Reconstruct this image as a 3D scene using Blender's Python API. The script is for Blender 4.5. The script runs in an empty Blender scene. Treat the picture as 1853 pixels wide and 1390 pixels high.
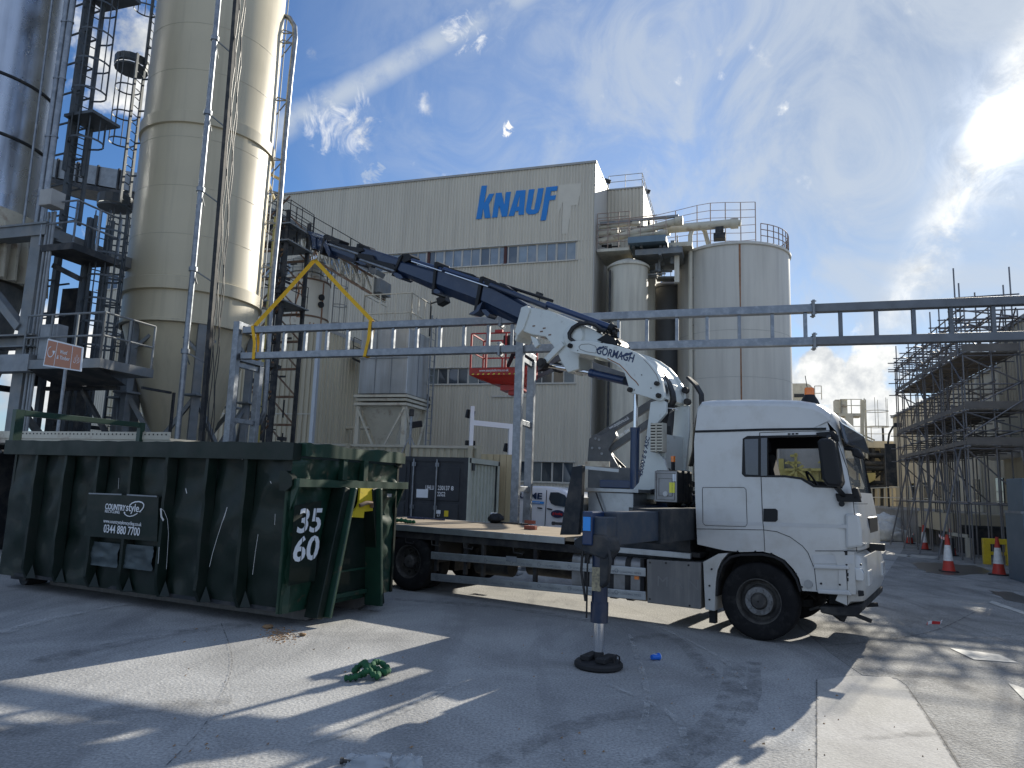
import bpy, bmesh, math, random
from mathutils import Vector, Matrix
random.seed(7)
S = bpy.context.scene
COL = S.collection
RAD = math.radians
# ------------------------------------------------------------------ camera
F_PX, PITCH, ROLL, CAM_H = 1285.0, RAD(8.2), RAD(2.0), 1.9
_f = Vector((0, math.cos(PITCH), math.sin(PITCH)))
_u0 = Vector((0, -math.sin(PITCH), math.cos(PITCH)))
_r0 = Vector((1, 0, 0))
_R = _r0*math.cos(ROLL) + _u0*math.sin(ROLL)
_U = _u0*math.cos(ROLL) - _r0*math.sin(ROLL)
CAM = Vector((0, 0, CAM_H))
cd = bpy.data.cameras.new('camera')
cam = bpy.data.objects.new('camera', cd); COL.objects.link(cam)
cd.sensor_fit = 'HORIZONTAL'; cd.sensor_width = 36; cd.lens = F_PX/1853*36
cd.clip_start = .1; cd.clip_end = 3000
m = Matrix((_R, _U, -_f)).transposed().to_4x4(); m.translation = CAM
cam.matrix_world = m
S.camera = cam
# ------------------------------------------------------------------ light
SUN_AZ, SUN_EL = RAD(36.0), RAD(24.4)
sund = Vector((math.sin(SUN_AZ)*math.cos(SUN_EL), math.cos(SUN_AZ)*math.cos(SUN_EL), math.sin(SUN_EL)))
sl = bpy.data.lights.new('sun', 'SUN'); sl.energy = 3.9; sl.angle = RAD(.5); sl.color = (1, .93, .80)
so = bpy.data.objects.new('sun', sl); COL.objects.link(so)
so.rotation_euler = sund.to_track_quat('Z', 'Y').to_euler(); so.location = (0, 0, 60)
S.view_settings.view_transform = 'Standard'; S.view_settings.look = 'None'
S.view_settings.gamma = 1; S.view_settings.exposure = .95
S.cycles.max_bounces = 6; S.cycles.diffuse_bounces = 3; S.cycles.glossy_bounces = 3
S.cycles.transmission_bounces = 4; S.cycles.transparent_max_bounces = 8
S.cycles.caustics_reflective = False; S.cycles.caustics_refractive = False

def ray(u, v):
    return (u-926.5)/F_PX*_R - (v-695)/F_PX*_U + _f
def gnd(u, v, z=0.0):
    d = ray(u, v); return CAM + d*((z-CAM_H)/d.z)
def atY(u, v, Y):
    d = ray(u, v); return CAM + d*(Y/d.y)

# ------------------------------------------------------------------ sky
W = bpy.data.worlds.new('World'); S.world = W; W.use_nodes = True
nt = W.node_tree; N = nt.nodes; L = nt.links; N.clear()
def nd(t, **k):
    n = N.new(t)
    for a, b in k.items(): setattr(n, a, b)
    return n
def mth(op, a, b=None, c=None, clamp=False):
    n = nd('ShaderNodeMath', operation=op, use_clamp=clamp)
    for i, x in enumerate((a, b, c)):
        if x is None: continue
        if isinstance(x, (int, float)): n.inputs[i].default_value = x
        else: L.new(x, n.inputs[i])
    return n.outputs[0]
def dot(vec):
    n = nd('ShaderNodeVectorMath', operation='DOT_PRODUCT'); L.new(DIR, n.inputs[0]); n.inputs[1].default_value = vec
    return n.outputs['Value']
def sstep(x, lo, hi):
    n = nd('ShaderNodeMapRange', interpolation_type='SMOOTHSTEP'); L.new(x, n.inputs['Value'])
    n.inputs['From Min'].default_value = lo; n.inputs['From Max'].default_value = hi
    return n.outputs[0]
def noise(scale, detail=6, rough=.6, stretch=None, dist=0, rot=None, off=(0, 0, 0)):
    mp = nd('ShaderNodeMapping'); L.new(DIR, mp.inputs[0]); mp.inputs['Location'].default_value = off
    if stretch: mp.inputs['Scale'].default_value = stretch
    if rot: mp.inputs['Rotation'].default_value = rot
    n = nd('ShaderNodeTexNoise'); L.new(mp.outputs[0], n.inputs['Vector'])
    n.inputs['Scale'].default_value = scale; n.inputs['Detail'].default_value = detail
    n.inputs['Roughness'].default_value = rough; n.inputs['Distortion'].default_value = dist
    return n.outputs['Fac']
tc = nd('ShaderNodeTexCoord'); nv = nd('ShaderNodeVectorMath', operation='NORMALIZE'); L.new(tc.outputs['Generated'], nv.inputs[0])
DIR = nv.outputs[0]
sky = nd('ShaderNodeTexSky', sky_type='NISHITA'); sky.sun_disc = False
sky.sun_elevation = SUN_EL; sky.sun_rotation = SUN_AZ; sky.air_density = 1.0; sky.dust_density = .25; sky.ozone_density = 3.0
def band(p, q, w, soft=1.0):
    n = ray(*p).normalized().cross(ray(*q).normalized()).normalized()
    a = mth('ABSOLUTE', dot(n)); return sstep(a, w, w*(1-soft))
def spot(p, r0, r1):
    return sstep(dot(ray(*p).normalized()), math.cos(r1), math.cos(r0))
fine = noise(9, 9, .65, dist=.4); big = noise(2.6, 6, .6, off=(3, 1, 0))
strk = noise(7, 8, .62, stretch=(1, 1, 1.0), dist=1.2, off=(1.3, .2, 5))
# contrail crossing upper left
c1 = mth('MULTIPLY', band((490, 240), (930, 0), .030), mth('MULTIPLY', sstep(noise(14, 8, .6), .22, .62), sstep(dot(ray(700, 120).normalized()), .93, .985)))
c1 = mth('MULTIPLY', c1, .85)
# broad veil near the sun
ds = dot(sund)
veil = mth('MULTIPLY', sstep(ds, .58, .95), mth('MULTIPLY_ADD', sstep(strk, .32, .68), .62, .38))
veil = mth('MULTIPLY', veil, .80)
c2 = mth('MULTIPLY', band((1120, 320), (1853, 225), .075), mth('MULTIPLY', sstep(fine, .40, .72), sstep(ds, .70, .92)))
c2 = mth('MULTIPLY', c2, .75)
# bright streak falling from the sun
c3 = mth('MULTIPLY', band((1835, 170), (1660, 510), .045), mth('MULTIPLY', sstep(noise(16, 9, .7, dist=.6), .30, .62), sstep(ds, .945, .985)))
c3b = mth('MULTIPLY', mth('MULTIPLY', band((1700, 420), (1560, 660), .028), sstep(fine, .35, .7)), mth('MULTIPLY', spot((1630, 560), .02, .17), .5))
# cumulus low on the right and behind the silos on the left
el = nd('ShaderNodeSeparateXYZ'); L.new(DIR, el.inputs[0]); elz = el.outputs['Z']; elx = el.outputs['X']
cum = noise(6.5, 11, .56, stretch=(1, 1, 1.7), dist=.25, off=(.35, .12, .4))
lowband = mth('MULTIPLY', sstep(elz, .20, .145), sstep(elx, .15, .30))
cuA = mth('MULTIPLY', sstep(cum, .44, .54), lowband)
cuD = sstep(mth('ADD', mth('MULTIPLY', mth('MAXIMUM', spot((1478, 680), .0, .055), mth('MAXIMUM', spot((1585, 688), .0, .06), spot((1600, 760), .0, .09))), .34), noise(13, 10, .58, off=(1, 2, 2))), .66, .78)
cuB = mth('MULTIPLY', sstep(mth('ADD', mth('MULTIPLY', spot((165, 95), .02, .14), .30), noise(9, 10, .58, off=(2, 2, 2))), .66, .80), 1.0)
cuC = mth('MULTIPLY', sstep(mth('ADD', mth('MULTIPLY', spot((130, 640), .02, .13), .36), noise(9, 10, .58, off=(4, 2, 2))), .66, .82), 1.0)
w1 = sstep(mth('ADD', mth('MULTIPLY', spot((615, 225), .0, .075), .25), noise(20, 9, .62, dist=1.3, off=(6, 0, 1))), .66, .92)
w2 = sstep(mth('ADD', mth('MULTIPLY', spot((838, 62), .0, .045), .25), noise(30, 9, .62, dist=1.3, off=(9, 0, 1))), .68, .94)
w3 = sstep(mth('ADD', mth('MULTIPLY', spot((917, 235), .0, .018), .28), noise(60, 6, .6, dist=1, off=(9, 3, 1))), .72, .82)
w4 = sstep(mth('ADD', mth('MULTIPLY', spot((675, 320), .0, .030), .30), noise(30, 9, .6, dist=1.0, off=(3, 5, 1))), .72, .88)
hor = mth('MULTIPLY', sstep(elz, .30, .0), .45)
def mx(a, b): return mth('MAXIMUM', a, b)
rear = mth('MULTIPLY', sstep(el.outputs['Y'], .25, -.35), mth('MULTIPLY_ADD', sstep(noise(2.2, 6, .6, off=(7, 7, 7)), .38, .60), .75, .25))  # unseen bright cloud cover behind the camera, added as fill light
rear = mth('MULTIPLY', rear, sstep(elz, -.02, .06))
thin = mx(mx(c1, veil), mx(mx(c2, hor), mth('MULTIPLY', mx(w4, 0.0), .6)))
c3 = mth('MULTIPLY', c3, .8)
thick = mx(mx(c3, mx(cuA, cuD)), mx(mx(cuB, cuC), mx(mx(mth('MULTIPLY', w1, .8), mth('MULTIPLY', w2, .7)), mx(w3, c3b))))
def mixc0(f, a, b):
    n = nd('ShaderNodeMix', data_type='RGBA'); L.new(f, n.inputs[0]); n.inputs[6].default_value = a; n.inputs[7].default_value = b; return n.outputs[2]
tint = nd('ShaderNodeMix', data_type='RGBA', blend_type='MULTIPLY'); tint.inputs[0].default_value = 1
L.new(sky.outputs[0], tint.inputs[6]); L.new(mixc0(sstep(ds, .93, 1.0), (.56, .78, 1.02, 1), (.36, .46, .56, 1)), tint.inputs[7])
def mixc(f, a, col):
    n = nd('ShaderNodeMix', data_type='RGBA'); L.new(f, n.inputs[0]); L.new(a, n.inputs[6])
    if isinstance(col, tuple): n.inputs[7].default_value = col
    else: L.new(col, n.inputs[7])
    return n.outputs[2]
skc = mixc(thin, tint.outputs[2], (4.2, 4.75, 5.5, 1))
shade = nd('ShaderNodeMix', data_type='RGBA'); L.new(sstep(noise(11, 8, .6, off=(.35, .12, .55)), .40, .66), shade.inputs[0])
shade.inputs[6].default_value = (8.6, 8.6, 8.3, 1); shade.inputs[7].default_value = (4.0, 4.3, 4.7, 1)
skc = mixc(thick, skc, shade.outputs[2])
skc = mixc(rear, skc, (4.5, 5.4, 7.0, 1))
# aureole of the veiled sun
g1 = mth('MULTIPLY', mth('POWER', mth('MAXIMUM', ds, 0), 5000), 40)
g2 = mth('MULTIPLY', mth('POWER', mth('MAXIMUM', ds, 0), 300), 3.6)
g2 = mth('MULTIPLY', g2, mth('MULTIPLY_ADD', sstep(noise(15, 9, .68, dist=.8), .36, .62), .85, .12))
g2 = mth('MULTIPLY', g2, mth('MULTIPLY_ADD', band((1845, 150), (1740, 380), .085), .9, .12))
g3 = mth('MULTIPLY', mth('POWER', mth('MAXIMUM', ds, 0), 30), .5)
gl = mth('ADD', mth('ADD', g1, g2), g3)
gc = nd('ShaderNodeMix', data_type='RGBA', blend_type='ADD'); gc.inputs[0].default_value = 1
gv = nd('ShaderNodeCombineXYZ'); L.new(gl, gv.inputs[0]); L.new(mth('MULTIPLY', gl, .97), gv.inputs[1]); L.new(mth('MULTIPLY', gl, .88), gv.inputs[2])
L.new(skc, gc.inputs[6]); L.new(gv.outputs[0], gc.inputs[7])
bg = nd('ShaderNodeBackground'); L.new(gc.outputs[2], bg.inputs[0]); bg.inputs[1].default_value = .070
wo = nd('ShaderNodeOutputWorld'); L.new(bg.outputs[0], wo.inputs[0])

# ------------------------------------------------------------------ materials
def M(name, col, rough=.6, metal=0.0, var=.12, scale=1.5, dirt=None, damt=.5, dscale=1.2, streak=False, bump=0.0, bscale=30, spec=.5, dlo=.45, dhi=.7, trans=0, emit=None, alpha=None, coat=0, zdirt=None, rvar=0):
    mt = bpy.data.materials.new(name); mt.use_nodes = True
    t = mt.node_tree; b = t.nodes['Principled BSDF']
    def n_(k, **kw):
        x = t.nodes.new(k)
        for a, c in kw.items(): setattr(x, a, c)
        return x
    tcn = n_('ShaderNodeTexCoord'); co = tcn.outputs['Object']
    ns = n_('ShaderNodeTexNoise'); ns.inputs['Scale'].default_value = scale; ns.inputs['Detail'].default_value = 6; ns.inputs['Roughness'].default_value = .6
    t.links.new(co, ns.inputs['Vector'])
    r = n_('ShaderNodeValToRGB'); r.color_ramp.elements[0].position = .3; r.color_ramp.elements[1].position = .7
    c3 = Vector(col[:3])
    r.color_ramp.elements[0].color = (*(c3*(1-var)), 1); r.color_ramp.elements[1].color = (*[min(1, x*(1+var)) for x in c3], 1)
    t.links.new(ns.outputs['Fac'], r.inputs[0]); out = r.outputs[0]
    dm = None
    if dirt:
        mp = n_('ShaderNodeMapping'); t.links.new(co, mp.inputs[0])
        if streak: mp.inputs['Scale'].default_value = (6, 6, .35)
        n2 = n_('ShaderNodeTexNoise'); n2.inputs['Scale'].default_value = dscale; n2.inputs['Detail'].default_value = 8; n2.inputs['Roughness'].default_value = .65
        t.links.new(mp.outputs[0], n2.inputs['Vector'])
        mr = n_('ShaderNodeMapRange'); mr.inputs['From Min'].default_value = dlo; mr.inputs['From Max'].default_value = dhi; mr.inputs['To Max'].default_value = damt
        t.links.new(n2.outputs['Fac'], mr.inputs['Value']); dm = mr.outputs[0]
        if zdirt:
            sp = n_('ShaderNodeSeparateXYZ'); t.links.new(co, sp.inputs[0])
            mz = n_('ShaderNodeMapRange'); mz.inputs['From Min'].default_value = zdirt[0]; mz.inputs['From Max'].default_value = zdirt[1]
            mz.inputs['To Min'].default_value = zdirt[2]; mz.inputs['To Max'].default_value = 0
            t.links.new(sp.outputs['Z'], mz.inputs['Value'])
            ad = n_('ShaderNodeMath', operation='ADD', use_clamp=True); 
            mu = n_('ShaderNodeMath', operation='MULTIPLY'); t.links.new(mz.outputs[0], mu.inputs[0]); t.links.new(ns.outputs['Fac'], mu.inputs[1])
            t.links.new(dm, ad.inputs[0]); t.links.new(mu.outputs[0], ad.inputs[1]); dm = ad.outputs[0]
        mi = n_('ShaderNodeMix', data_type='RGBA'); t.links.new(dm, mi.inputs[0]); t.links.new(out, mi.inputs[6]); mi.inputs[7].default_value = (*dirt, 1)
        out = mi.outputs[2]
    t.links.new(out, b.inputs['Base Color'])
    b.inputs['Roughness'].default_value = rough; b.inputs['Metallic'].default_value = metal; b.inputs['Specular IOR Level'].default_value = spec
    if rvar:
        m2 = n_('ShaderNodeMapRange'); m2.inputs['From Min'].default_value = .3; m2.inputs['From Max'].default_value = .7
        m2.inputs['To Min'].default_value = max(.05, rough-rvar); m2.inputs['To Max'].default_value = min(1, rough+rvar)
        t.links.new(ns.outputs['Fac'], m2.inputs['Value']); t.links.new(m2.outputs[0], b.inputs['Roughness'])
    if coat: b.inputs['Coat Weight'].default_value = coat
    if trans: b.inputs['Transmission Weight'].default_value = trans
    if alpha is not None: b.inputs['Alpha'].default_value = alpha
    if emit: b.inputs['Emission Color'].default_value = (*emit[:3], 1); b.inputs['Emission Strength'].default_value = emit[3]
    if bump:
        nb = n_('ShaderNodeTexNoise'); nb.inputs['Scale'].default_value = bscale; nb.inputs['Detail'].default_value = 5
        t.links.new(co, nb.inputs['Vector'])
        bp = n_('ShaderNodeBump'); bp.inputs['Strength'].default_value = min(1, bump*4); bp.inputs['Distance'].default_value = bump*.1
        t.links.new(nb.outputs['Fac'], bp.inputs['Height']); t.links.new(bp.outputs[0], b.inputs['Normal'])
    return mt
RUST = (.16, .06, .025)
mat = dict(
 white=M('cab white', (.57, .575, .56), .33, 0, .03, 2, dirt=(.36, .33, .28), damt=.6, dscale=2.6, dlo=.48, dhi=.82, coat=.35, zdirt=(.4, 1.9, .95)),
 crane_white=M('crane white', (.60, .63, .60), .38, 0, .05, 3, dirt=(.20, .17, .13), damt=.6, dscale=5, dlo=.60, dhi=.78, coat=.3),
 navy=M('crane navy', (.008, .022, .058), .34, .1, .2, 4, dirt=(.05, .045, .04), damt=.6, dscale=4, dlo=.5, dhi=.8, coat=.4),
 blue=M('cylinder blue', (.007, .028, .090), .33, 0, .12, 3, coat=.3),
 chrome=M('chrome', (.72, .73, .75), .16, 1, .04, 4),
 black=M('black rubber', (.011, .011, .012), .7, 0, .2, 8, bump=.02, bscale=60),
 hose=M('hose', (.010, .010, .011), .45, 0, .2, 8),
 blackp=M('black plastic', (.010, .011, .013), .5, 0, .1, 6, spec=.3),
 tyre=M('tyre', (.014, .014, .015), .9, 0, .2, 6, spec=.15, dirt=(.10, .095, .09), damt=.35, dscale=7, dlo=.50, dhi=.8, bump=.03, bscale=50),
 rimd=M('dusty rim', (.055, .052, .05), .75, .2, .25, 6, dirt=(.15, .14, .12), damt=.6, dscale=6, bump=.01),
 rimg=M('grey hub', (.21, .21, .21), .6, .4, .15, 8, dirt=(.08, .07, .06), damt=.7, dscale=9),
 chassis=M('chassis dark', (.018, .018, .020), .8, .2, .3, 5, dirt=(.13, .12, .10), damt=.5, dscale=3, bump=.01),
 alu=M('aluminium', (.40, .42, .43), .42, .75, .12, 4, dirt=(.16, .15, .14), damt=.5, dscale=5, dlo=.5, dhi=.8),
 tank=M('tank aluminium', (.30, .30, .30), .5, .7, .15, 4, dirt=(.13, .12, .11), damt=.7, dscale=2.5, rvar=.1),
 boxgrey=M('battery box', (.17, .165, .16), .6, .2, .12, 2.5, dirt=(.30, .28, .25), damt=.5, dscale=1.8, streak=True),
 galv=M('galvanised', (.22, .24, .265), .42, .7, .25, 3.5, dirt=(.33, .355, .38), damt=.6, dscale=7, dlo=.48, dhi=.66, rvar=.12),
 galvd=M('dull galvanised', (.23, .25, .27), .6, .5, .2, 3, dirt=(.33, .34, .34), damt=.5, dscale=4),
 steel=M('grey painted steel', (.17, .19, .205), .6, .3, .2, 2, dirt=(.30, .27, .23), damt=.45, dscale=2.2, bump=.01),
 dsteel=M('dark steel', (.032, .037, .043), .65, .3, .2, 3, spec=.3, dirt=(.14, .12, .10), damt=.5, dscale=3),
 ladder=M('ladder steel', (.07, .085, .10), .55, .4, .2, 3, dirt=(.14, .13, .12), damt=.4, dscale=4),
 cream=M('cream cladding', (.56, .52, .43), .55, 0, .05, .15, dirt=(.30, .28, .24), damt=.45, dscale=.35, streak=True, dlo=.45, dhi=.8),
 cream2=M('annex cladding', (.51, .455, .33), .55, 0, .05, .3, dirt=(.30, .27, .21), damt=.5, dscale=.5, streak=True),
 silo=M('silo cream', (.51, .455, .325), .42, 0, .05, .6, dirt=(.27, .245, .19), damt=.55, dscale=.45, streak=True, dlo=.48, dhi=.8, rvar=.06),
 silog=M('tank grey', (.54, .525, .475), .5, 0, .04, .3, dirt=(.28, .27, .25), damt=.35, dscale=.4, streak=True),
 silow=M('silo white', (.56, .535, .45), .55, 0, .05, .4, dirt=(.22, .20, .17), damt=.5, dscale=.5, streak=True),
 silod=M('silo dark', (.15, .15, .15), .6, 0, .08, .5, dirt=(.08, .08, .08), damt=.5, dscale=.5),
 stainless=M('stainless', (.50, .53, .58), .28, .9, .12, .9, dirt=(.30, .31, .33), damt=.6, dscale=.5, streak=True, rvar=.08),
 rust=M('rusty steel', (.17, .10, .065), .85, .1, .35, 4, dirt=(.30, .26, .20), damt=.7, dscale=3, bump=.02),
 rustr=M('rust streak', (.26, .13, .07), .9, 0, .3, 6),
 creamst=M('cream steel', (.52, .49, .40), .6, 0, .1, 2, dirt=RUST, damt=.7, dscale=2.2, dlo=.55, dhi=.72),
 rustytank=M('rusting tank', (.56, .53, .44), .6, 0, .06, 1, dirt=RUST, damt=.85, dscale=.9, dlo=.60, dhi=.72),
 hopper=M('hopper box', (.42, .44, .46), .4, .75, .12, .9, dirt=(.24, .22, .20), damt=.6, dscale=.7, streak=True, rvar=.1),
 galv_backlit=M('galvanised painted backlit', (.14, .152, .168), .55, .5, .2, 3, dirt=(.15, .16, .17), damt=.5, dscale=4),  # galvanised steel again, its backlit darkness put into the colour for the right-hand beam
 green=M('skip green', (.002, .011, .007), .5, 0, .25, 2.5, spec=.28, dirt=(.012, .016, .014), damt=.6, dscale=2.4, dlo=.42, dhi=.62, coat=.12, rvar=.15),
 greenl=M('skip green worn', (.008, .038, .024), .48, 0, .2, 3, spec=.35, dirt=(.10, .055, .035), damt=.8, dscale=4.5, dlo=.60, dhi=.72, coat=.3),
 paintw=M('stencil white', (.66, .70, .74), .6, 0, .05, 6),
 yellow=M('yellow paint', (.62, .47, .02), .5, 0, .1, 5, dirt=(.10, .07, .04), damt=.8, dscale=7, dlo=.60, dhi=.7),
 sling=M('yellow sling', (.72, .42, .02), .8, 0, .1, 12, bump=.01),
 rag=M('green cloth', (.010, .085, .032), .85, 0, .25, 12, bump=.05, bscale=60),
 red=M('red paint', (.42, .025, .018), .42, 0, .1, 4, dirt=(.14, .03, .02), damt=.5, dscale=5),
 lift=M('lift grey', (.085, .095, .105), .5, .2, .12, 3, dirt=(.2, .2, .2), damt=.3, dscale=4),
 orange=M('hi vis orange', (.85, .12, .015), .8, 0, .08, 8),
 beacon=M('beacon amber', (.85, .20, .01), .15, 0, .05, 6, coat=.8),
 trousers=M('dark trousers', (.018, .020, .026), .85, 0, .2, 9),
 skin=M('skin', (.45, .25, .17), .6, 0, .05, 9),
 cont=M('container grey', (.016, .020, .026), .6, 0, .15, 1.5, dirt=(.05, .055, .06), damt=.5, dscale=2),
 contl=M('container pale', (.44, .47, .41), .5, 0, .06, 2, dirt=(.2, .2, .17), damt=.3, dscale=3),
 wood=M('ply deck', (.27, .215, .15), .8, 0, .18, 2.5, dirt=(.12, .09, .06), damt=.6, dscale=5, dlo=.55, dhi=.7, bump=.01),
 brick=M('brick', (.30, .085, .05), .85, 0, .2, 9),
 fence=M('fence cream', (.50, .46, .34), .6, 0, .07, 1, dirt=(.22, .19, .13), damt=.5, dscale=1.4, streak=True),
 fenceb=M('fence beige', (.52, .44, .27), .6, 0, .07, 1, dirt=(.26, .2, .12), damt=.5, dscale=1.4, streak=True),
 vanw=M('van white', (.78, .79, .82), .25, 0, .03, 2, coat=.7),
 glassd=M('dark window glass', (.03, .045, .065), .07, 0, .3, .8, spec=.9),
 glassb=M('factory window glass', (.13, .18, .235), .14, .15, .35, .6, spec=.8, dirt=(.24, .27, .30), damt=.7, dscale=1.0),
 glass=M('clear glass', (.75, .80, .80), .03, 0, 0, 1, alpha=.16),
 wframe=M('window frame', (.52, .50, .45), .6, 0, .08, 2, dirt=RUST, damt=.5, dscale=3, dlo=.6, dhi=.7),
 maroon=M('maroon post', (.07, .022, .02), .7),
 knauf=M('sign blue', (.004, .19, .56), .5, 0, .04, 1),
 ghost=M('pale repaint', (.568, .53, .445), .55, 0, .05, 2),
 text=M('navy lettering', (.012, .030, .085), .5),
 textw=M('white lettering', (.70, .72, .74), .6),
 grey=M('light grey part', (.32, .32, .31), .6, 0, .1, 3),
 signb=M('sign brown', (.40, .155, .075), .5, 0, .04, 3),
 lightgrey=M('pale grey stripe', (.50, .50, .49), .4),
 dark=M('dark interior', (.035, .037, .042), .8),
 beige=M('beige render wall', (.52, .47, .36), .8, 0, .06, .4, dirt=(.30, .26, .20), damt=.5, dscale=.5, streak=True, bump=.01, bscale=12),
 concrete=M('concrete', (.26, .25, .235), .85, 0, .12, 1, dirt=(.13, .125, .12), damt=.5, dscale=1, streak=True, bump=.02),
 scaff=M('scaffold tube', (.22, .22, .23), .5, .7, .2, 2, dirt=(.16, .11, .085), damt=.5, dscale=2),
 board=M('scaffold board', (.17, .155, .14), .85, 0, .2, 2),
 conered=M('cone red', (.50, .035, .02), .55, 0, .08, 6, dirt=(.2, .1, .08), damt=.4, dscale=8),
 conew=M('cone white', (.74, .75, .74), .5, 0, .05, 6, dirt=(.35, .33, .3), damt=.4, dscale=9),
 barr=M('barrier yellow', (.68, .50, .025), .5, 0, .07, 4, dirt=(.3, .2, .05), damt=.5, dscale=5),
 cab=M('cabinet blue grey', (.085, .125, .16), .55, 0, .08, 2, dirt=(.15, .17, .18), damt=.4, dscale=2),
 plastic=M('clear plastic', (.60, .64, .66), .25, 0, .1, 8, alpha=.42, bump=.05, bscale=25),
 cup=M('blue cup', (.01, .14, .62), .5),
 bag=M('white sack', (.60, .60, .58), .8, 0, .15, 5, bump=.05, bscale=8),
 debris=M('rust brown debris', (.27, .165, .085), .95, 0, .35, 10),
 lamp=M('lamp lens', (.55, .56, .55), .15, 0, .05, 5, spec=.8),
 mirror=M('mirror glass', (.75, .78, .80), .04, 1),
 stickb=M('blue sticker', (.03, .28, .75), .4),
 sticky=M('yellow sticker', (.75, .72, .08), .5),
 hazy=M('yellow pipe', (.42, .36, .10), .55, 0, .1, 3),
)

# ------------------------------------------------------------------ geometry helpers
class Fr:
    """vertical frame on the ground: x along azimuth, y to its left, z up"""
    def __init__(s, o, az, z=0.0):
        a = RAD(az); s.o = Vector((o[0], o[1], z)); s.x = Vector((math.sin(a), math.cos(a), 0)); s.y = Vector((-s.x.y, s.x.x, 0))
        s.rz = math.atan2(s.x.y, s.x.x)
    def W(s, x, y, z=0): return s.o + s.x*x + s.y*y + Vector((0, 0, z))
    def hit(s, u, v, y=0.0):
        n = s.y; d = ray(u, v); p = CAM + d*((s.o + n*y - CAM).dot(n)/d.dot(n)) - s.o
        return (p.dot(s.x), p.z)
    def h3(s, u, v, y=0.0):
        a = s.hit(u, v, y); return Vector((a[0], y, a[1]))
    def L(s, p):
        q = Vector(p) - s.o; return Vector((q.dot(s.x), q.dot(s.y), q.z))
def put(o, label=None, cat=None, group=None, kind=None):
    if label: o['label'] = label
    if cat: o['category'] = cat
    if group: o['group'] = group
    if kind: o['kind'] = kind
    return o
def thing(name, fr, label, cat, group=None):
    o = bpy.data.objects.new(name, None); COL.objects.link(o); o.empty_display_size = .3
    o.location = fr.o; o.rotation_euler = (0, 0, fr.rz)
    return put(o, label, cat, group)
def place(o, fr):
    o.location = fr.o; o.rotation_euler = (0, 0, fr.rz); return o
def cylfit(u0, u1, v, Y):
    """centre and radius of an upright cylinder whose outline runs between two pixel columns"""
    a0, a1 = (math.atan2(ray(u, v).x, ray(u, v).y) for u in (u0, u1)); ac = (a0+a1)/2; D = Y/math.cos(ac)
    return (math.sin(ac)*D, math.cos(ac)*D), abs(D*math.sin((a1-a0)/2))
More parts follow.
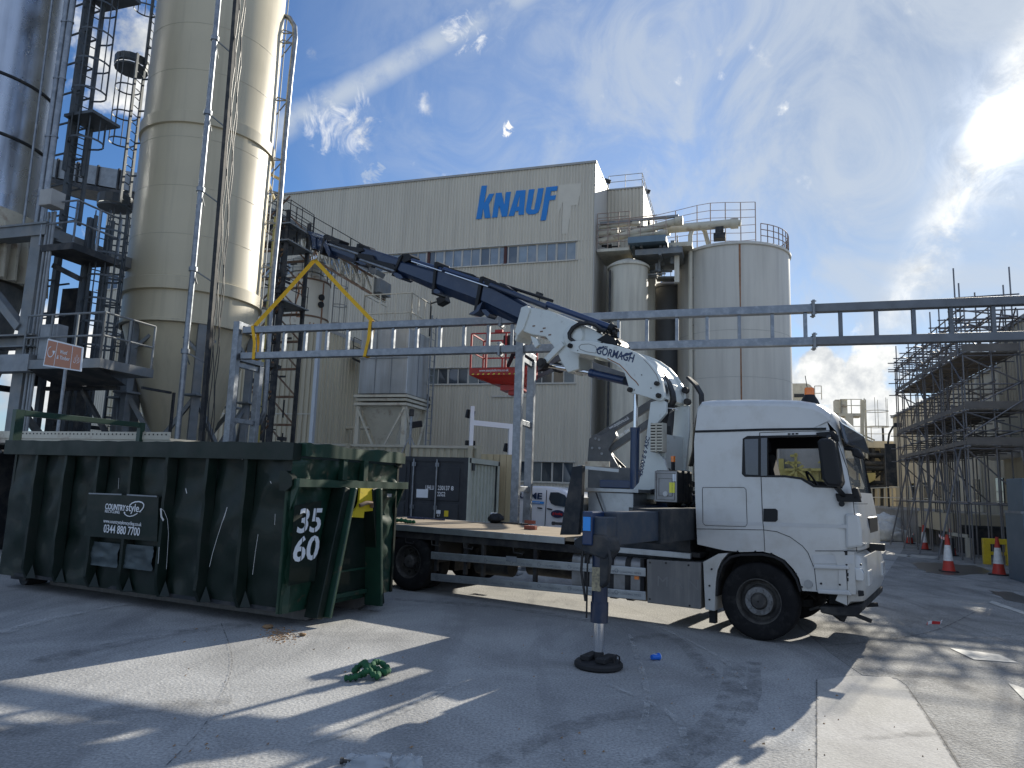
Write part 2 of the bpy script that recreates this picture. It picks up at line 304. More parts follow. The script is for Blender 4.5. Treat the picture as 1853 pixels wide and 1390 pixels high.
class MB:
    def __init__(s): s.v = []; s.f = []; s.st = []
    def add(s, vs, fs):
        b = len(s.v); s.st.append((b, len(s.f))); s.v += [tuple(p) for p in vs]; s.f += [tuple(i+b for i in f) for f in fs]; return s
    def box(s, x0, x1, y0, y1, z0, z1):
        vs = [(x, y, z) for x in (x0, x1) for y in (y0, y1) for z in (z0, z1)]
        return s.add(vs, [(0, 1, 3, 2), (4, 6, 7, 5), (0, 4, 5, 1), (2, 3, 7, 6), (0, 2, 6, 4), (1, 5, 7, 3)])
    def bar(s, p, q, w, h=None, up=(0, 0, 1)):
        p = Vector(p); q = Vector(q); h = h or w; d = (q-p)
        if d.length < 1e-6: return s
        d.normalize(); up = Vector(up)
        if abs(d.dot(up)) > .98: up = Vector((0, 1, 0)) if abs(d.y) < .9 else Vector((1, 0, 0))
        a = d.cross(up).normalized()*w/2; b = a.cross(d).normalized()*h/2
        vs = [p-a-b, p+a-b, p+a+b, p-a+b, q-a-b, q+a-b, q+a+b, q-a+b]
        return s.add(vs, [(0, 1, 2, 3), (7, 6, 5, 4), (0, 4, 5, 1), (1, 5, 6, 2), (2, 6, 7, 3), (3, 7, 4, 0)])
    def tube(s, p, q, r, n=8, r2=None, cap=True):
        p = Vector(p); q = Vector(q); d = (q-p)
        if d.length < 1e-6: return s
        d.normalize(); up = Vector((0, 0, 1)) if abs(d.z) < .95 else Vector((1, 0, 0))
        a = d.cross(up).normalized(); b = a.cross(d); r2 = r if r2 is None else r2
        cs = [(math.cos(2*math.pi*i/n), math.sin(2*math.pi*i/n)) for i in range(n)]
        vs = [p+(a*c+b*t)*r for c, t in cs]+[q+(a*c+b*t)*r2 for c, t in cs]
        fs = [(i, (i+1) % n, n+(i+1) % n, n+i) for i in range(n)]
        if cap: fs += [tuple(reversed(range(n))), tuple(range(n, 2*n))]
        return s.add(vs, fs)
    def path(s, pts, r, n=8):
        pts = [Vector(p) for p in pts]; rings = []; a = None
        for i, p in enumerate(pts):
            d = (pts[min(i+1, len(pts)-1)]-pts[max(i-1, 0)]).normalized()
            if a is None:
                up = Vector((0, 0, 1)) if abs(d.z) < .9 else Vector((1, 0, 0)); a = d.cross(up).normalized()
            a = (a-d*a.dot(d)).normalized(); b = a.cross(d); rr = r[i] if isinstance(r, (list, tuple)) else r
            rings += [p+(a*math.cos(2*math.pi*k/n)+b*math.sin(2*math.pi*k/n))*rr for k in range(n)]
        m_ = len(pts)
        fs = [(i*n+k, i*n+(k+1) % n, (i+1)*n+(k+1) % n, (i+1)*n+k) for i in range(m_-1) for k in range(n)]
        fs += [tuple(reversed(range(n))), tuple(range((m_-1)*n, m_*n))]
        return s.add(rings, fs)
    def strap(s, pts, w, t, side):
        """flat band along pts, width w along side vector"""
        side = Vector(side).normalized(); vs = []; n = len(pts); pts = [Vector(p) for p in pts]
        for i, p in enumerate(pts):
            d = (pts[min(i+1, n-1)]-pts[max(i-1, 0)]).normalized(); nn = side.cross(d).normalized()*t/2; a = side*w/2
            vs += [p-a-nn, p+a-nn, p+a+nn, p-a+nn]
        fs = [(4*i+k, 4*i+(k+1) % 4, 4*i+4+(k+1) % 4, 4*i+4+k) for i in range(n-1) for k in range(4)]
        return s.add(vs, fs+[(0, 1, 2, 3), (4*n-1, 4*n-2, 4*n-3, 4*n-4)])
    def plate(s, poly, y0, y1):
        """(x,z) polygon extruded along y"""
        n = len(poly)
        vs = [(p[0], y0, p[1]) for p in poly]+[(p[0], y1, p[1]) for p in poly]
        return s.add(vs, [tuple(range(n)), tuple(reversed(range(n, 2*n)))]+[(i, n+i, n+(i+1) % n, (i+1) % n) for i in range(n)])
    def slab(s, poly, z0, z1):
        n = len(poly); vs = [(p[0], p[1], z0) for p in poly]+[(p[0], p[1], z1) for p in poly]
        return s.add(vs, [tuple(reversed(range(n))), tuple(range(n, 2*n))]+[(i, (i+1) % n, n+(i+1) % n, n+i) for i in range(n)])
    def loft(s, rings, cap=True, closed=True):
        n = len(rings[0]); b = [p for r in rings for p in r]
        fs = [(i*n+k, i*n+(k+1) % n, (i+1)*n+(k+1) % n, (i+1)*n+k) for i in range(len(rings)-1) for k in range(n if closed else n-1)]
        if cap: fs += [tuple(reversed(range(n))), tuple(range((len(rings)-1)*n, len(rings)*n))]
        return s.add(b, fs)
    def lathe(s, prof, c=(0, 0, 0), n=32, axis='z', cap=False):
        """prof of (radius, along axis)"""
        rings = []
        for r, h in prof:
            ring = []
            for k in range(n):
                a = 2*math.pi*k/n; x, y = r*math.cos(a), r*math.sin(a)
                ring.append((c[0]+x, c[1]+y, c[2]+h) if axis == 'z' else (c[0]+x, c[1]+h, c[2]+y) if axis == 'y' else (c[0]+h, c[1]+x, c[2]+y))
            rings.append(ring)
        return s.loft(rings, cap)
    def quad(s, a, b, c, d): return s.add([a, b, c, d], [(0, 1, 2, 3)])
    def build(s, name, mt, parent=None, fr=None, smooth=False, bevel=0, ang=35, xf=None):
        me = bpy.data.meshes.new(name)
        vs = s.v if xf is None else [xf @ Vector(p) for p in s.v]
        me.from_pydata([tuple(v) for v in vs], [], s.f); me.update()
        bm = bmesh.new(); bm.from_mesh(me); bmesh.ops.recalc_face_normals(bm, faces=bm.faces); bm.to_mesh(me); bm.free()
        me.materials.append(mat[mt] if isinstance(mt, str) else mt)
        if smooth:
            me.shade_smooth() if hasattr(me, 'shade_smooth') else None
            me.set_sharp_from_angle(angle=RAD(ang))
        o = bpy.data.objects.new(name, me); COL.objects.link(o)
        if parent: o.parent = parent
        if fr: place(o, fr)
        if bevel:
            b = o.modifiers.new('bevel', 'BEVEL'); b.width = bevel; b.segments = 2; b.limit_method = 'ANGLE'; b.angle_limit = RAD(40)
        return o
def each(mb, name, mt, parent, **k):
    """every primitive of mb becomes a part of its own"""
    ends = mb.st[1:]+[(len(mb.v), len(mb.f))]
    for (v0, f0), (v1, f1) in zip(mb.st, ends):
        q = MB(); q.v = mb.v[v0:v1]; q.f = [tuple(i-v0 for i in f) for f in mb.f[f0:f1]]; q.build(name, mt, parent, **k)
def text_mb(txt, size, sx=1.0, shear=0.0, bold=0.0, ext=.002, font_space=1.0):
    """lettering as mesh in the x-y plane (x right, y up), origin at left baseline"""
    c = bpy.data.curves.new('txt', 'FONT'); c.body = txt; c.size = size; c.shear = shear; c.offset = bold*size; c.extrude = ext; c.space_character = font_space
    c.resolution_u = 3
    o = bpy.data.objects.new('txt', c); COL.objects.link(o)
    dg = bpy.context.evaluated_depsgraph_get(); dg.update(); me = bpy.data.meshes.new_from_object(o.evaluated_get(dg))
    mb = MB(); mb.v = [(v.co.x*sx, v.co.y, v.co.z) for v in me.vertices]; mb.f = [tuple(p.vertices) for p in me.polygons]
    bpy.data.objects.remove(o); bpy.data.curves.remove(c); bpy.data.meshes.remove(me)
    return mb
def write(name, txt, o, xdir, ydir, size, mt, parent, fit=None, **k):
    """text placed with baseline-left at o, running along xdir with up ydir; fit = total length"""
    mb = text_mb(txt, size, **k); xs = [v[0] for v in mb.v]
    X = Vector(xdir).normalized(); Y = Vector(ydir).normalized(); Z = X.cross(Y)
    sc = (fit/(max(xs)-min(xs))) if fit else 1
    x0 = min(xs)
    mb.v = [tuple(Vector(o)+X*((x-x0)*sc)+Y*y+Z*z) for x, y, z in mb.v]
    return mb.build(name, mt, parent)
def boolean(o, cutters):
    for c in cutters:
        md = o.modifiers.new('b', 'BOOLEAN'); md.operation = 'DIFFERENCE'; md.solver = 'EXACT'; md.object = c
        try: md.material_mode = 'TRANSFER'
        except Exception: pass
    dg = bpy.context.evaluated_depsgraph_get(); dg.update()
    me = bpy.data.meshes.new_from_object(o.evaluated_get(dg)); o.modifiers.clear(); old = o.data; o.data = me; me.name = old.name
    for c in cutters: bpy.data.objects.remove(c)
    return o
def kids(o): return [c for c in bpy.data.objects if c.parent == o]
def copy_tree(o, parent=None):
    c = o.copy(); COL.objects.link(c); c.parent = parent
    for ch in kids(o): copy_tree(ch, c)
    return c
def clad(mb, P, Q, z0, z1, pitch=.2, d=.035, frac=.5):
    """trapezoid cladding sheet between local xy points P,Q, ribs out along the left normal"""
    P = Vector((*P, 0)); Q = Vector((*Q, 0)); D = Q-P; n = max(1, round(D.length/pitch)); D /= n; nn = Vector((-D.y, D.x, 0)).normalized()*d
    pts = []
    for i in range(n):
        a = P+D*i; pts += [a, a+D*(.5-frac/2-.06), a+D*(.5-frac/2+.04)+nn, a+D*(.5+frac/2-.04)+nn, a+D*(.5+frac/2+.06)]
    pts.append(Q)
    k = len(pts); Z0 = Vector((0, 0, z0)); Z1 = Vector((0, 0, z1))
    mb.add([p+Z0 for p in pts]+[p+Z1 for p in pts], [(i, i+1, k+i+1, k+i) for i in range(k-1)])
    return mb
def rail(mb, pts, h=1.05, r=.022, n=2, post=1.5, z_mid=(.55,), kick=0):
    """handrail along pts: posts, top rail and middle rails"""
    pts = [Vector(p) for p in pts]
    for a, b in zip(pts, pts[1:]):
        k = max(1, round((b-a).length/post))
        for i in range(k+1):
            p = a.lerp(b, i/k); mb.tube(p, p+Vector((0, 0, h)), r, 6)
        for z in (h,)+tuple(z_mid): mb.tube(a+Vector((0, 0, z)), b+Vector((0, 0, z)), r*.9, 6)
        if kick: mb.bar(a+Vector((0, 0, kick/2)), b+Vector((0, 0, kick/2)), .01, kick)
    return mb
# ================================================================== ground
def ground_mat(name, c0, c1, c2, grain=.25, sc=.5, rough=.9, bump=.35):
    mt = bpy.data.materials.new(name); mt.use_nodes = True; t = mt.node_tree; b = t.nodes['Principled BSDF']
    def n_(k, **kw):
        x = t.nodes.new(k)
        for a, c in kw.items(): setattr(x, a, c)
        return x
    co = n_('ShaderNodeTexCoord').outputs['Object']
    def ns(s, d=8, r=.6, dist=0, scl=None):
        x = n_('ShaderNodeTexNoise'); x.inputs['Scale'].default_value = s; x.inputs['Detail'].default_value = d; x.inputs['Roughness'].default_value = r; x.inputs['Distortion'].default_value = dist
        if scl:
            mp = n_('ShaderNodeMapping'); mp.inputs['Scale'].default_value = scl; mp.inputs['Rotation'].default_value = (0, 0, .55); t.links.new(co, mp.inputs[0]); t.links.new(mp.outputs[0], x.inputs[0])
        else: t.links.new(co, x.inputs[0])
        return x.outputs['Fac']
    def mr(x, a, b_, c=0, d=1):
        m_ = n_('ShaderNodeMapRange'); m_.inputs['From Min'].default_value = a; m_.inputs['From Max'].default_value = b_; m_.inputs['To Min'].default_value = c; m_.inputs['To Max'].default_value = d
        t.links.new(x, m_.inputs['Value']); return m_.outputs[0]
    def mix(f, a, c):
        m_ = n_('ShaderNodeMix', data_type='RGBA')
        t.links.new(f, m_.inputs[0])
        for i, x in ((6, a), (7, c)):
            if isinstance(x, tuple): m_.inputs[i].default_value = (*x, 1)
            else: t.links.new(x, m_.inputs[i])
        return m_.outputs[2]
    col = mix(mr(ns(sc, 8, .62, .6), .38, .62), c0, c1)
    col = mix(mr(ns(sc*1.6, 7, .6, 1.5, (1, .22, 1)), .50, .72, 0, .75), col, c2)
    col = mix(mr(ns(2.6, 8, .7, .3), .60, .72, 0, .55), col, c1)
    # coarse aggregate speckle
    vo = n_('ShaderNodeTexVoronoi'); vo.inputs['Scale'].default_value = 34; t.links.new(co, vo.inputs['Vector'])
    sp = mr(ns(42, 4, .7), .35, .68, 1-grain, 1+grain)
    mm = n_('ShaderNodeVectorMath', operation='SCALE'); t.links.new(col, mm.inputs[0]); t.links.new(sp, mm.inputs['Scale'])
    pit = mr(vo.outputs['Distance'], .0, .22, .55, 1)
    gate = mr(ns(1.1, 5, .6), .46, .62, 0, 1)
    pm = n_('ShaderNodeMath', operation='MULTIPLY_ADD'); g1_ = n_('ShaderNodeMath', operation='SUBTRACT'); t.links.new(pit, g1_.inputs[0]); g1_.inputs[1].default_value = 1
    t.links.new(g1_.outputs[0], pm.inputs[0]); t.links.new(gate, pm.inputs[1]); pm.inputs[2].default_value = 1
    m2 = n_('ShaderNodeVectorMath', operation='SCALE'); t.links.new(mm.outputs[0], m2.inputs[0]); t.links.new(pm.outputs[0], m2.inputs['Scale'])
    t.links.new(m2.outputs[0], b.inputs['Base Color']); b.inputs['Roughness'].default_value = rough; b.inputs['Specular IOR Level'].default_value = .3
    ad = n_('ShaderNodeMath', operation='ADD'); t.links.new(ns(42, 4, .7), ad.inputs[0]); t.links.new(vo.outputs['Distance'], ad.inputs[1])
    bp = n_('ShaderNodeBump'); bp.inputs['Strength'].default_value = bump; bp.inputs['Distance'].default_value = .012; t.links.new(ad.outputs[0], bp.inputs['Height']); t.links.new(bp.outputs[0], b.inputs['Normal'])
    return mt
gm = ground_mat('yard surface', (.27, .27, .265), (.40, .40, .39), (.17, .172, .175), grain=.34)
rm_ = ground_mat('worn asphalt', (.20, .20, .195), (.30, .30, .29), (.12, .12, .12), grain=.42, sc=.9, bump=.6)
cm_ = ground_mat('concrete patch', (.36, .35, .325), (.42, .41, .39), (.29, .28, .27), grain=.14, sc=1.2, bump=.2)
g = MB().box(-700, 700, -60, 1500, -1, 0).build('ground', gm); put(g, kind='structure')
def sheet(name, px, mt, z, kind='structure'):
    o = MB().slab([gnd(*p)[:2] for p in px], z-.0035, z).build(name, mt); return put(o, kind=kind)
RX = [(1420, 1110), (1600, 1045), (1640, 985), (1853, 975), (2400, 960), (2600, 1500), (1760, 1500), (1738, 1390), (1690, 1312), (1640, 1240), (1622, 1228), (1560, 1222), (1500, 1180)]
sheet('road', RX, rm_, .004)
sheet('concrete_patch', [(1478, 1232), (1548, 1224), (1612, 1227), (1640, 1244), (1690, 1316), (1738, 1392), (1762, 1500), (1482, 1500), (1478, 1390)], cm_, .008)
mk = M('road paint', (.50, .49, .45), .8, 0, .1, 4, dirt=(.26, .26, .25), damt=.8, dscale=5, dlo=.42, dhi=.62)
for px in ([(1718, 1174), (1808, 1186), (1842, 1201), (1762, 1195)], [(1824, 1238), (1900, 1262), (1900, 1290), (1853, 1268)], [(1795, 1088), (1853, 1108), (1853, 1113), (1790, 1092)],
           [(1650, 1004), (1700, 1008), (1690, 1012), (1640, 1008)], [(1616, 1002), (1640, 1004), (1652, 1010), (1622, 1007)]):
    sheet('road_marking', px, mk, .012)
wet = M('wet patch', (.075, .068, .060), .35, 0, .3, 1.2, bump=.01, bscale=20)
def blob(px, n=26, jit=.16):
    cx = sum(p[0] for p in px)/len(px); cy = sum(p[1] for p in px)/len(px); out = []
    m_ = len(px)
    for i in range(n):
        t_ = i/n*m_; a = px[int(t_) % m_]; b_ = px[(int(t_)+1) % m_]; k = t_-int(t_)
        k2 = k*k*(3-2*k); u = a[0]*(1-k2)+b_[0]*k2; v = a[1]*(1-k2)+b_[1]*k2; j = 1+random.uniform(-jit, jit)
        out.append((cx+(u-cx)*j, cy+(v-cy)*j))
    return out
sheet('water', blob([(1640, 1018), (1690, 1018), (1770, 1024), (1800, 1034), (1752, 1042), (1690, 1038), (1660, 1030)]), wet, .0095)
sheet('water', blob([(1790, 1070), (1830, 1072), (1870, 1084), (1870, 1096), (1822, 1086)]), wet, .0095)

def streak(pts, w, mt, z, name='tyre_mark'):
    P_ = [Vector((*gnd(u, v)[:2], 0)) for u, v in pts]; Q = []
    for i in range(len(P_)-1):
        for k in range(5):
            t = k/5; p0, p1, p2, p3 = (P_[max(0, min(len(P_)-1, i+d))] for d in (-1, 0, 1, 2)); Q.append(.5*((2*p1)+(p2-p0)*t+(2*p0-5*p1+4*p2-p3)*t*t+(3*p1-p0-3*p2+p3)*t**3))
    Q.append(P_[-1]); L0 = []; R0 = []
    for i, p in enumerate(Q):
        d = (Q[min(i+1, len(Q)-1)]-Q[max(i-1, 0)]).normalized(); n_ = Vector((-d.y, d.x, 0))*w/2*random.uniform(.8, 1.2); L0.append(p+n_+Vector((0, 0, z))); R0.append(p-n_+Vector((0, 0, z)))
    mb = MB().add(L0+R0, [(i, i+1, len(Q)+i+1, len(Q)+i) for i in range(len(Q)-1)]); o = mb.build(name, mt); return put(o, kind='structure')
def faint(name, col, a_, sc):
    mt = bpy.data.materials.new(name); mt.use_nodes = True; t = mt.node_tree; b = t.nodes['Principled BSDF']; b.inputs['Base Color'].default_value = (*col, 1); b.inputs['Roughness'].default_value = .9
    n1 = t.nodes.new('ShaderNodeTexNoise'); n1.inputs['Scale'].default_value = sc; n1.inputs['Detail'].default_value = 8; n1.inputs['Roughness'].default_value = .75; mr = t.nodes.new('ShaderNodeMapRange')
    mr.inputs['From Min'].default_value = .42; mr.inputs['From Max'].default_value = .66; mr.inputs['To Max'].default_value = a_; co = t.nodes.new('ShaderNodeTexCoord')
    t.links.new(co.outputs['Object'], n1.inputs['Vector']); t.links.new(n1.outputs['Fac'], mr.inputs['Value']); t.links.new(mr.outputs[0], b.inputs['Alpha']); return mt
tyr = faint('tyre dirt', (.09, .09, .092), .38, 5); pal = faint('pale scuff', (.52, .52, .50), .7, 4)
for pts, w in (([(1180, 1390), (1260, 1340), (1320, 1270), (1330, 1200)], .22), ([(1230, 1390), (1310, 1330), (1360, 1270), (1365, 1200)], .16), ([(1120, 1170), (1190, 1150), (1240, 1170), (1290, 1230)], .18), ([(700, 1085), (900, 1100), (1100, 1130)], .25),
               ([(880, 1390), (1000, 1330), (1100, 1300), (1200, 1290)], .2), ([(60, 1200), (300, 1150), (450, 1130)], .3), ([(1620, 1220), (1700, 1230), (1800, 1270)], .25), ([(1560, 1340), (1680, 1330), (1760, 1345)], .10), ([(0, 1330), (200, 1290), (420, 1270)], .3)): streak(pts, w, tyr, .0135)
for pts, w in (([(0, 1148), (100, 1120), (230, 1094)], .16), ([(1180, 1130), (1300, 1190), (1350, 1250)], .05), ([(1140, 1150), (1170, 1250), (1160, 1330)], .06), ([(1100, 1240), (1220, 1300), (1240, 1390)], .06), ([(560, 1350), (720, 1290), (820, 1240)], .12)): streak(pts, w, pal, .0145, 'scuff')
for pts, w in (([(1640, 1244), (1690, 1316), (1738, 1392)], .03), ([(1478, 1232), (1478, 1390)], .015), ([(1640, 1170), (1720, 1160), (1853, 1150)], .02), ([(1500, 1170), (1600, 1160), (1700, 1140), (1780, 1100)], .02), ([(400, 1130), (420, 1200), (380, 1300), (300, 1390)], .012)): streak(pts, w, faint('crack', (.05, .05, .05), .9, 9), .0150, 'crack')

# ================================================================== main works building
BLD = Fr(atY(1077, 295, 42), -72.4)
bld = thing('factory_building', BLD, 'tall cream corrugated factory hall with blue lettering high on its front', 'factory')
ZT = BLD.hit(1077, 295)[1]
b1 = (BLD.hit(1043, 470)[1], BLD.hit(1043, 437)[1]); b2 = (BLD.hit(960, 694)[1], BLD.hit(960, 664)[1]); b3 = (BLD.hit(1000, 873)[1], BLD.hit(1000, 836)[1])
XL = 39.0; w1x = (BLD.hit(1043, 450)[0], XL); w2x = (BLD.hit(1040, 690)[0], 12.0); w3x = (BLD.hit(1038, 860)[0], 6.2)
c = MB()
clad(c, (0, 0), (XL, 0), b1[1], ZT); clad(c, (0, 0), (w1x[0], 0), b1[0], b1[1])
clad(c, (0, 0), (XL, 0), b2[1], b1[0]); clad(c, (0, 0), (w2x[0], 0), b2[0], b2[1]); clad(c, (w2x[1], 0), (XL, 0), b2[0], b2[1])
clad(c, (0, 0), (XL, 0), b3[1], b2[0]); clad(c, (0, 0), (w3x[0], 0), b3[0], b3[1]); clad(c, (w3x[1], 0), (XL, 0), b3[0], b3[1])
clad(c, (0, 0), (XL, 0), 0, b3[0]); clad(c, (XL, 0), (XL, -26), 0, ZT, pitch=.4)
c.build('wall', 'cream', bld)
MB().box(.05, XL-.05, -26, -.6, 0, ZT-.15).build('inner_wall', 'dark', bld)
MB().box(-.1, XL+.1, -26, .1, ZT, ZT+.14).build('roof', 'grey', bld)
# smooth stair strip and second block to the right
XM = 0.0; BY = -4.3; XR = BLD.hit(1163, 341, BY)[0]; X2 = 0; ZB = BLD.hit(1120, 344, BY)[1]
MB().box(-.05, -.001, -26, .045, 0, ZT-.01).build('side_wall', M('smooth panel', (.44, .43, .40), .5, 0, .04, .3, dirt=(.33, .32, .30), damt=.4, dscale=.4, streak=True), bld)
c = MB(); clad(c, (XR, BY), (XM-.02, BY), 0, ZB, pitch=.25, d=.05); clad(c, (XR, -16), (XR, BY), 0, ZB, pitch=.25, d=.05)
c.build('wall', 'cream', bld)
MB().box(XR-.06, XM-.01, -16, BY+.09, ZB, ZB+.10).build('roof', 'grey', bld)
r = MB(); rail(r, [(XM-.1, BY-.1, ZB+.1), (XR+.05, BY-.1, ZB+.1), (XR+.05, -15.8, ZB+.1)], 1.0, .025, post=1.3); r.build('roof_railing', 'grey', bld)
for x, y, z in ((-.1, -4.0, ZT), (XR+.05, BY-3, ZB+.5), (3.3, .2, 13.2)):
    MB().bar((x, y, z), (x, y, z+.5), .06).bar((x-.2, y, z+.45), (x+.2, y+.1, z+.6), .28, .2).build('floodlight', 'dsteel', bld, bevel=.02)
# window bands: two panes to a frame
def windows(xr, zr, w, posts=()):
    z0, z1 = zr; n = round((xr[1]-xr[0])/w); w = (xr[1]-xr[0])/n
    for i in range(n):
        a = xr[0]+i*w; b = a+w; mid = (a+b)/2; t = .035
        fm = MB().box(a+.002, b-.002, -.10, .0, z0, z0+t*1.3).box(a+.002, b-.002, -.10, .0, z1-t, z1)
        for x in (a+.03, mid, b-.03): fm.box(x-t*.7, x+t*.7, -.09, -.003, z0+t*1.3+.002, z1-t-.002)
        f = fm.build('window', 'wframe', bld)
        for x0, x1 in ((a+.055, mid-.026), (mid+.026, b-.055)):
            k = random.uniform(-.02, .02)
            MB().add([(x0, -.05+k, z0+t*1.3), (x1, -.05-k, z0+t*1.3), (x1, -.05-k*.3, z1-t), (x0, -.05+k*.2, z1-t)], [(0, 1, 2, 3)]).build('pane', random.choice(gl3), f)
    for x in posts: MB().box(x-.09, x+.09, -.06, .03, z0+.02, z1-.02).build('mullion', 'maroon', bld)
    MB().box(xr[0]-.1, xr[1]+.1, -.02, .10, z0-.06, z0-.002).build('sill', 'wframe', bld)
    MB().box(xr[0]-.1, xr[1]+.1, -.02, .12, z1+.002, z1+.05).build('lintel', 'wframe', bld)
gl3 = [mat['glassb'], M('factory glass pale', (.20, .26, .32), .2, .1, .3, .7, dirt=(.30, .33, .35), damt=.7, dscale=.8), M('factory glass deep', (.08, .115, .16), .1, .1, .3, .7, dirt=(.16, .19, .22), damt=.6, dscale=.9)]
px1 = [BLD.hit(914.5, 460)[0], BLD.hit(775, 480)[0], BLD.hit(645, 500)[0]]
windows(w1x, b1, 1.27, [p for p in px1])
gl3 = [mat['glassd'], M('factory glass dark', (.05, .06, .07), .1, 0, .3, .7), M('factory glass grey', (.13, .15, .155), .25, 0, .3, .7)]
windows(w2x, b2, 1.3)
windows(w3x, b3, 1.35)
MB().box(4.0, 6.2, .02, .10, 7.35, 7.45).build('drip_rail', 'wframe', bld)
# blue letters, traced as flat cut sheets fixed on the ribs
def letter(px, name, mt, y0, y1, hole=None):
    def cv(p): return BLD.hit(840+p[0]/7.721, 310+p[1]/7.721, y1)
    P = [cv(p) for p in px]
    if not hole: return MB().plate(P, y0, y1).build(name, mt, bld)
    H = [cv(p) for p in hole]
    bm = bmesh.new(); es = []
    for loop in (P, H):
        vs = [bm.verts.new((p[0], y1, p[1])) for p in loop]; es += [bm.edges.new((vs[i], vs[(i+1) % len(vs)])) for i in range(len(vs))]
    bmesh.ops.triangle_fill(bm, use_beauty=True, edges=es)
    r_ = bmesh.ops.extrude_face_region(bm, geom=bm.faces[:]); bmesh.ops.translate(bm, verts=[v for v in r_['geom'] if isinstance(v, bmesh.types.BMVert)], vec=(0, y0-y1, 0))
    mb = MB(); bm.verts.index_update(); mb.v = [tuple(v.co) for v in bm.verts]; mb.f = [tuple(v.index for v in f.verts) for f in bm.faces]; bm.free()
    return mb.build(name, mt, bld)
KN = [([(243, 203), (318, 198), (276, 450), (348, 318), (418, 308), (342, 465), (366, 650), (290, 656), (264, 512), (240, 663), (165, 668)], None),
      ([(444, 304), (522, 297), (560, 470), (583, 292), (652, 285), (598, 630), (526, 636), (486, 470), (462, 642), (388, 647)], None),
      ([(728, 270), (858, 262), (832, 605), (758, 610), (757, 552), (715, 556), (692, 622), (618, 628)], [(776, 330), (764, 492), (732, 496)]),
      ([(903, 256), (982, 248), (932, 520), (952, 540), (980, 528), (1032, 240), (1112, 232), (1056, 520), (1030, 575), (985, 598), (905, 603), (868, 580), (860, 540)], None),
      ([(1146, 222), (1306, 206), (1296, 268), (1212, 277), (1202, 342), (1282, 333), (1268, 396), (1190, 404), (1140, 683), (1066, 689)], None)]
for p, h in KN: letter(p, 'letter', 'knauf', .040, .075, h)
letter([(1330, 190), (1640, 165), (1590, 470), (1500, 480), (1440, 870), (1360, 880), (1380, 420), (1300, 640)], 'repaint_patch', 'ghost', .038, .0395)

# ================================================================== annex in front of the hall
AN = Fr(atY(580, 600, 34), -72.4); ZA = AN.hit(560, 596)[1]
an = thing('annex_building', AN, 'low beige corrugated annex behind the lifted ladder beam, left of the hopper', 'building')
c = MB(); clad(c, (0, 0), (13, 0), 0, ZA, pitch=.28, d=.05); clad(c, (0, -15), (0, 0), 0, ZA, pitch=.3, d=.05); clad(c, (13, 0), (13, -15), 0, ZA, pitch=.3, d=.05)
c.build('wall', 'cream2', an)
MB().box(-.05, 13.1, -15, .12, ZA, ZA+.18).build('roof', 'grey', an)
MB().box(-.06, .12, -.06, .14, 0, ZA-.002).build('corner_trim', M('corner trim', (.45, .48, .52), .4, .3, .05, 1), an)
MB().box(.13, 12.9, .052, .06, AN.hit(500, 750)[1], AN.hit(500, 750)[1]+.05).build('sheet_joint', 'wframe', an)
dk = MB(); zz = AN.hit(600, 640)[1]
# covered conveyor bridge and black duct on the annex side
c2 = MB(); c2.bar((-.4, -3, 8.7), (-3.4, -3.4, 7.2), .7, .5); c2.build('conveyor_casing', 'cream2', an)
MB().bar((-.3, -3, 8.2), (-3.4, -3.3, 6.75), .9, .10).build('conveyor_floor', 'dsteel', an)
r = MB(); rail(r, [(-.4, -2.5, 8.3), (-3.4, -2.8, 6.9)], 1.0, .025, post=1.0); r.build('railing', 'dsteel', an)
MB().tube((-.1, -5, 6.2), (-3.6, -5, 6.2), .42, 16).tube((-1.0, -5, 6.2), (-1.1, -5, 6.2), .48, 16).build('duct', 'blackp', an, smooth=True)
MB().tube((-.5, -3, 0), (-.5, -3, 4.6), .10, 10).tube((-.5, -3, 3.6), (-.5, -3, 3.7), .2, 10).tube((-.5, -3, 2.4), (-.5, -3, 2.5), .2, 10).build('drain_pipe', 'creamst', an, smooth=True)
MB().tube((-3.2, -3, 4.6), (.3, -3, 4.6), .09, 10).build('pipe', 'creamst', an, smooth=True)

# ================================================================== rust-streaked tank behind the annex
_c, rt = cylfit(506, 596, 550, 38)
TK = Fr(_c, -72.4)
tk = thing('rusty_tank', TK, 'short white round tank with rust streaks and seams behind the yellow slings', 'tank')
zt = TK.hit(549, 500, rt)[1]
MB().lathe([(rt, 0), (rt, zt), (rt*.97, zt+.12), (.5, zt+.75), (0.01, zt+.8)], n=48).build('shell', 'rustytank', tk, smooth=True)
for z in (zt-.03, zt-2.05, zt-3.95): MB().lathe([(rt, z-.05), (rt+.035, z-.04), (rt+.035, z+.04), (rt, z+.05)], n=48).build('seam_ring', 'rust', tk, smooth=True)
def cyl_pt(fr, u, r):     # angle on a cylinder facing the camera for pixel column u
    best = None
    for k in range(-90, 91):
        a = RAD(k); d = (Vector((0, 0, 0))-fr.o); base = math.atan2(d.y, d.x)+a
        p = fr.o+Vector((math.cos(base), math.sin(base), 0))*r; q = p-CAM; uu = 926.5+F_PX*(q+Vector((0, 0, 2))).dot(_R)/(q+Vector((0, 0, 2))).dot(_f)
        if best is None or abs(uu-u) < best[0]: best = (abs(uu-u), base)
    return best[1]-fr.rz
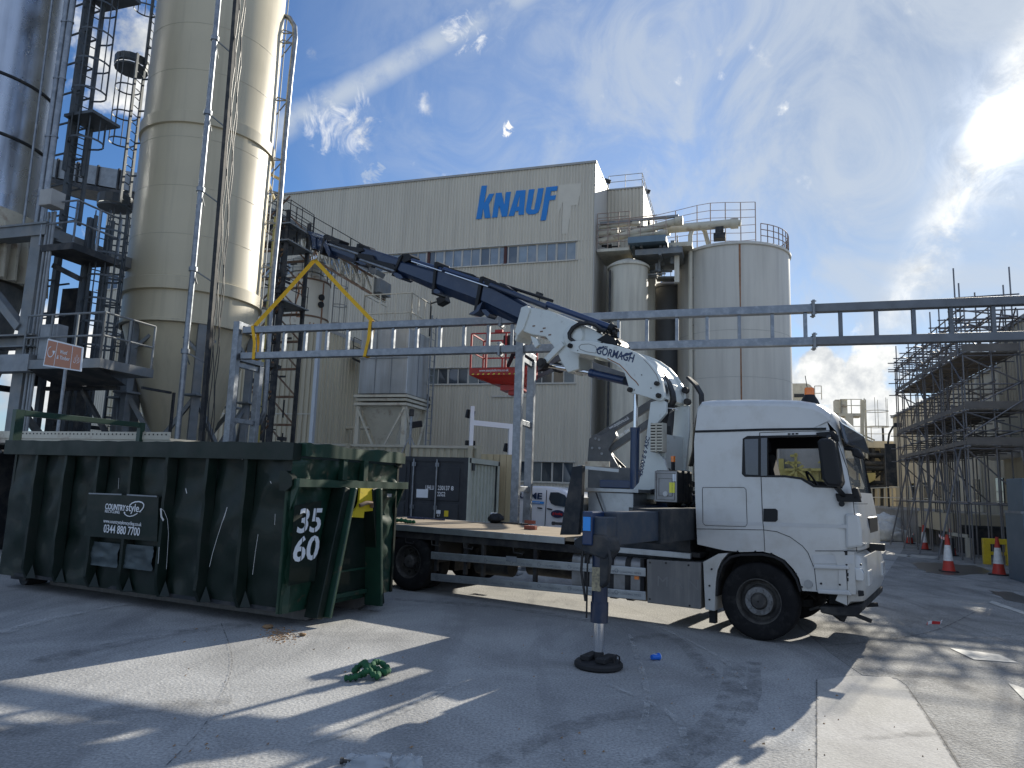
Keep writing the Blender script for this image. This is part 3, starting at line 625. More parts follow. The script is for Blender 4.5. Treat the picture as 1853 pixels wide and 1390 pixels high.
def strip(fr, parent, u, r, z0, z1, w, mt, name, t=.012, waver=0):
    a = cyl_pt(fr, u, r); mb = MB(); n = 10; da = w/2/r
    L0 = []; 
    for i in range(n+1):
        z = z0+(z1-z0)*i/n; k = 1+random.uniform(-waver, waver)
        L0.append([(r*math.cos(a-da*k), r*math.sin(a-da*k), z), ((r+t)*math.cos(a-da*k), (r+t)*math.sin(a-da*k), z), ((r+t)*math.cos(a+da*k), (r+t)*math.sin(a+da*k), z), (r*math.cos(a+da*k), r*math.sin(a+da*k), z)])
    return mb.loft(L0).build(name, mt, parent)
strip(TK, tk, 560, rt, 3, zt-.1, .10, 'rustr', 'rust_seam', waver=.5)
for u, z0, w in ((512, zt-4.3, .5), (517, zt-2.2, .3), (588, zt-4, .16), (539, zt-2.9, .06), (546, zt-2.9, .06)): strip(TK, tk, u, rt, z0, z0+(2.4 if w > .2 else .5), w, 'rustr', 'rust_stain', .006, .6)
a = cyl_pt(TK, 556, rt)
for z in (zt-.95, zt-1.35): MB().tube((rt*math.cos(a), rt*math.sin(a), z), ((rt+.12)*math.cos(a), (rt+.12)*math.sin(a), z), .17, 14).build('port', 'black', tk, smooth=True)
rr = MB(); P = [((rt+.02)*math.cos(t*math.pi/8), (rt+.02)*math.sin(t*math.pi/8), zt) for t in range(17)]; rail(rr, P, 1.0, .025, post=1.2); rr.build('railing', 'grey', tk)
MB().lathe([(.9, zt+.5), (.9, zt+1.2), (.7, zt+1.35), (.01, zt+1.4)], n=20).build('cap', 'silow', tk, smooth=True)
def cage_ladder(fr_pt, out, z0, z1, parent, mt, gap=.9, w=.45, r=.38, name='ladder', hoops=True, th=.02, nstr=5, platz=()):
    """vertical caged ladder: base point, outward direction, as parts of parent"""
    B = Vector(fr_pt); o = Vector(out).normalized(); s = Vector((-o.y, o.x, 0))
    mb = MB()
    for k in (-1, 1): mb.bar(B+s*k*w/2+Vector((0, 0, z0)), B+s*k*w/2+Vector((0, 0, z1)), th*2.2, th*3)
    z = z0+.15
    while z < z1: mb.tube(B-s*w/2+Vector((0, 0, z)), B+s*w/2+Vector((0, 0, z)), th*.6, 5); z += .3
    mb.build(name, mt, parent)
    if hoops:
        hb = MB(); z = z0+2.2; c0 = B+o*r*.95
        angs = [RAD(-115+230*i/12) for i in range(13)]; base = math.atan2(o.y, o.x)
        while z <= z1+.01:
            P = [c0+Vector((math.cos(base+a), math.sin(base+a), 0))*r+Vector((0, 0, z)) for a in angs]
            P = [B-s*w/2+Vector((0, 0, z))]+P+[B+s*w/2+Vector((0, 0, z))]
            hb.strap(P, .05, .012, (0, 0, 1)); z += gap
        for i in range(nstr):
            a = RAD(-90+180*i/(nstr-1)); p = c0+Vector((math.cos(base+a), math.sin(base+a), 0))*r
            hb.bar(p+Vector((0, 0, z0+2.2)), p+Vector((0, 0, z1)), .035, .012)
        hb.build('safety_cage', mt, parent)
A_ = cyl_pt(TK, 603, rt+.1)
cage_ladder(((rt+.2)*math.cos(A_), (rt+.2)*math.sin(A_), 0), (math.cos(A_), math.sin(A_), 0), 3, zt+1.6, tk, 'grey', gap=1.05)

# ================================================================== galvanised dust hopper on its stand
HP = Fr(atY(735, 712, 27.5), -72.4)
hp = thing('dust_hopper', HP, 'square galvanised filter box on a rust-stained cream hopper stand', 'hopper')
xw = HP.hit(648, 711)[0]; zb = HP.hit(735, 712)[1]; ztp = HP.hit(735, 594)[1]
HS = Fr(HP.o, 17.6); dd = HS.hit(772, 727)[0]
bx = MB().box(0, xw, -dd, 0, zb, ztp).build('filter_box', 'hopper', hp, bevel=.02)
sm = MB()
for k in range(1, 3): sm.box(xw*k/3-.015, xw*k/3+.015, 0, .02, zb, ztp)
for k in range(1, 2): sm.box(-.02, 0, -dd*k/2-.015, -dd*k/2+.015, zb, ztp)
sm.box(0, xw, 0, .03, (zb+ztp)/2+.1, (zb+ztp)/2+.14).build('panel_seam', 'galvd', bx)
rg = MB()
for z, e in ((zb-.10, .12), (zb-.24, .05), (zb-.42, .1)): rg.box(-e, xw+e, -dd-e, e, z-.05, z+.05)
rg.build('ring_beam', 'creamst', hp)
zg = .0; l = .16
for x, y in ((.05, -.05), (xw-.05, -.05), (.05, -dd+.05), (xw-.05, -dd+.05)):
    MB().bar((x, y, 0), (x, y, zb-.48), l).build('leg', 'creamst', hp)
cx, cy = xw/2, -dd/2
z1h, z0h = zb-.47, zb-2.2
MB().add([(.1, -.1, z1h), (xw-.1, -.1, z1h), (xw-.1, -dd+.1, z1h), (.1, -dd+.1, z1h), (cx-.35, cy+.35, z0h), (cx+.35, cy+.35, z0h), (cx+.35, cy-.35, z0h), (cx-.35, cy-.35, z0h)],
         [(0, 1, 5, 4), (1, 2, 6, 5), (2, 3, 7, 6), (3, 0, 4, 7), (0, 3, 2, 1), (4, 5, 6, 7)]).build('hopper_cone', 'creamst', hp)
br = MB(); zc = zb-1.55
for (xa, ya, xb, yb) in ((.05, .04, xw-.05, .04),):
    br.bar((xa, ya, zb-.6), (xb, yb, .9), .07).bar((xb, yb, zb-.6), (xa, ya, .9), .07)
br.bar((-.03, 0, zb-.6), (-.03, -dd, .9), .07).bar((-.03, -dd, zb-.6), (-.03, 0, .9), .07)
br.box(cx-.17, cx+.17, .05, .10, (zb+.3)/2-.25, (zb+.3)/2+.22); each(br, 'cross_brace', 'creamst', hp)
r = MB(); rail(r, [(xw, -dd, ztp), (xw, -.05, ztp), (0, -.05, ztp), (0, -dd, ztp)], 1.45, .03, post=.75, z_mid=(.65,)); r.build('railing', 'creamst', hp)
r = MB().bar((-.15, -dd*.8, ztp), (-.15, -dd*.8, ztp+1.5), .05).bar((-.15, -dd*.8, ztp+1.4), (-.7, -dd*.7, ztp+1.45), .05); r.build('lamp_bracket', 'dsteel', hp)
MB().bar((-.6, -dd*.7, ztp+1.35), (-1.0, -dd*.65, ztp+1.5), .38, .34).build('floodlight', 'blackp', hp, bevel=.04)
cage_ladder((-.2, -dd*.95, 0), (-1, 0, 0), 0.5, ztp+.9, hp, 'galvd', hoops=False)

# ================================================================== cream compound wall and gate panel
WF = Fr(atY(868, 809, 21), -72.4); zf = WF.hit(868, 809)[1]
wf = thing('compound_fence', WF, 'cream steel sheet fence with rusty capping behind the dark container', 'fence')
c = MB(); clad(c, (0, 0), (8.5, 0), 0, zf-.06, pitch=.22, d=.03, frac=.7); c.build('sheet', 'fence', wf)
MB().box(-.05, 8.5, -.05, .07, zf-.055, zf+.02).build('capping', 'creamst', wf)
for u in (869, 854, 740, 632): x = WF.hit(u, 820)[0]; MB().box(x-.07, x+.07, .035, .14, 0, zf+.03).build('post', 'fence', wf)
GT = Fr(atY(929, 823, 20.6), -72.4); zg2 = GT.hit(929, 823)[1]
gt = thing('sheet_gate', GT, 'plain beige vertical-boarded gate between the container and the steel posts', 'gate')
xg = GT.hit(870, 823)[0]; gp = MB(); n = 5
for i in range(n): gp.box(xg*i/n+.006, xg*(i+1)/n-.006, -.02, .02, .05, zg2)
gp.build('boards', 'fenceb', gt); MB().box(0, xg, -.06, -.022, .4, .5).box(0, xg, -.06, -.022, zg2-.4, zg2-.3).build('rail', 'fenceb', gt)

# ================================================================== tall white pipe frame with work lamps
LF = Fr(atY(852, 800, 22.0), 74)
lf = thing('lamp_frame', LF, 'white steel goal frame with two work lamps standing over the fence', 'light mast')
zA = LF.hit(852, 735)[1]; zB = LF.hit(852, 762)[1]; xe = LF.hit(924, 786)[0]; zE = LF.hit(924, 786)[1]
MB().bar((0, 0, 0), (0, 0, zA), .12).build('post', 'vanw', lf); MB().bar((xe, 0, 0), (xe, 0, zB-.15), .14).build('post', 'vanw', lf)
MB().bar((.06, 0, zB-.05), (xe+.05, 0, zB-.10), .10, .16).build('crossbar', 'vanw', lf)
for x, z in ((-.12, LF.hit(848, 765)[1]-.55+.55), (xe-.05, zB-.65)):
    pass
for x, z in ((0, zA-.22), (xe, zB-.75)):
    k = MB().bar((x-.16, .10, z), (x+.10, .16, z-.05), .12, .26).build('work_lamp', 'blackp', lf, bevel=.01); MB().box(x-.14, x+.08, .20, .215, z-.13, z+.08).build('lens', 'lamp', k)
MB().bar((0, .1, zB-.75), (0, .1, zB-.60), .3, .2).build('camera_box', 'blackp', lf, bevel=.02)
CM = Fr(atY(742, 800, 21.6), 74)
cmn = thing('camera_mast', CM, 'slim galvanised mast with black camera and lamp in front of the hopper legs', 'camera mast')
zC = CM.hit(742, 752)[1]; MB().tube((0, 0, 0), (0, 0, zC), .04, 8).bar((-.35, .0, zC-1.4), (0, 0, zC-.6), .03).bar((.35, 0, zC-1.4), (0, 0, zC-.6), .03).build('pole', 'galv', cmn)
MB().bar((-.02, .05, zC-.30), (.34, .12, zC-.22), .16, .20).build('floodlight', 'blackp', cmn, bevel=.02); MB().bar((0, 0, zC-.02), (0, 0, zC+.2), .14).build('camera', 'dsteel', cmn, bevel=.02)

# ================================================================== side-opening container
CN = Fr(atY(848, 828, 18), -72.4)
cn = thing('shipping_container', CN, 'dark grey side-opening container with pale corrugated end behind the truck bed', 'container')
CL, CW, CH = 6.06, 2.44, CN.hit(848, 828)[1]
fr_ = MB()
for x in (0, CL-.12):
    for y in (0, -CW+.12): fr_.box(x, x+.12, y-.12, y, .0, CH)
fr_.box(.12, CL-.12, -.10, 0, CH-.11, CH-.003).box(.12, CL-.12, -.12, 0, 0, .15).box(.12, CL-.12, -CW, -CW+.1, CH-.11, CH-.003).box(.12, CL-.12, -CW, -CW+.12, 0, .15)
fr_.build('frame', 'cont', cn)
rf = MB().box(.02, CL-.02, -CW+.02, -.02, CH-.14, CH-.045)
for i in range(24): rf.box(.15+i*.245, .27+i*.245, -CW+.1, -.1, CH-.045, CH-.015)
rf.build('roof', 'cont', cn)
MB().box(.12, CL-.12, -CW+.02, -CW+.06, .15, CH-.11).build('back_panel', 'cont', cn)
e = MB().box(-.03, 0, -CW+.002, -CW+.13, 0, CH+.002).box(-.03, 0, -.13, -.002, 0, CH+.002).box(-.03, -.001, -CW+.13, -.13, CH-.13, CH+.002).box(-.03, -.001, -CW+.13, -.13, 0, .16); e.build('end_frame', 'contl', cn)
ep = MB(); clad(ep, (.05, -CW+.13), (.05, -.13), .16, CH-.13, pitch=.272, d=-.085, frac=.42)
ep.v = [(x if False else x, y, z) for x, y, z in ep.v]; ep.build('end_panel', 'contl', cn)
for x, y, z in ((-.034, -.13, CH-.13), (-.034, -CW+.01, CH-.13)): MB().box(x, x+.03, y, y+.12, z, z+.12).build('corner_casting', 'black', cn)
MB().box(-.025, -.023+.02, -CW*.13-.12, -CW*.13+.06, CH-.32, CH-.12).build('vent', 'cont', cn)
seam = CN.hit(741, 860)[0]; lw = (CL-.24)/4
edges = [.12, seam, seam*2-.12+.02, CL-.12-lw*.9, CL-.12]
for i in range(4):
    a, b = edges[i]+.008, edges[i+1]-.008
    d = MB().box(a, b, -.075, -.035, .16, CH-.115)
    for z0, z1 in ((.25, .78), (.86, 1.40), (1.48, CH-.25)): d.box(a+.10, b-.10, -.035, -.012, z0, z1)
    dr = d.build('door', 'cont', cn, bevel=.008)
    if i < 2:
        for u in ((790, 748) if i == 0 else (700,)):
            x = CN.hit(u, 870)[0]; bar_ = MB().tube((x, .03, .1), (x, .03, CH-.06), .022, 8)
            for z in (.25, 1.3, CH-.2): bar_.box(x-.05, x+.05, -.01, .02, z-.05, z+.05)
            bar_.build('lock_bar', 'galv', dr, smooth=True)
def wr(fr, parent, txt, u, v, u2, mt, y, size, name='lettering', v2=None, **k):
    a = fr.h3(u, v, y); b = fr.h3(u2, v2 if v2 is not None else v, y)
    return write(name, txt, a, (b-a).normalized(), (0, 0, 1), size, mt, parent, fit=(b-a).length, **k)
yy = -.008
def wrc(txt, u, v, u2, size, mt='textw', **k):
    a = CN.h3(u, v, yy); b = CN.h3(u2, v, yy); a.z = b.z = CN.hit((u+u2)/2, v, yy)[1]
    write('lettering', txt, a, (-1, 0, 0), (0, 0, 1), size, mt, cn, fit=abs(a.x-b.x), **k)
wrc('UHLU', 770, 886, 785, .155, bold=.01); wrc('230137', 792, 887, 813.5, .155, bold=.01); wrc('8', 816, 887.5, 820.5, .15, bold=.01); wrc('22G2', 791, 898, 805.5, .155, bold=.01)
a = CN.hit(754, 885, yy); b = CN.hit(774, 901, yy); MB().box(b[0], a[0], -.009, -.005, b[1], a[1]).build('paper_notice', 'paintw', cn)
for u0, u1, v0, v1, mt in ((789.5, 797, 923, 930, 'paintw'), (804, 811, 924, 935, 'yellow')):
    a = CN.hit(u0, v0, yy); b = CN.hit(u1, v1, yy); MB().box(b[0], a[0], -.009, -.005, b[1], a[1]).build('decal', mt, cn)
wrc('CE', 790.5, 929, 796, .07, 'cont'); wrc('67', 790.5, 935, 796, .08); wrc('186', 804.5, 929, 810.5, .07, 'cont'); wrc('10', 805, 934, 810, .07, 'cont')
# ================================================================== tall cream silo on legs
_c, rs = cylfit(226, 474, 500, 21.5)
SI = Fr(_c, -72.4)
si = thing('tall_silo', SI, 'very tall cream silo with cone base on steel legs behind the green skip', 'silo')
def zat(v, u=352, y=None): return SI.hit(u, v, rs if y is None else y)[1]
zsk = SI.hit(310, 574, rs)[1]; zr1 = SI.hit(330, 505, rs)[1]; zr2 = SI.hit(400, 195, rs)[1]; ztop = 24
MB().lathe([(rs, zsk), (rs, ztop), (rs*.9, ztop+.4), (.01, ztop+.9)], n=72).build('shell', 'silo', si, smooth=True)
for z, o in ((zr1, .10), (zr2, .07)): MB().lathe([(rs, z-.22), (rs+o, z-.20), (rs+o, z+.16), (rs, z+.20)], n=72).build('ring_band', 'silo', si, smooth=True)
MB().lathe([(rs-.02, zsk-.06), (rs+.08, zsk-.05), (rs+.08, zsk+.03), (rs, zsk+.05)], n=72).build('skirt_ring', 'silo', si, smooth=True)
wj = MB()
for z in (zr1+1.45, zr1+2.9, zr1+4.4, zr2+1.5, zr2+3.0): wj.lathe([(rs, z-.008), (rs+.006, z-.006), (rs+.006, z+.006), (rs, z+.008)], n=72)
each(wj, 'weld_seam', M('weld line', (.43, .40, .31), .5), si)
# cone with pilasters, outlet rings
zc0 = 1.9
MB().lathe([(rs*.97, zsk), (rs*.5, zsk-2.9), (.85, zc0+.45)], n=64).build('cone', 'silo', si, smooth=True)
oc = MB(); z = zc0+.5; r_ = 1.15
MB().lathe([(.9, 2.35), (r_, 2.3), (r_+.1, 2.22), (r_, 2.15), (r_*.95, 1.75), (r_+.08, 1.7), (r_+.02, 1.62), (r_*.9, 1.2), (r_+.03, 1.15), (r_-.06, 1.08), (r_*.8, .7), (.5, .55), (.35, .1), (0.01, .1)], n=48).build('outlet', 'silo', si, smooth=True, ang=50)
legR = rs-.05
tocam = math.atan2(-SI.o.y, -SI.o.x)-SI.rz
legs = []
for k in range(6):
    a = cyl_pt(SI, 340, legR)+RAD(60*k); x, y = legR*math.cos(a), legR*math.sin(a); legs.append((x, y, a))
    MB().bar((x, y, 0), (x, y, zsk-.05), .22, .20, up=(math.cos(a), math.sin(a), 0)).box(x-.25, x+.25, y-.25, y+.25, 4.1, 4.16).build('leg', 'steel', si, bevel=.01)
br = MB()
for k in range(6):
    a = Vector((legs[k][0], legs[k][1], 0)); b = Vector((legs[(k+1) % 6][0], legs[(k+1) % 6][1], 0)); m_ = (a+b)/2; Z = lambda t: Vector((0, 0, t))
    b1_ = MB(); b1_.bar(a+Z(2.6), b+Z(2.6), .22, .2).bar(a+Z(4.1), m_+Z(2.7), .11).bar(b+Z(4.1), m_+Z(2.7), .11).bar(m_+Z(2.5), a+Z(.5), .11).bar(m_+Z(2.5), b+Z(.5), .11).bar(a+Z(zsk-.9), a*.55+b*.45+Z(zsk-.05)-Z(0), .09).bar(b+Z(zsk-.9), a*.45+b*.55+Z(zsk-.05), .09)
    each(b1_, 'brace', 'steel', si)
# pipes running up the shell
def onshell(u, z, r):
    a = cyl_pt(SI, u, r); return Vector((r*math.cos(a), r*math.sin(a), z))
P0 = onshell(318, 0, rs+.75); 
for (ub, ut, rr_, mt, nm, off) in ((324, 392, .075, 'galv', 'fill_pipe', .55),):
    pb = SI.h3(321, 790, rs+.5); pt = SI.h3(401, -60, rs+.5); pts = [pb.lerp(pt, i/12) for i in range(13)]
    q = MB().path([pb+Vector((0, 0, -1.7))]+pts, rr_, 12)
    for i in (2, 4, 6, 8, 10, 12):
        p = pts[i] if i < 13 else pts[-1]; q.tube(p-Vector((0, 0, .06)), p+Vector((0, 0, .06)), rr_*1.5, 12)
    q.build(nm, mt, si, smooth=True)
    kb = MB()
    for i in (2, 4, 6, 8, 10, 12):
        p = pts[i]; kb.bar(p, p+Vector((-.28, -.5, -.25)), .03).bar(p, p+Vector((.28, -.5, -.25)), .03)
    each(kb, 'pipe_bracket', 'galvd', si)
pb = SI.h3(366, 790, rs+.25); pt = SI.h3(432, -60, rs+.25)
MB().bar(pb+Vector((0, 0, -1.2)), pt, .12, .10).build('cable_tray', 'dsteel', si)
cb = MB()
for d_ in (.10, .16, .26, .31):
    pts = [pb.lerp(pt, i/30)+Vector((-d_+.03*math.sin(i*1.7+d_*30), .0, 0)) for i in range(31)]; cb.path([pts[0]+Vector((0, 0, -1.4))]+pts, .012, 5)
cb.build('cable', 'hose', si)
# discharge pipe loop standing off to the right
TP = onshell(471, 0, rs); TY = TP.y
pts = [SI.h3(u, v, TY) for u, v in ((458, 770), (470, 765), (478, 745), (481, 700), (487, 600), (494, 500), (504, 400), (514, 270), (525, 150), (534, 70), (533, 48), (524, 33), (511, 28), (500, 33), (497, 50))]
MB().path(pts, .085, 12).build('loop_pipe', 'galv', si, smooth=True)
kb = MB()
for v, u in ((60, 531), (78, 529), (182, 521), (290, 513), (405, 503), (485, 495), (350, 508), (560, 489)):
    p = SI.h3(u, v, TY); q = Vector((TP.x*.99, TY*.99, p.z)); kb.bar(p, q+Vector((0, 0, .05)), .035).bar(p, q+Vector((.06, -.12, -.38)), .03).bar(p, q+Vector((.1, .25, .12)), .03)
each(kb, 'pipe_bracket', 'galvd', si)
MB().tube((TP.x*1.04, TY*1.04, 3), (TP.x*1.04, TY*1.04, 19), .02, 6).build('conduit', 'galvd', si)
# yellow davit at the right of the shell
dv = MB(); a_ = 0
dv.bar(SI.h3(478, 420, TY-.3), SI.h3(482, 312, TY-.3), .10).bar(SI.h3(482, 312, TY-.3), SI.h3(507, 325, TY-.3), .09).bar(SI.h3(482, 318, TY-.3), SI.h3(497, 362, TY-.3), .06); dv.build('davit', M('davit cream', (.55, .46, .24), .6), si)
# caged ladder to the left of the silo
lx = SI.h3(208, 600, -.2)
LB = Vector((lx.x, -.2, 0))
ld = Fr(SI.W(LB.x, LB.y), -72.4)
lt = thing('silo_access_ladder', ld, 'tall dark caged ladder with rest platforms beside the cream silo', 'ladder')
def zl(v, u=230): return ld.hit(u, v, .3)[1]
dirc = (1, .25, 0)
for i, (z0, z1, sx) in enumerate(((3.2, zl(372)-.1, .0), (zl(372), zl(120)+.2, .35), (zl(120), 22, .0))):
    cage_ladder((-.15+sx*0, sx, 0), dirc, z0, z1, lt, 'ladder', gap=.95, th=.028, nstr=6, name='ladder_flight')
for z in (zl(372), zl(125)):
    n = 14; pts = [(.35+.52*math.cos(2*math.pi*k/n), .25+.52*math.sin(2*math.pi*k/n)) for k in range(n)]
    MB().slab(pts, z-.05, z+.02).build('rest_platform', 'ladder', lt); hb = MB()
    for k in range(n): hb.bar((*pts[k], z+.2), (*pts[(k+1) % n], z+.2), .02, .3)
    hb.build('toe_board', 'ladder', lt)
lb = MB(); z = 3.6
while z < 22: lb.bar((-.15, -.22, z), (-.75, -.22, z), .045).bar((-.15, .22, z), (-.75, .1, z), .045); z += 1.15
each(lb, 'wall_tie', 'ladder', lt)
ml = MB().bar((-.30, -.1, 0), (-.30, -.1, 22), .11, .11); ml.build('mast', 'ladder', lt)

# ================================================================== stainless silo at the left edge and its steel tower
_c, r2 = cylfit(-190, 104, 200, 19.0)
SS = Fr(_c, -72.4)
ss = thing('stainless_silo', SS, 'shiny stainless silo with cream flared skirt at the left edge', 'silo')
zj = SS.hit(20, 320, r2)[1]
MB().lathe([(r2, zj), (r2, 22)], n=72).build('shell', 'stainless', ss, smooth=True)
for v in (180, 70):
    z = SS.hit(20, v, r2)[1]; MB().lathe([(r2, z-.05), (r2+.04, z-.03), (r2+.04, z+.03), (r2, z+.05)], n=72).build('seam_band', 'dsteel', ss, smooth=True)
MB().lathe([(r2+.08, zj-1.9), (r2+.10, zj-.4), (r2+.03, zj+.05), (r2, zj+.06)], n=72).build('skirt', 'creamst', ss, smooth=True)
for k in range(10):
    a = cyl_pt(SS, 8+k*0, r2)+RAD(-12+9*(k-4)); c_, s_ = math.cos(a), math.sin(a); R0 = r2+.10
    MB().add([(R0*c_-.03*s_, R0*s_+.03*c_, zj-1.9), ((R0+.28)*c_-.03*s_, (R0+.28)*s_+.03*c_, zj-1.9), ((R0+.22)*c_-.03*s_, (R0+.22)*s_+.03*c_, zj-1.0), (R0*c_-.03*s_, R0*s_+.03*c_, zj-.3),
              (R0*c_+.03*s_, R0*s_-.03*c_, zj-1.9), ((R0+.28)*c_+.03*s_, (R0+.28)*s_-.03*c_, zj-1.9), ((R0+.22)*c_+.03*s_, (R0+.22)*s_-.03*c_, zj-1.0), (R0*c_+.03*s_, R0*s_-.03*c_, zj-.3)],
             [(0, 1, 2, 3), (7, 6, 5, 4), (0, 4, 5, 1), (1, 5, 6, 2), (2, 6, 7, 3), (3, 7, 4, 0)]).build('gusset', 'creamst', ss)
for u0, u1, rr_ in ((66, 124, .075), (76, 134, .075), (42, 96, .03)):
    pb = SS.h3(u0, 410, .3); pt = SS.h3(u1, -10, .3); pp = MB().path([pb.lerp(pt, i/8) for i in range(9)]+[pt+(pt-pb)*.2], rr_, 12)
    for i in (1, 3, 5, 7): p = pb.lerp(pt, i/8); pp.tube(p-Vector((0, 0, .02)), p+Vector((0, 0, .02)), rr_*1.25, 12)
    pp.build('pipe', 'galv', ss, smooth=True)
# inner cone and legs under the silo
MB().lathe([(r2*.9, zj-1.9), (r2*.75, zj-4.2), (r2*.55, zj-5.6), (.5, 1.4)], n=48).build('cone', 'galvd', ss, smooth=True)

TWR = Fr(atY(60, 600, 17.5), -72.4)
tw = thing('silo_support_tower', TWR, 'heavy grey steel support frame with beams under the stainless silo', 'steel tower')
def tp(u, v, y=0): return TWR.h3(u, v, y)
colm = [(72, 420, 52, 600, 0, .36), (43, 640, 20, 800, 0, .36)]
p = tp(80, 412); q = tp(50, 600); x0 = (p.x+q.x)/2
MB().bar((x0, 0, 0), (x0, 0, p.z), .36, .30).build('column', 'steel', tw, bevel=.01)
MB().bar((x0+3.4, 0, 0), (x0+3.4, 0, p.z), .36, .30).build('column', 'steel', tw); MB().bar((x0, -3.4, 0), (x0, -3.4, p.z), .34, .30).build('column', 'steel', tw); MB().bar((x0+.45, -1.6, 0), (x0+.45, -1.6, p.z-1.2), .55, .5).build('column', 'dsteel', tw)
zb1 = tp(60, 412).z; zb2 = tp(40, 620).z; zb3 = tp(40, 650).z
be = MB().box(x0-.35, x0+5, -.2, .2, zb1-.3, zb1).box(x0-.4, x0+5, -.22, .24, zb1-.02, zb1+.03).box(x0-.2, x0+.2, -3.4, -.2, zb1-.3, zb1); be.build('top_beam', 'steel', tw)
be = MB().box(x0-.55, x0+5, -.1, .34, zb2-.18, zb2-.14).box(x0-.55, x0+5, .04, .10, zb2-.14, zb2+.10).box(x0-.55, x0+5, -.1, .34, zb2+.10, zb2+.14); be.build('middle_beam', 'steel', tw)
be = MB().box(x0-.65, x0+5, .05, .42, zb3-.38, zb3+.04).add([(x0+1.0, .3, zb3-.42), (x0+5, .3, zb3-.42), (x0+5, .3, zb3-1.1), (x0+1.9, .3, zb3-1.1), (x0+1.0, .36, zb3-.42), (x0+5, .36, zb3-.42), (x0+5, .36, zb3-1.1), (x0+1.9, .36, zb3-1.1)], [(0, 1, 2, 3), (7, 6, 5, 4), (0, 4, 5, 1), (1, 5, 6, 2), (2, 6, 7, 3), (3, 7, 4, 0)]); be.build('transition_casing', 'galvd', tw)
MB().bar((x0+.15, .1, zb2+.35), (x0+2.2, .1, zb1-.9), .22, .2).build('diagonal_brace', 'steel', tw)
MB().bar((x0+.2, .1, .3), (x0+3.2, .1, 2.6), .14).bar((x0+.1, -3.3, .4), (x0+.1, -.3, 3.2), .14).build('diagonal_brace', 'steel', tw)
MB().box(x0-2.5, x0+5, -3.5, -3.4, 0, 1.2).build('plinth', 'grey', tw)
for dx in (-.34, -.46, -.55): MB().tube((x0+dx, .15, 0), (x0+dx, .15, zb1+.3), .035, 8).build('pipe', 'galvd', tw, smooth=True)
# upper and lower platforms with railings between tower and silo
xr1 = tp(143, 460).x; pl = MB().box(xr1, x0-.3, -1.2, .2, zb1-.75, zb1-.58).bar((x0-.3, -.2, zb1-1.0), (xr1+.1, -.2, zb1-1.4), .12).build('platform', 'dsteel', tw)
r = MB(); rail(r, [(x0-.2, .18, zb1-.58), (xr1+.03, .18, zb1-.58), (xr1+.03, -1.15, zb1-.58)], 1.1, .028, post=.8); r.build('railing', 'galv', tw)
zlow = tp(150, 655).z
xr3 = tp(207, 660).x
MB().box(xr3, x0-.4, -1.2, .4, zlow-.22, zlow).build('platform', 'steel', tw)
MB().add([(xr3, .4, zlow-.23), (x0-.5, .4, zlow-.23), (x0-.5, -.6, zlow-.5), (xr3+.2, -.6, zlow-.5)], [(0, 1, 2, 3)]).build('platform_soffit', 'dsteel', tw)
r = MB(); rail(r, [(x0-.4, .38, zlow), (xr3+.04, .38, zlow), (xr3+.04, -1.15, zlow)], 1.1, .03, post=.9); r.build('railing', 'steel', tw)
MB().box(x0-1.3, x0-.75, .0, .3, zlow+.02, zlow+.9).build('control_box', 'galvd', tw, bevel=.02)
zbx = tp(104, 385).z
MB().box(x0-.78, x0-.38, .1, .5, zbx, zbx+.42).build('junction_box', 'grey', tw, bevel=.02)
dk = MB()
for i in range(26):
    a_ = Vector((x0-random.uniform(-3.5, 3.2), -random.uniform(.6, 3.0), random.uniform(.3, 4.3))); d_ = random.choice(((1, 0, 0), (0, 1, 0), (0, 0, 1), (0, 0, 1), (.6, 0, .7)))
    dk.bar(a_, a_+Vector(d_)*random.uniform(.8, 2.6), random.choice((.06, .1, .16)))
dk.build('pipework', 'dsteel', tw)
cl = Fr(TWR.W(x0-1.0, -.9), -72.4)
l2 = thing('tower_access_ladder', cl, 'tall dark caged ladder in front of the bright cloud, next to the stainless silo', 'ladder')
za = TWR.h3(95, 345, -.9).z; zb_ = TWR.h3(140, 225, -.9).z
Lp = cl.L(atY(112, 330, TWR.W(x0-1.0, -.9).y)); 
cage_ladder((Lp.x, 0, 0), (-1, .35, 0), za-1.0, zb_+.1, l2, 'ladder', gap=.85, th=.03, r=.42, nstr=6, name='ladder_flight')
cage_ladder((Lp.x, .1, 0), (-1, .35, 0), zb_-1.5, 22, l2, 'ladder', gap=.85, th=.03, r=.42, nstr=6, name='ladder_flight')
MB().box(Lp.x-.9, Lp.x+.1, -.4, .5, zb_-.05, zb_+.03).build('rest_platform', 'ladder', l2)
MB().box(Lp.x-1.0, Lp.x+.3, -.5, .5, TWR.h3(150, 5, -.9).z, TWR.h3(150, 5, -.9).z+.1).build('rest_platform', 'ladder', l2)
MB().bar((Lp.x+.25, 0, 0), (Lp.x+.25, 0, 22), .14).build('mast', 'ladder', l2)
lb = MB(); z = 6.
while z < 22: lb.bar((Lp.x, -.2, z), (Lp.x+.9, -.3, z), .04).bar((Lp.x, .2, z), (Lp.x+.9, .1, z), .04); z += .9
each(lb, 'wall_tie', 'ladder', l2)
cl3 = Fr(atY(160, 640, 18.6), -72.4)
l3 = thing('lower_access_ladder', cl3, 'caged ladder with pale hoops rising from the lower platform left of the cream silo', 'ladder')
cage_ladder((0, 0, 0), (-1, .3, 0), zlow-2.2, cl3.hit(190, 395, 0)[1], l3, 'ladder', gap=.62, th=.028, r=.42, nstr=7, name='ladder_flight')
MB().bar((.15, -.3, 0), (.15, -.3, cl3.hit(150, 405, 0)[1]), .12).bar((.15, .3, 0), (.15, .3, cl3.hit(150, 405, 0)[1]), .12).build('mast', 'ladder', l3)
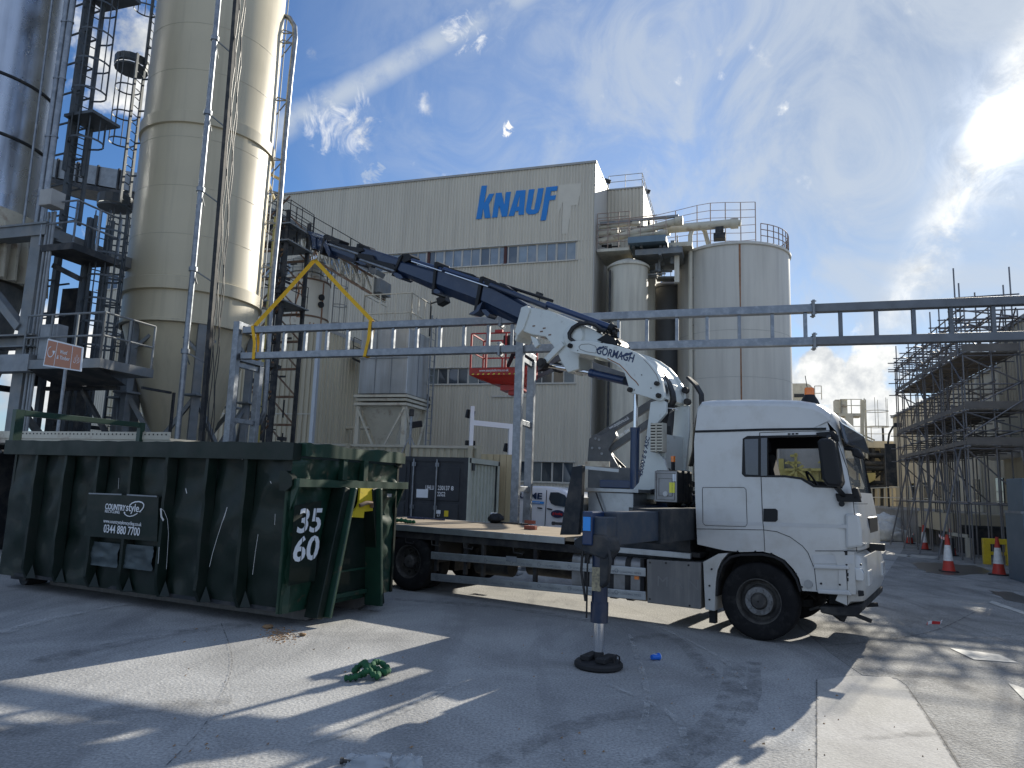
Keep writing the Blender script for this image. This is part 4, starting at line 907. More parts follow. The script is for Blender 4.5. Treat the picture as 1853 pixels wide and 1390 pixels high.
# conveyor gallery high between the two silos
GA = Fr(atY(240, 330, 36), -72.4)
ga = thing('conveyor_gallery', GA, 'high enclosed conveyor bridge crossing behind the two caged ladders', 'conveyor')
p = GA.h3(70, 305, 0); q = GA.h3(255, 342, 0)
if True:
    A = Vector((p.x+3, 0, p.z+.6)); B = Vector((q.x-1, 0, q.z-.2)); D = (B-A)
    MB().bar(A, B, 2.0, 1.0).build('gallery_casing', 'galvd', ga)
    MB().bar(A+Vector((0, 0, -.75)), B+Vector((0, 0, -.75)), 2.3, .25).build('gallery_floor', 'dsteel', ga)
    st = MB()
    for i in range(9): c_ = A.lerp(B, i/8); st.bar(c_+Vector((0, 1.05, -.8)), c_+Vector((0, 1.05, .55)), .10); st.bar(c_+Vector((0, 1.05, .45)), c_+Vector((0, -1.05, .45)), .10)
    each(st, 'rib', 'dsteel', ga)

# ================================================================== inclined conveyor truss between silo and hall
CV = Fr(atY(600, 480, 36.5), -72.4)
cv = thing('inclined_conveyor', CV, 'long sloping conveyor truss with rusty lower chords and walkway rail behind the crane tip', 'conveyor')
A = CV.h3(470, 372); B = CV.h3(688, 500); ex = (A-B)*.55
A2 = A+ex
MB().bar(A2+Vector((0, 0, .1)), B+Vector((0, 0, .1)), .9, .28).build('trough', 'steel', cv)
for s in (-.7, .7):
    MB().bar(A2+Vector((0, s, -.25)), B+Vector((0, s, -.25)), .12).build('upper_chord', 'rust', cv)
    MB().bar(A2+Vector((0, s, -1.25)), B+Vector((0, s, -1.15)), .12).build('lower_chord', 'rust', cv)
lc = MB(); n = 12
for i in range(n+1):
    c_ = A.lerp(B, i/n)
    for s in (-.7, .7):
        lc.bar(c_+Vector((0, s, -.25)), c_+Vector((0, s, -1.2)), .08)
        if i < n: c2_ = A.lerp(B, (i+1)/n); lc.bar(c_+Vector((0, s, -.25)), c2_+Vector((0, s, -1.2)), .07)
    lc.bar(c_+Vector((0, -.7, -1.2)), c_+Vector((0, .7, -1.2)), .07)
lc.build('lattice', 'creamst', cv)
MB().bar(A+Vector((0, .95, -.1)), B+Vector((0, .95, -.1)), .6, .06).build('walkway', 'steel', cv)
r = MB(); rail(r, [A+Vector((0, 1.25, -.05)), B+Vector((0, 1.25, -.05))], 1.1, .028, post=1.3); r.build('railing', 'dsteel', cv)
MB().box(B.x-.35, B.x+.1, -.6, .6, B.z-1.0, B.z-.3).build('tail_box', 'steel', cv)
pipe = [CV.h3(u, v, 1.4) for u, v in ((500, 560), (501, 500), (505, 460), (514, 440), (528, 432), (540, 436))]
MB().path(pipe, .08, 10).build('arched_pipe', 'galv', cv, smooth=True)
# pipe-rack tower beside it
PR = Fr(atY(484, 560, 30), -72.4)
pr = thing('pipe_rack_tower', PR, 'narrow cluttered steel tower with yellow pipe between silo and rusty tank', 'pipe rack')
xL = PR.hit(462, 560)[0]; xR_ = PR.hit(508, 560)[0]; zT = PR.hit(484, 385)[1]
for x in (xL, xR_):
    for y in (0, -1.6): MB().bar((x, y, 0), (x, y, zT), .14).build('post', 'dsteel', pr)
MB().tube((xR_+.55, .1, 0), (xR_+.55, .1, zT-.3), .10, 10).build('pipe', 'hazy', pr, smooth=True)
MB().tube((xR_+.25, .1, 0), (xR_+.25, .1, zT-.3), .06, 10).build('pipe', 'dsteel', pr, smooth=True)
cl_ = MB(); z = 3
while z < zT-.3:
    cl_.bar((xL, 0, z), (xR_, 0, z), .10).bar((xL, -1.6, z), (xR_, -1.6, z), .10).bar((xL, 0, z), (xR_, 0, z+1.2), .06).bar((xL, -1.6, z+1.2), (xR_, -1.6, z), .06); z += 1.25
each(cl_, 'cross_member', 'rust', pr)
for z in (PR.hit(484, 438)[1], PR.hit(484, 545)[1], zT-.6):
    MB().box(xR_-.25, xL, -1.7, .2, z-.06, z).build('platform', 'steel', pr); r = MB(); rail(r, [(xL, .18, z), (xR_-.2, .18, z), (xR_-.2, -1.6, z)], 1.0, .02, post=.8); r.build('railing', 'dsteel', pr)
jk = MB()
for i in range(60):
    a_ = Vector((random.uniform(xR_, xL), random.uniform(-1.4, .3), random.uniform(3, zT-.6))); d_ = random.choice(((1, 0, 0), (0, 1, 0), (0, 0, 1)))
    jk.bar(a_, a_+Vector(d_)*random.uniform(.2, .8), random.choice((.05, .08, .16)))
each(jk, 'fittings', 'dsteel', pr)

# ================================================================== silos right of the hall
def silo(name, u0, u1, vt, vrow, Y, label, mt, cat='silo', rim=True):
    uc = (u0+u1)/2; c__, r_ = cylfit(u0, u1, vrow, Y); f = Fr(c__, -72.4); t = thing(name, f, label, cat); z = f.hit(uc, vt, r_)[1]
    MB().lathe([(r_, 0), (r_, z)], n=64).build('shell', mt, t, smooth=True)
    MB().lathe([(r_+.02, z-.22), (r_+.10, z-.2), (r_+.10, z-.08), (r_+.0, z), (r_*.8, z+.15), (.01, z+.55)], n=64).build('roof', mt, t, smooth=True)
    return f, t, r_, z
TF, tt, tr, tz = silo('storage_tank', 1226, 1432, 436, 600, 44, 'wide pale grey storage tank with one long rust streak down its middle', 'silog', 'tank')
strip(TF, tt, 1343, tr, 0, tz-.2, .085, 'rustr', 'rust_streak', waver=.45)
wj = MB()
for z in (tz-5.4, tz-8.2, tz-11): wj.lathe([(tr, z-.012), (tr+.008, z-.01), (tr+.008, z+.01), (tr, z+.012)], n=64)
each(wj, 'weld_seam', M('tank weld', (.36, .36, .34), .5), tt)
# pipe up the shell with swan neck
a = cyl_pt(TF, 1250, tr+.2); px_, py_ = (tr+.2)*math.cos(a), (tr+.2)*math.sin(a)
pts = [(px_, py_, 0)]+[(px_, py_, z) for z in (5, 10, tz, tz+.8)]+[(px_-.15, py_-.1, tz+1.35), (px_-.5, py_-.3, tz+1.6), (px_-.85, py_-.5, tz+1.2), (px_-1.1, py_-.7, tz+.2)]
MB().path(pts, .14, 10).build('vent_pipe', 'silow', tt, smooth=True)
kb = MB()
for z in (3, 6, 9, 12, 15): kb.bar((px_, py_, z), (px_*.9, py_*.9, z), .08)
each(kb, 'pipe_bracket', 'rust', tt)
def arc(r_, a0, a1, z, n=10, c=(0, 0)): return [(c[0]+r_*math.cos(a0+(a1-a0)*i/n), c[1]+r_*math.sin(a0+(a1-a0)*i/n), z) for i in range(n+1)]
aR = cyl_pt(TF, 1429, tr); aL = cyl_pt(TF, 1300, tr)
ar = cyl_pt(TF, 1385, tr)
ra = MB(); rail(ra, arc(tr-.05, ar, ar-math.pi*1.0 if False else ar+RAD(95)*(-1 if ((aR-ar) < 0) else 1), tz, 12), 1.15, .03, post=.9, z_mid=(.4, .78)); ra.build('railing', M('rusty rail', (.33, .25, .21), .7), tt)
# tall curved rail beside the catwalk
zt1 = TF.h3(1368, 363, 0).z; hb = MB(); m_r = bpy.data.materials['rusty rail']
cp = [TF.h3(u, 450, .6).x for u in (1182, 1223, 1262, 1286, 1313, 1341, 1368)]
tops = [TF.h3(u, v, .6).z for u, v in ((1182, 391), (1223, 384), (1262, 375), (1286, 369), (1313, 365), (1341, 363), (1368, 363))]
for i in range(len(cp)):
    b_ = Vector((cp[i], .6+.3*math.sin(i*.9), 0)); hb.tube(b_+Vector((0, 0, tz+.1)), b_+Vector((0, 0, tops[i])), .035, 6)
    if i:
        a_ = Vector((cp[i-1], .6+.3*math.sin((i-1)*.9), 0))
        for k in range(7):
            t_ = k/6; za_ = tops[i-1]*(1-t_)+(tz+.55)*t_; zb2_ = tops[i]*(1-t_)+(tz+.55)*t_; hb.tube(a_+Vector((0, 0, za_)), b_+Vector((0, 0, zb2_)), .02, 5)
hb.build('guard_rail', m_r, tt)
F1, t1, r1, z1 = silo('slim_silo', 1100, 1172, 471, 620, 42.6, 'slim white silo standing next to the corner of the factory hall', 'silow')
F2, t2, r2_, z2_ = silo('slim_silo', 1150, 1186, 474, 620, 45.5, 'slim white silo half hidden behind the first slim silo', 'silow')
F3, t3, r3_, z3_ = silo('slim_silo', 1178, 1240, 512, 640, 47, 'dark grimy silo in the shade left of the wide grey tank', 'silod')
for f in (t1, t2, t3): pass
lg = MB()
for k in (0, 1): lg.box(0, 0, 0, 0, 0, 0) if False else None
a = cyl_pt(F1, 1103, r1); mbl = MB()
mbl.bar((r1*1.15*math.cos(a), r1*1.15*math.sin(a), 0), (r1*1.15*math.cos(a), r1*1.15*math.sin(a), z1-.5), .12).build('conduit', 'dsteel', t1)
# catwalk with screw conveyors over the slim silos
KW = Fr(atY(1150, 440, 42.0), -72.4)
kw = thing('silo_top_catwalk', KW, 'cluttered catwalk with cream screw conveyors and blue-grey platform over the silo tops', 'catwalk')
def kp(u, v, y=0): return KW.h3(u, v, y)
x0k = kp(1082, 450).x; x1k = kp(1250, 440).x; zk = kp(1110, 452).z
MB().box(kp(1140, 450).x, x0k, -2.6, .3, zk-.18, zk).build('deck', 'silow', kw)
bz = kp(1180, 437); MB().box(kp(1207, 440).x, kp(1139, 440).x, -1.6, .7, kp(1170, 445).z, kp(1170, 434).z).build('platform', M('platform blue grey', (.13, .19, .24), .6), kw)
dkb = MB().box(kp(1235, 460).x, kp(1150, 450).x, -3.2, .2, kp(1180, 462).z, kp(1180, 452).z)
for u in (1146, 1160, 1195, 1202, 1215, 1226): dkb.bar(kp(u, 446, .2), kp(u+9, 474, -1.5), .14)
for i in range(26): a_ = kp(random.uniform(1180, 1228), random.uniform(455, 500), -random.uniform(.5, 3)); dkb.bar(a_, a_+Vector(random.choice(((1, 0, 0), (0, 1, 0), (0, 0, 1))))*random.uniform(.4, 1.6), random.choice((.08, .14, .25)))
each(dkb, 'understructure', 'steel', kw)
for a_, b_, r_ in (((1084, 438), (1228, 400), .22), ((1084, 424), (1112, 420), .20), ((1084, 412), (1150, 404), .13), ((1135, 428), (1200, 421), .12)):
    MB().tube(kp(*a_, .0), kp(*b_, .0), r_, 12).tube(kp(*b_, .0)+Vector((.2, 0, 0)), kp(*b_, .0)+Vector((-.25, 0, 0)), r_*1.35, 12).build('screw_conveyor', 'creamst', kw, smooth=True)
MB().tube(kp(1206, 415, -1.2), kp(1330, 404, -1.2), .27, 12).tube(kp(1201, 416, -1.2), kp(1212, 415, -1.2), .4, 12).tube(kp(1322, 405, -1.2), kp(1336, 404, -1.2), .33, 12).tube(kp(1334, 404, -1.2), kp(1341, 404, -1.2), .2, 10).build('screw_conveyor', 'creamst', kw, smooth=True)
MB().bar(kp(1302, 412, -1.2), kp(1302, 424, -1.2), .5).bar(kp(1302, 424, -1.2), kp(1302, 434, -1.2), .7).build('outlet_box', 'dsteel', kw, bevel=.03)
MB().bar(kp(1086, 405, .1), kp(1228, 391, .1), .2, .14).build('cable_tray', 'galvd', kw)
mt_ = MB()
for i in range(34): a_ = kp(random.uniform(1086, 1210), random.uniform(408, 448), -random.uniform(.3, 2)); mt_.bar(a_, a_+Vector(random.choice(((1, 0, 0), (1, 0, 0), (0, 1, 0), (0, 0, 1))))*random.uniform(.2, .9), random.choice((.05, .08, .12, .2)))
mt_.bar(kp(1176, 428, -.4), kp(1186, 420, -.4), .5).build('fittings', 'dsteel', kw)
r = MB(); rail(r, [(x0k, .3, zk), (kp(1140, 450).x, .3, zk)], 2.3, .028, post=.6, z_mid=(.4, .8, 1.2, 1.6, 2.0)); rail(r, [(kp(1139, 440).x, .7, kp(1170, 434).z), (kp(1207, 440).x, .7, kp(1170, 434).z)], 1.1, .025, post=.9)
r2k = MB(); pts = [kp(1084, 400, .32), kp(1140, 395, .32), kp(1190, 389, .32)]; r.path(pts, .03, 6)
r.build('railing', m_r, kw)
MB().bar(kp(1225, 460, -.5), kp(1225, 512, -.5), .28, .3).build('chute', 'silow', kw); MB().box(kp(1215, 440).x-1.2, kp(1209, 440).x, -2.5, -.2, kp(1230, 441).z-.1, kp(1230, 436).z).build('deck', 'creamst', kw)
for u in (1200, 1196): pass
lw_ = MB(); rail(lw_, [kp(1190, 503, -4), kp(1226, 503, -4)], 1.0, .03, post=.4); lw_.bar(kp(1188, 505, -4), kp(1228, 505, -4), .8, .15); lw_.build('lower_platform', 'galvd', kw)
# ================================================================== lorry (x forward from the rear axle, y=0 near side, y=2.5 far side)
TRF = Fr(gnd(735, 1070), 122.96)
TR = thing('crane_lorry', TRF, 'white flatbed lorry with a sleeper cab and its big knuckle crane raised', 'lorry')
def th(u, v, y=0.0): return TRF.hit(u, v, y)
WY = 2.48
# ---- cab body
sil = [(1262, 985), (1258, 900), (1256, 800), (1258, 735), (1266, 724), (1285, 720.5), (1340, 719.5), (1400, 719.5), (1445, 721), (1472, 725), (1492, 732), (1510, 744), (1522, 758), (1532, 778), (1541, 805), (1550, 840), (1559, 878),
       (1566, 905), (1573, 935), (1579, 965), (1582, 998), (1549, 1000), (1549, 1076), (1480, 1071), (1452, 1069), (1446, 1046), (1436, 1030), (1420, 1013), (1400, 1003), (1380, 998), (1339, 999), (1310, 996)]
P = [Vector(th(*p)) for p in sil]
for k, d_ in zip(range(8, 22), (.01, .02, .04, .06, .08, .10, .115, .125, .13, .135, .14, .14, .14, .02)): P[k].x -= d_
roofi = set(range(3, 14)); fronti = set(range(12, 21)); TFX = .14
def tf(u, v, y=0.0): a = TRF.hit(u, v, y); return (a[0]-TFX*min(1, max(0, (u-1500)/50)), a[1])
cx0 = 6.2; cz0 = 1.9
ys = [0, .02, .05, .10, .17, .26, .40, 1.24]; ins = [.115, .082, .052, .026, .010, .003, 0, 0]
ys = ys+[WY-y for y in reversed(ys[:-1])]; ins = ins+list(reversed(ins[:-1]))
rings = []
for y, i_ in zip(ys, ins):
    ring = []
    for k, p in enumerate(P):
        q = p.copy()
        if k in roofi: q.y -= i_*(1.0 if k > 4 else .6)
        if k in fronti: q.x -= i_*2.3
        if k in (3, 4): q.x += i_*.3
        if k in (21, 22): pass
        ring.append((q.x, y, q.y))
    rings.append(ring)
body = MB().loft(rings).build('cab', 'white', TR)
# cutters: hollow interior, door windows, windscreen
def tmp(mb, mt): o = mb.build('cut', mt, TR); return o
dw = [(1389, 792), (1487, 789.5), (1494, 800), (1521, 874), (1519, 880), (1474, 878), (1450, 864), (1421, 860), (1389, 860)]
win = [th(*p) for p in dw]
xb = th(1262, 900)[0]+.10; xfp = tf(1545, 850)[0]
inner = [(xb, 1.62), (xb, 3.02), (th(1480, 760)[0], 3.02), (tf(1520, 800)[0], 2.75), (tf(1548, 870)[0]-.02, 2.05), (tf(1560, 920)[0]-.1, 1.62)]
c1_ = tmp(MB().plate(inner, .07, WY-.07), 'dark')
c2_ = tmp(MB().plate(win, -.3, 1.2), 'blackp'); winf = [(x-(.42 if i in (0, 6, 7, 8) else 0), z) for i, (x, z) in enumerate(win)]; winf[6] = (winf[6][0]+.3, winf[6][1]); winf[7] = (winf[7][0]+.15, winf[7][1]); c2b = tmp(MB().plate(winf, 1.25, WY+.3), 'blackp')
ws = MB().box(tf(1548, 870)[0]-.35, 9, .22, WY-.22, 1.98, 2.68); c3_ = tmp(ws, 'blackp')
boolean(body, [c1_, c2_, c2b, c3_])
me = body.data; me.shade_smooth(); me.set_sharp_from_angle(angle=RAD(28))
gq = [(p[0], .028, p[1]) for p in win]
MB().add([(x, WY-.028, z) for x, z in winf], [tuple(range(len(winf)))]).build('door_glass', 'glass', TR)
z0, z1 = 1.99, 2.70; xw0 = tf(1566, 905)[0]-.03; xw1 = tf(1532, 778)[0]-.03
a0 = Vector((tf(1564, 900)[0]-.05, 0, tf(1564, 900)[1])); a1 = Vector((tf(1535, 785)[0]-.02, 0, tf(1535, 785)[1]))
MB().add([(a0.x, .2, a0.z), (a0.x, WY-.2, a0.z), (a1.x, WY-.2, a1.z), (a1.x, .2, a1.z)], [(0, 1, 2, 3)]).build('windscreen', 'glass', TR)
# interior: seats, dash, wheel
def seat(y):
    return MB().box(5.95, 6.45, y-.24, y+.24, 1.62, 1.95).bar((5.95, y, 1.9), (5.80, y, 2.55), .46, .12, up=(1, 0, 0)).bar((5.79, y, 2.58), (5.77, y, 2.78), .26, .09, up=(1, 0, 0)).build('seat', 'trousers', TR, bevel=.04)
seat(.62); seat(1.86)
MB().box(6.85, 7.2, .12, WY-.12, 1.62, 1.98).build('dashboard', 'blackp', TR, bevel=.05)
sw = []
for k in range(20): a = 2*math.pi*k/20; sw.append(Vector((6.70-.10*math.sin(a), .62+.22*math.cos(a), 2.05+.19*math.sin(a))))
MB().path(sw+[sw[0]], .016, 6).build('steering_wheel', 'blackp', TR, smooth=True)
# ---- side skin details on the near side (y<0 = proud of the skin)
def tplate(px, y0, y1): return MB().plate([th(u, v, y1) for u, v in px], y0, y1)
def tplatef(px, y0, y1): return MB().plate([tf(u, v, y1) for u, v in px], y0, y1)
# black window surround and rear quarter glass
bodyskin = -.004
surr_o = [(1344, 794), (1352, 789), (1488, 786.5), (1496, 797), (1526, 874), (1524, 884), (1472, 882), (1449, 868), (1421, 864), (1348, 863), (1342.5, 858)]
def ringplate(outer, inner_, y0, y1):
    bm = bmesh.new(); es = []
    for loop in (outer, inner_):
        vs = [bm.verts.new((*((p[0], y1, p[1])),)) for p in loop]; es += [bm.edges.new((vs[i], vs[(i+1) % len(vs)])) for i in range(len(vs))]
    bmesh.ops.triangle_fill(bm, use_beauty=True, edges=es)
    r_ = bmesh.ops.extrude_face_region(bm, geom=bm.faces[:]); bmesh.ops.translate(bm, verts=[v for v in r_['geom'] if isinstance(v, bmesh.types.BMVert)], vec=(0, y0-y1, 0))
    mb = MB(); bm.verts.index_update(); mb.v = [tuple(v.co) for v in bm.verts]; mb.f = [tuple(v.index for v in f.verts) for f in bm.faces]; bm.free(); return mb
ringplate([th(*p) for p in surr_o], win, .02, bodyskin).build('window_surround', 'blackp', TR)
tplate([(1347, 795), (1372, 794), (1372, 860), (1349, 859)], bodyskin-.001, bodyskin-.006).build('sleeper_window', 'glassd', TR, bevel=.004)
tplate([(1377, 793), (1388, 792.5), (1388, 861), (1377, 861)], bodyskin-.001, bodyskin-.006).build('fixed_pane', 'glassd', TR)
# seams: thin dark gaskets
sk = MB()
def line(px, w, y=-.003):
    pts = [th(u, v, y) for u, v in px]; mb = sk
    mb.strap([(p[0], y, p[1]) for p in pts], .004, w, (0, 1, 0))
line([(1374.5, 783), (1377, 860), (1380, 940), (1382, 958)], .008); line([(1258, 957), (1382, 959), (1405, 962), (1430, 972), (1452, 988), (1462, 1000), (1474, 1030), (1478, 1068)], .007)
line([(1272, 882), (1346, 882), (1350, 886), (1352, 948), (1349, 953), (1276, 951), (1272, 946), (1271, 886), (1272, 882)], .006)
line([(1382, 958), (1384, 998)], .006); line([(1500, 778), (1516, 800), (1534, 850), (1543, 895), (1547, 940), (1550, 998)], .008)
line([(1475, 997), (1552, 997)], .008); line([(1374.5, 783), (1512, 779)], .006); line([(1545, 912), (1570, 912)], .006)
sk.build('panel_seam', 'blackp', TR)
sk = MB(); line([(1258, 781), (1300, 780), (1380, 777.5), (1495, 776)], .032, -.006); sk.build('roof_gutter', 'blackp', TR)
tplate([(1260, 942), (1380, 945), (1545, 950), (1545, 957), (1380, 951.5), (1260, 948)], .01, -.0035).build('side_stripe', 'lightgrey', TR)
tplate([(1381, 920.5), (1403, 920.5), (1407, 924), (1407, 941), (1403, 944.5), (1381, 944)], .02, -.012).build('door_handle', 'blackp', TR, bevel=.006)
for u, v in ((1428, 785.5), (1435, 785.3), (1442, 785)): tplate([(u-2.5, v-1.4), (u+2.5, v-1.4), (u+2.5, v+1.4), (u-2.5, v+1.4)], .01, -.004).build('cab_emblem', 'blackp', TR)
# door mirror with arms
mir = MB().plate([th(u, v, -.30) for u, v in ((1487, 795), (1508, 795), (1514, 802), (1527, 872), (1524, 882), (1500, 880), (1492, 868), (1483, 802))], -.48, -.16).build('door_mirror', 'blackp', TR, bevel=.035)
mg = [th(u, v, -.30) for u, v in ((1487, 795), (1483, 802), (1492, 868), (1500, 880))]
MB().add([(mg[0][0]-.012, -.44, mg[0][1]-.05), (mg[0][0]-.012, -.20, mg[0][1]-.05), (mg[2][0]-.012, -.20, mg[2][1]), (mg[2][0]-.012, -.44, mg[2][1])], [(0, 1, 2, 3)]).build('mirror_glass', 'mirror', mir)
tplate([(1476, 783), (1508, 780), (1516, 788), (1518, 799), (1508, 799), (1500, 794), (1478, 789)], .01, -.05).build('mirror_bracket', 'blackp', TR, bevel=.01)
tplate([(1511, 893), (1540, 893), (1556, 900), (1559, 909), (1515, 908)], .01, -.05).build('mirror_bracket', 'blackp', TR, bevel=.012)
q = MB(); a = Vector((*th(1500, 790, -.1),)); q.bar((th(1500, 788, 0)[0], -.02, th(1500, 788, 0)[1]), (th(1500, 797, -.3)[0], -.30, th(1500, 797, -.3)[1]), .05).bar((th(1528, 898, 0)[0], -.02, th(1528, 898, 0)[1]), (th(1512, 880, -.3)[0], -.30, th(1512, 880, -.3)[1]), .045); q.tube((th(1524, 912)[0], -.03, th(1524, 912)[1]), (th(1524, 912)[0], -.05, th(1524, 912)[1]), .035, 12); each(q, 'mirror_arm', 'blackp', TR)
# sun visor, roof lamps, front mirror
vz = [Vector((*th(u, v),)) for u, v in ((1526, 757), (1538, 772), (1546, 790), (1553, 806), (1556, 800), (1558, 812), (1552, 808), (1540, 796), (1530, 780))]
pv = [tf(u, v) for u, v in ((1526, 758), (1538, 765), (1549, 783), (1555, 799), (1553, 804), (1545, 800), (1536, 787))]
MB().plate(pv, .12, WY-.12).build('sun_visor', 'glassd', TR, bevel=.02)
fmv = [tf(u, v, .3) for u, v in ((1566, 812), (1576, 812), (1586, 826), (1580, 832), (1566, 826))]
MB().plate(fmv, .15, .42).bar((tf(1546, 812, .3)[0], .3, tf(1546, 812, .3)[1]), (tf(1568, 814, .3)[0], .3, tf(1568, 814, .3)[1]), .04).build('front_mirror', 'blackp', TR, bevel=.02)
MB().plate([tf(u, v, -.0) for u, v in ((1564, 884), (1574, 883), (1580, 900), (1577, 909), (1567, 905))], -.05, .12).build('kerb_mirror', 'blackp', TR, bevel=.015)
# beacon and antenna
bxx, bzz = th(1465, 722, .5); 
bs = MB().lathe([(.13, -.05), (.11, .0), (.075, .06), (.07, .075)], (bxx, .5, bzz-.02), 20).build('beacon_base', 'blackp', TR, smooth=True)
MB().lathe([(.066, .075), (.066, .155), (.058, .175), (.01, .18)], (bxx, .5, bzz-.02), 20).build('beacon', 'beacon', bs, smooth=True)
ax, az = th(1464, 712, 1.2); MB().path([(ax, 1.2, az-.1), (th(1457, 680, 1.2)[0], 1.2, th(1457, 680, 1.2)[1])], .006, 5).build('antenna', 'blackp', TR)
# front corner panel, headlamp, bumper, steps
MB().plate([tf(u, v) for u, v in ((1552, 930), (1577, 932), (1582, 960), (1584, 992), (1553, 995))], -.012, .30).build('corner_deflector', 'white', TR, bevel=.03)
bp = [(1551, 1001), (1572, 1004), (1582, 1012), (1589, 1040), (1589, 1080), (1583, 1094), (1556, 1098), (1555, 1060)]
xB = [Vector(tf(*p)) for p in bp]; rings = []
for y, i_ in zip(ys, ins): rings.append([(p.x-(i_*2.6 if k in (1, 2, 3, 4, 5) else 0), y-.012 if y == 0 else y, p.y) for k, p in enumerate(xB)])
bmp = MB().loft(rings).build('bumper', 'white', TR, smooth=True, ang=30)
hl = tplatef([(1569, 1030), (1581, 1031), (1586, 1040), (1585, 1054), (1571, 1053)], .10, -.006); h = hl.build('headlight', 'lamp', bmp, bevel=.012)
MB().box(tf(1585, 1040)[0]+.0, tf(1585, 1040)[0]+.035, .28, .62, .80, 1.0).build('headlight', 'lamp', bmp, bevel=.02); MB().box(tf(1585, 1040)[0]+.0, tf(1585, 1040)[0]+.035, WY-.62, WY-.28, .80, 1.0).build('headlight', 'lamp', bmp, bevel=.02)
MB().box(tf(1580, 1000)[0]-.09, tf(1580, 1000)[0]+.004, 1.0, WY-.5, 1.15, 1.65).build('grille', 'blackp', TR, bevel=.02)
tplatef([(1575, 1071), (1585, 1072), (1586, 1081), (1576, 1082)], .05, -.008).build('fog_lamp', 'blackp', bmp, bevel=.005)
MB().plate([tf(u, v) for u, v in ((1549, 998), (1556, 998), (1556, 1100), (1550, 1100))], -.004, .5).build('bumper_gap', 'black', TR)
# under-bumper
MB().plate([tf(u, v) for u, v in ((1482, 1098), (1520, 1100), (1583, 1098), (1582, 1110), (1572, 1120), (1520, 1117), (1484, 1110))], .03, WY-.03).build('front_underrun', 'chassis', TR, bevel=.02)
MB().box(tf(1588, 1000)[0]-.02, tf(1588, 1000)[0]+.16, .62, .72, tf(1590, 997)[1]-.04, tf(1590, 997)[1]+.05).build('tow_eye', 'blackp', TR, bevel=.01)
# steps on the flank
tplate([(1472, 1022), (1534, 1024), (1536, 1031), (1472, 1029)], .05, -.04).build('cab_step', 'lightgrey', TR, bevel=.012)
tplate([(1479, 1067), (1536, 1069), (1541, 1078), (1480, 1074)], .05, -.05).build('cab_step', 'lightgrey', TR, bevel=.012)
tplate([(1470, 1004), (1545, 1005), (1545, 1021), (1472, 1020)], .02, -.006).build('step_recess', 'lightgrey', TR, bevel=.004)
for u, v in ((1533, 1040), (1533, 1049)): tplate([(u-2.5, v-3), (u+2.5, v-3), (u+2.5, v+3), (u-2.5, v+3)], .02, -.006).build('step_slot', 'black', TR)
lm = th(1463, 1057); MB().tube((lm[0], .02, lm[1]), (lm[0], -.02, lm[1]), .052, 18).build('side_lamp', 'grey', TR, smooth=True)
bt = MB()
for u, v in ((1304, 996), (1335, 998), (1367, 998), (1396, 1002), (1421, 1016), (1440, 1038), (1451, 1062), (1486, 1056), (1520, 1058), (1288, 1030), (1284, 1060), (1284, 1085), (1558, 1022), (1562, 1076)):
    b_ = th(u, v); bt.tube((b_[0], .0, b_[1]), (b_[0], -.014, b_[1]), .013, 8)
each(bt, 'bolt', 'blackp', TR)
# wheel arch liner and rear mudguard
arch = [(1294, 1079), (1297, 1045), (1306, 1020), (1320, 1006), (1339, 1002), (1380, 1001), (1402, 1006), (1418, 1014), (1433, 1032), (1443, 1048), (1450, 1070)]
A_ = [th(u, v) for u, v in arch]
lin = MB(); cxA = sum(p[0] for p in A_)/len(A_); czA = A_[0][1]
ou = [Vector(p) for p in A_]; inn = [Vector(((p[0]-cxA)*.955+cxA, (p[1]-czA)*.95+czA)) for p in A_]
for i in range(len(ou)-1):
    q4 = [ou[i], ou[i+1], inn[i+1], inn[i]]; lin.plate([(p.x, p.y) for p in q4], .005, .62)
lin.build('wheel_arch', 'black', TR)
MB().plate([th(u, v) for u, v in ((1272, 1017), (1300, 1002), (1318, 1001), (1306, 1014), (1298, 1032), (1295, 1055), (1293, 1106), (1276, 1103))], .0, .55).build('mudguard', 'white', TR, bevel=.008)
MB().plate([th(u, v) for u, v in ((1272, 1017), (1300, 1002), (1318, 1001), (1306, 1014), (1298, 1032), (1295, 1055), (1293, 1106), (1276, 1103))], WY-.55, WY).build('mudguard', 'white', TR, bevel=.008)
# ---- chassis
MB().box(-1.9, 7.2, .80, .90, .62, .90).box(-1.9, 7.2, WY-.90, WY-.80, .62, .90).build('chassis_rail', 'chassis', TR)
ch = MB()
for x in (-1.7, -.6, .7, 1.9, 3.2, 4.6, 5.3): ch.box(x, x+.12, .9, WY-.9, .66, .86)
ch.box(5.2, 7.2, .55, WY-.55, .75, 1.25).box(6.9, 7.3, .25, WY-.25, .55, .75).bar((6.0, .3, .52), (6.0, WY-.3, .52), .14).bar((0, .3, .52), (0, WY-.3, .52), .2).box(-.3, .3, WY/2-.25, WY/2+.25, .3, .75)
each(ch, 'chassis_member', 'chassis', TR)
jn = MB()
for i in range(40):
    x = random.choice((random.uniform(6.55, 7.3), random.uniform(.9, 3.0), random.uniform(6.6, 7.2))); a_ = Vector((x, random.uniform(.25, 1.0), random.uniform(.42, .95)))
    jn.bar(a_, a_+Vector((random.uniform(-.3, .3), random.uniform(-.1, .2), random.uniform(-.12, .12))), random.choice((.03, .05, .09)))
each(jn, 'brake_pipework', 'chassis', TR)
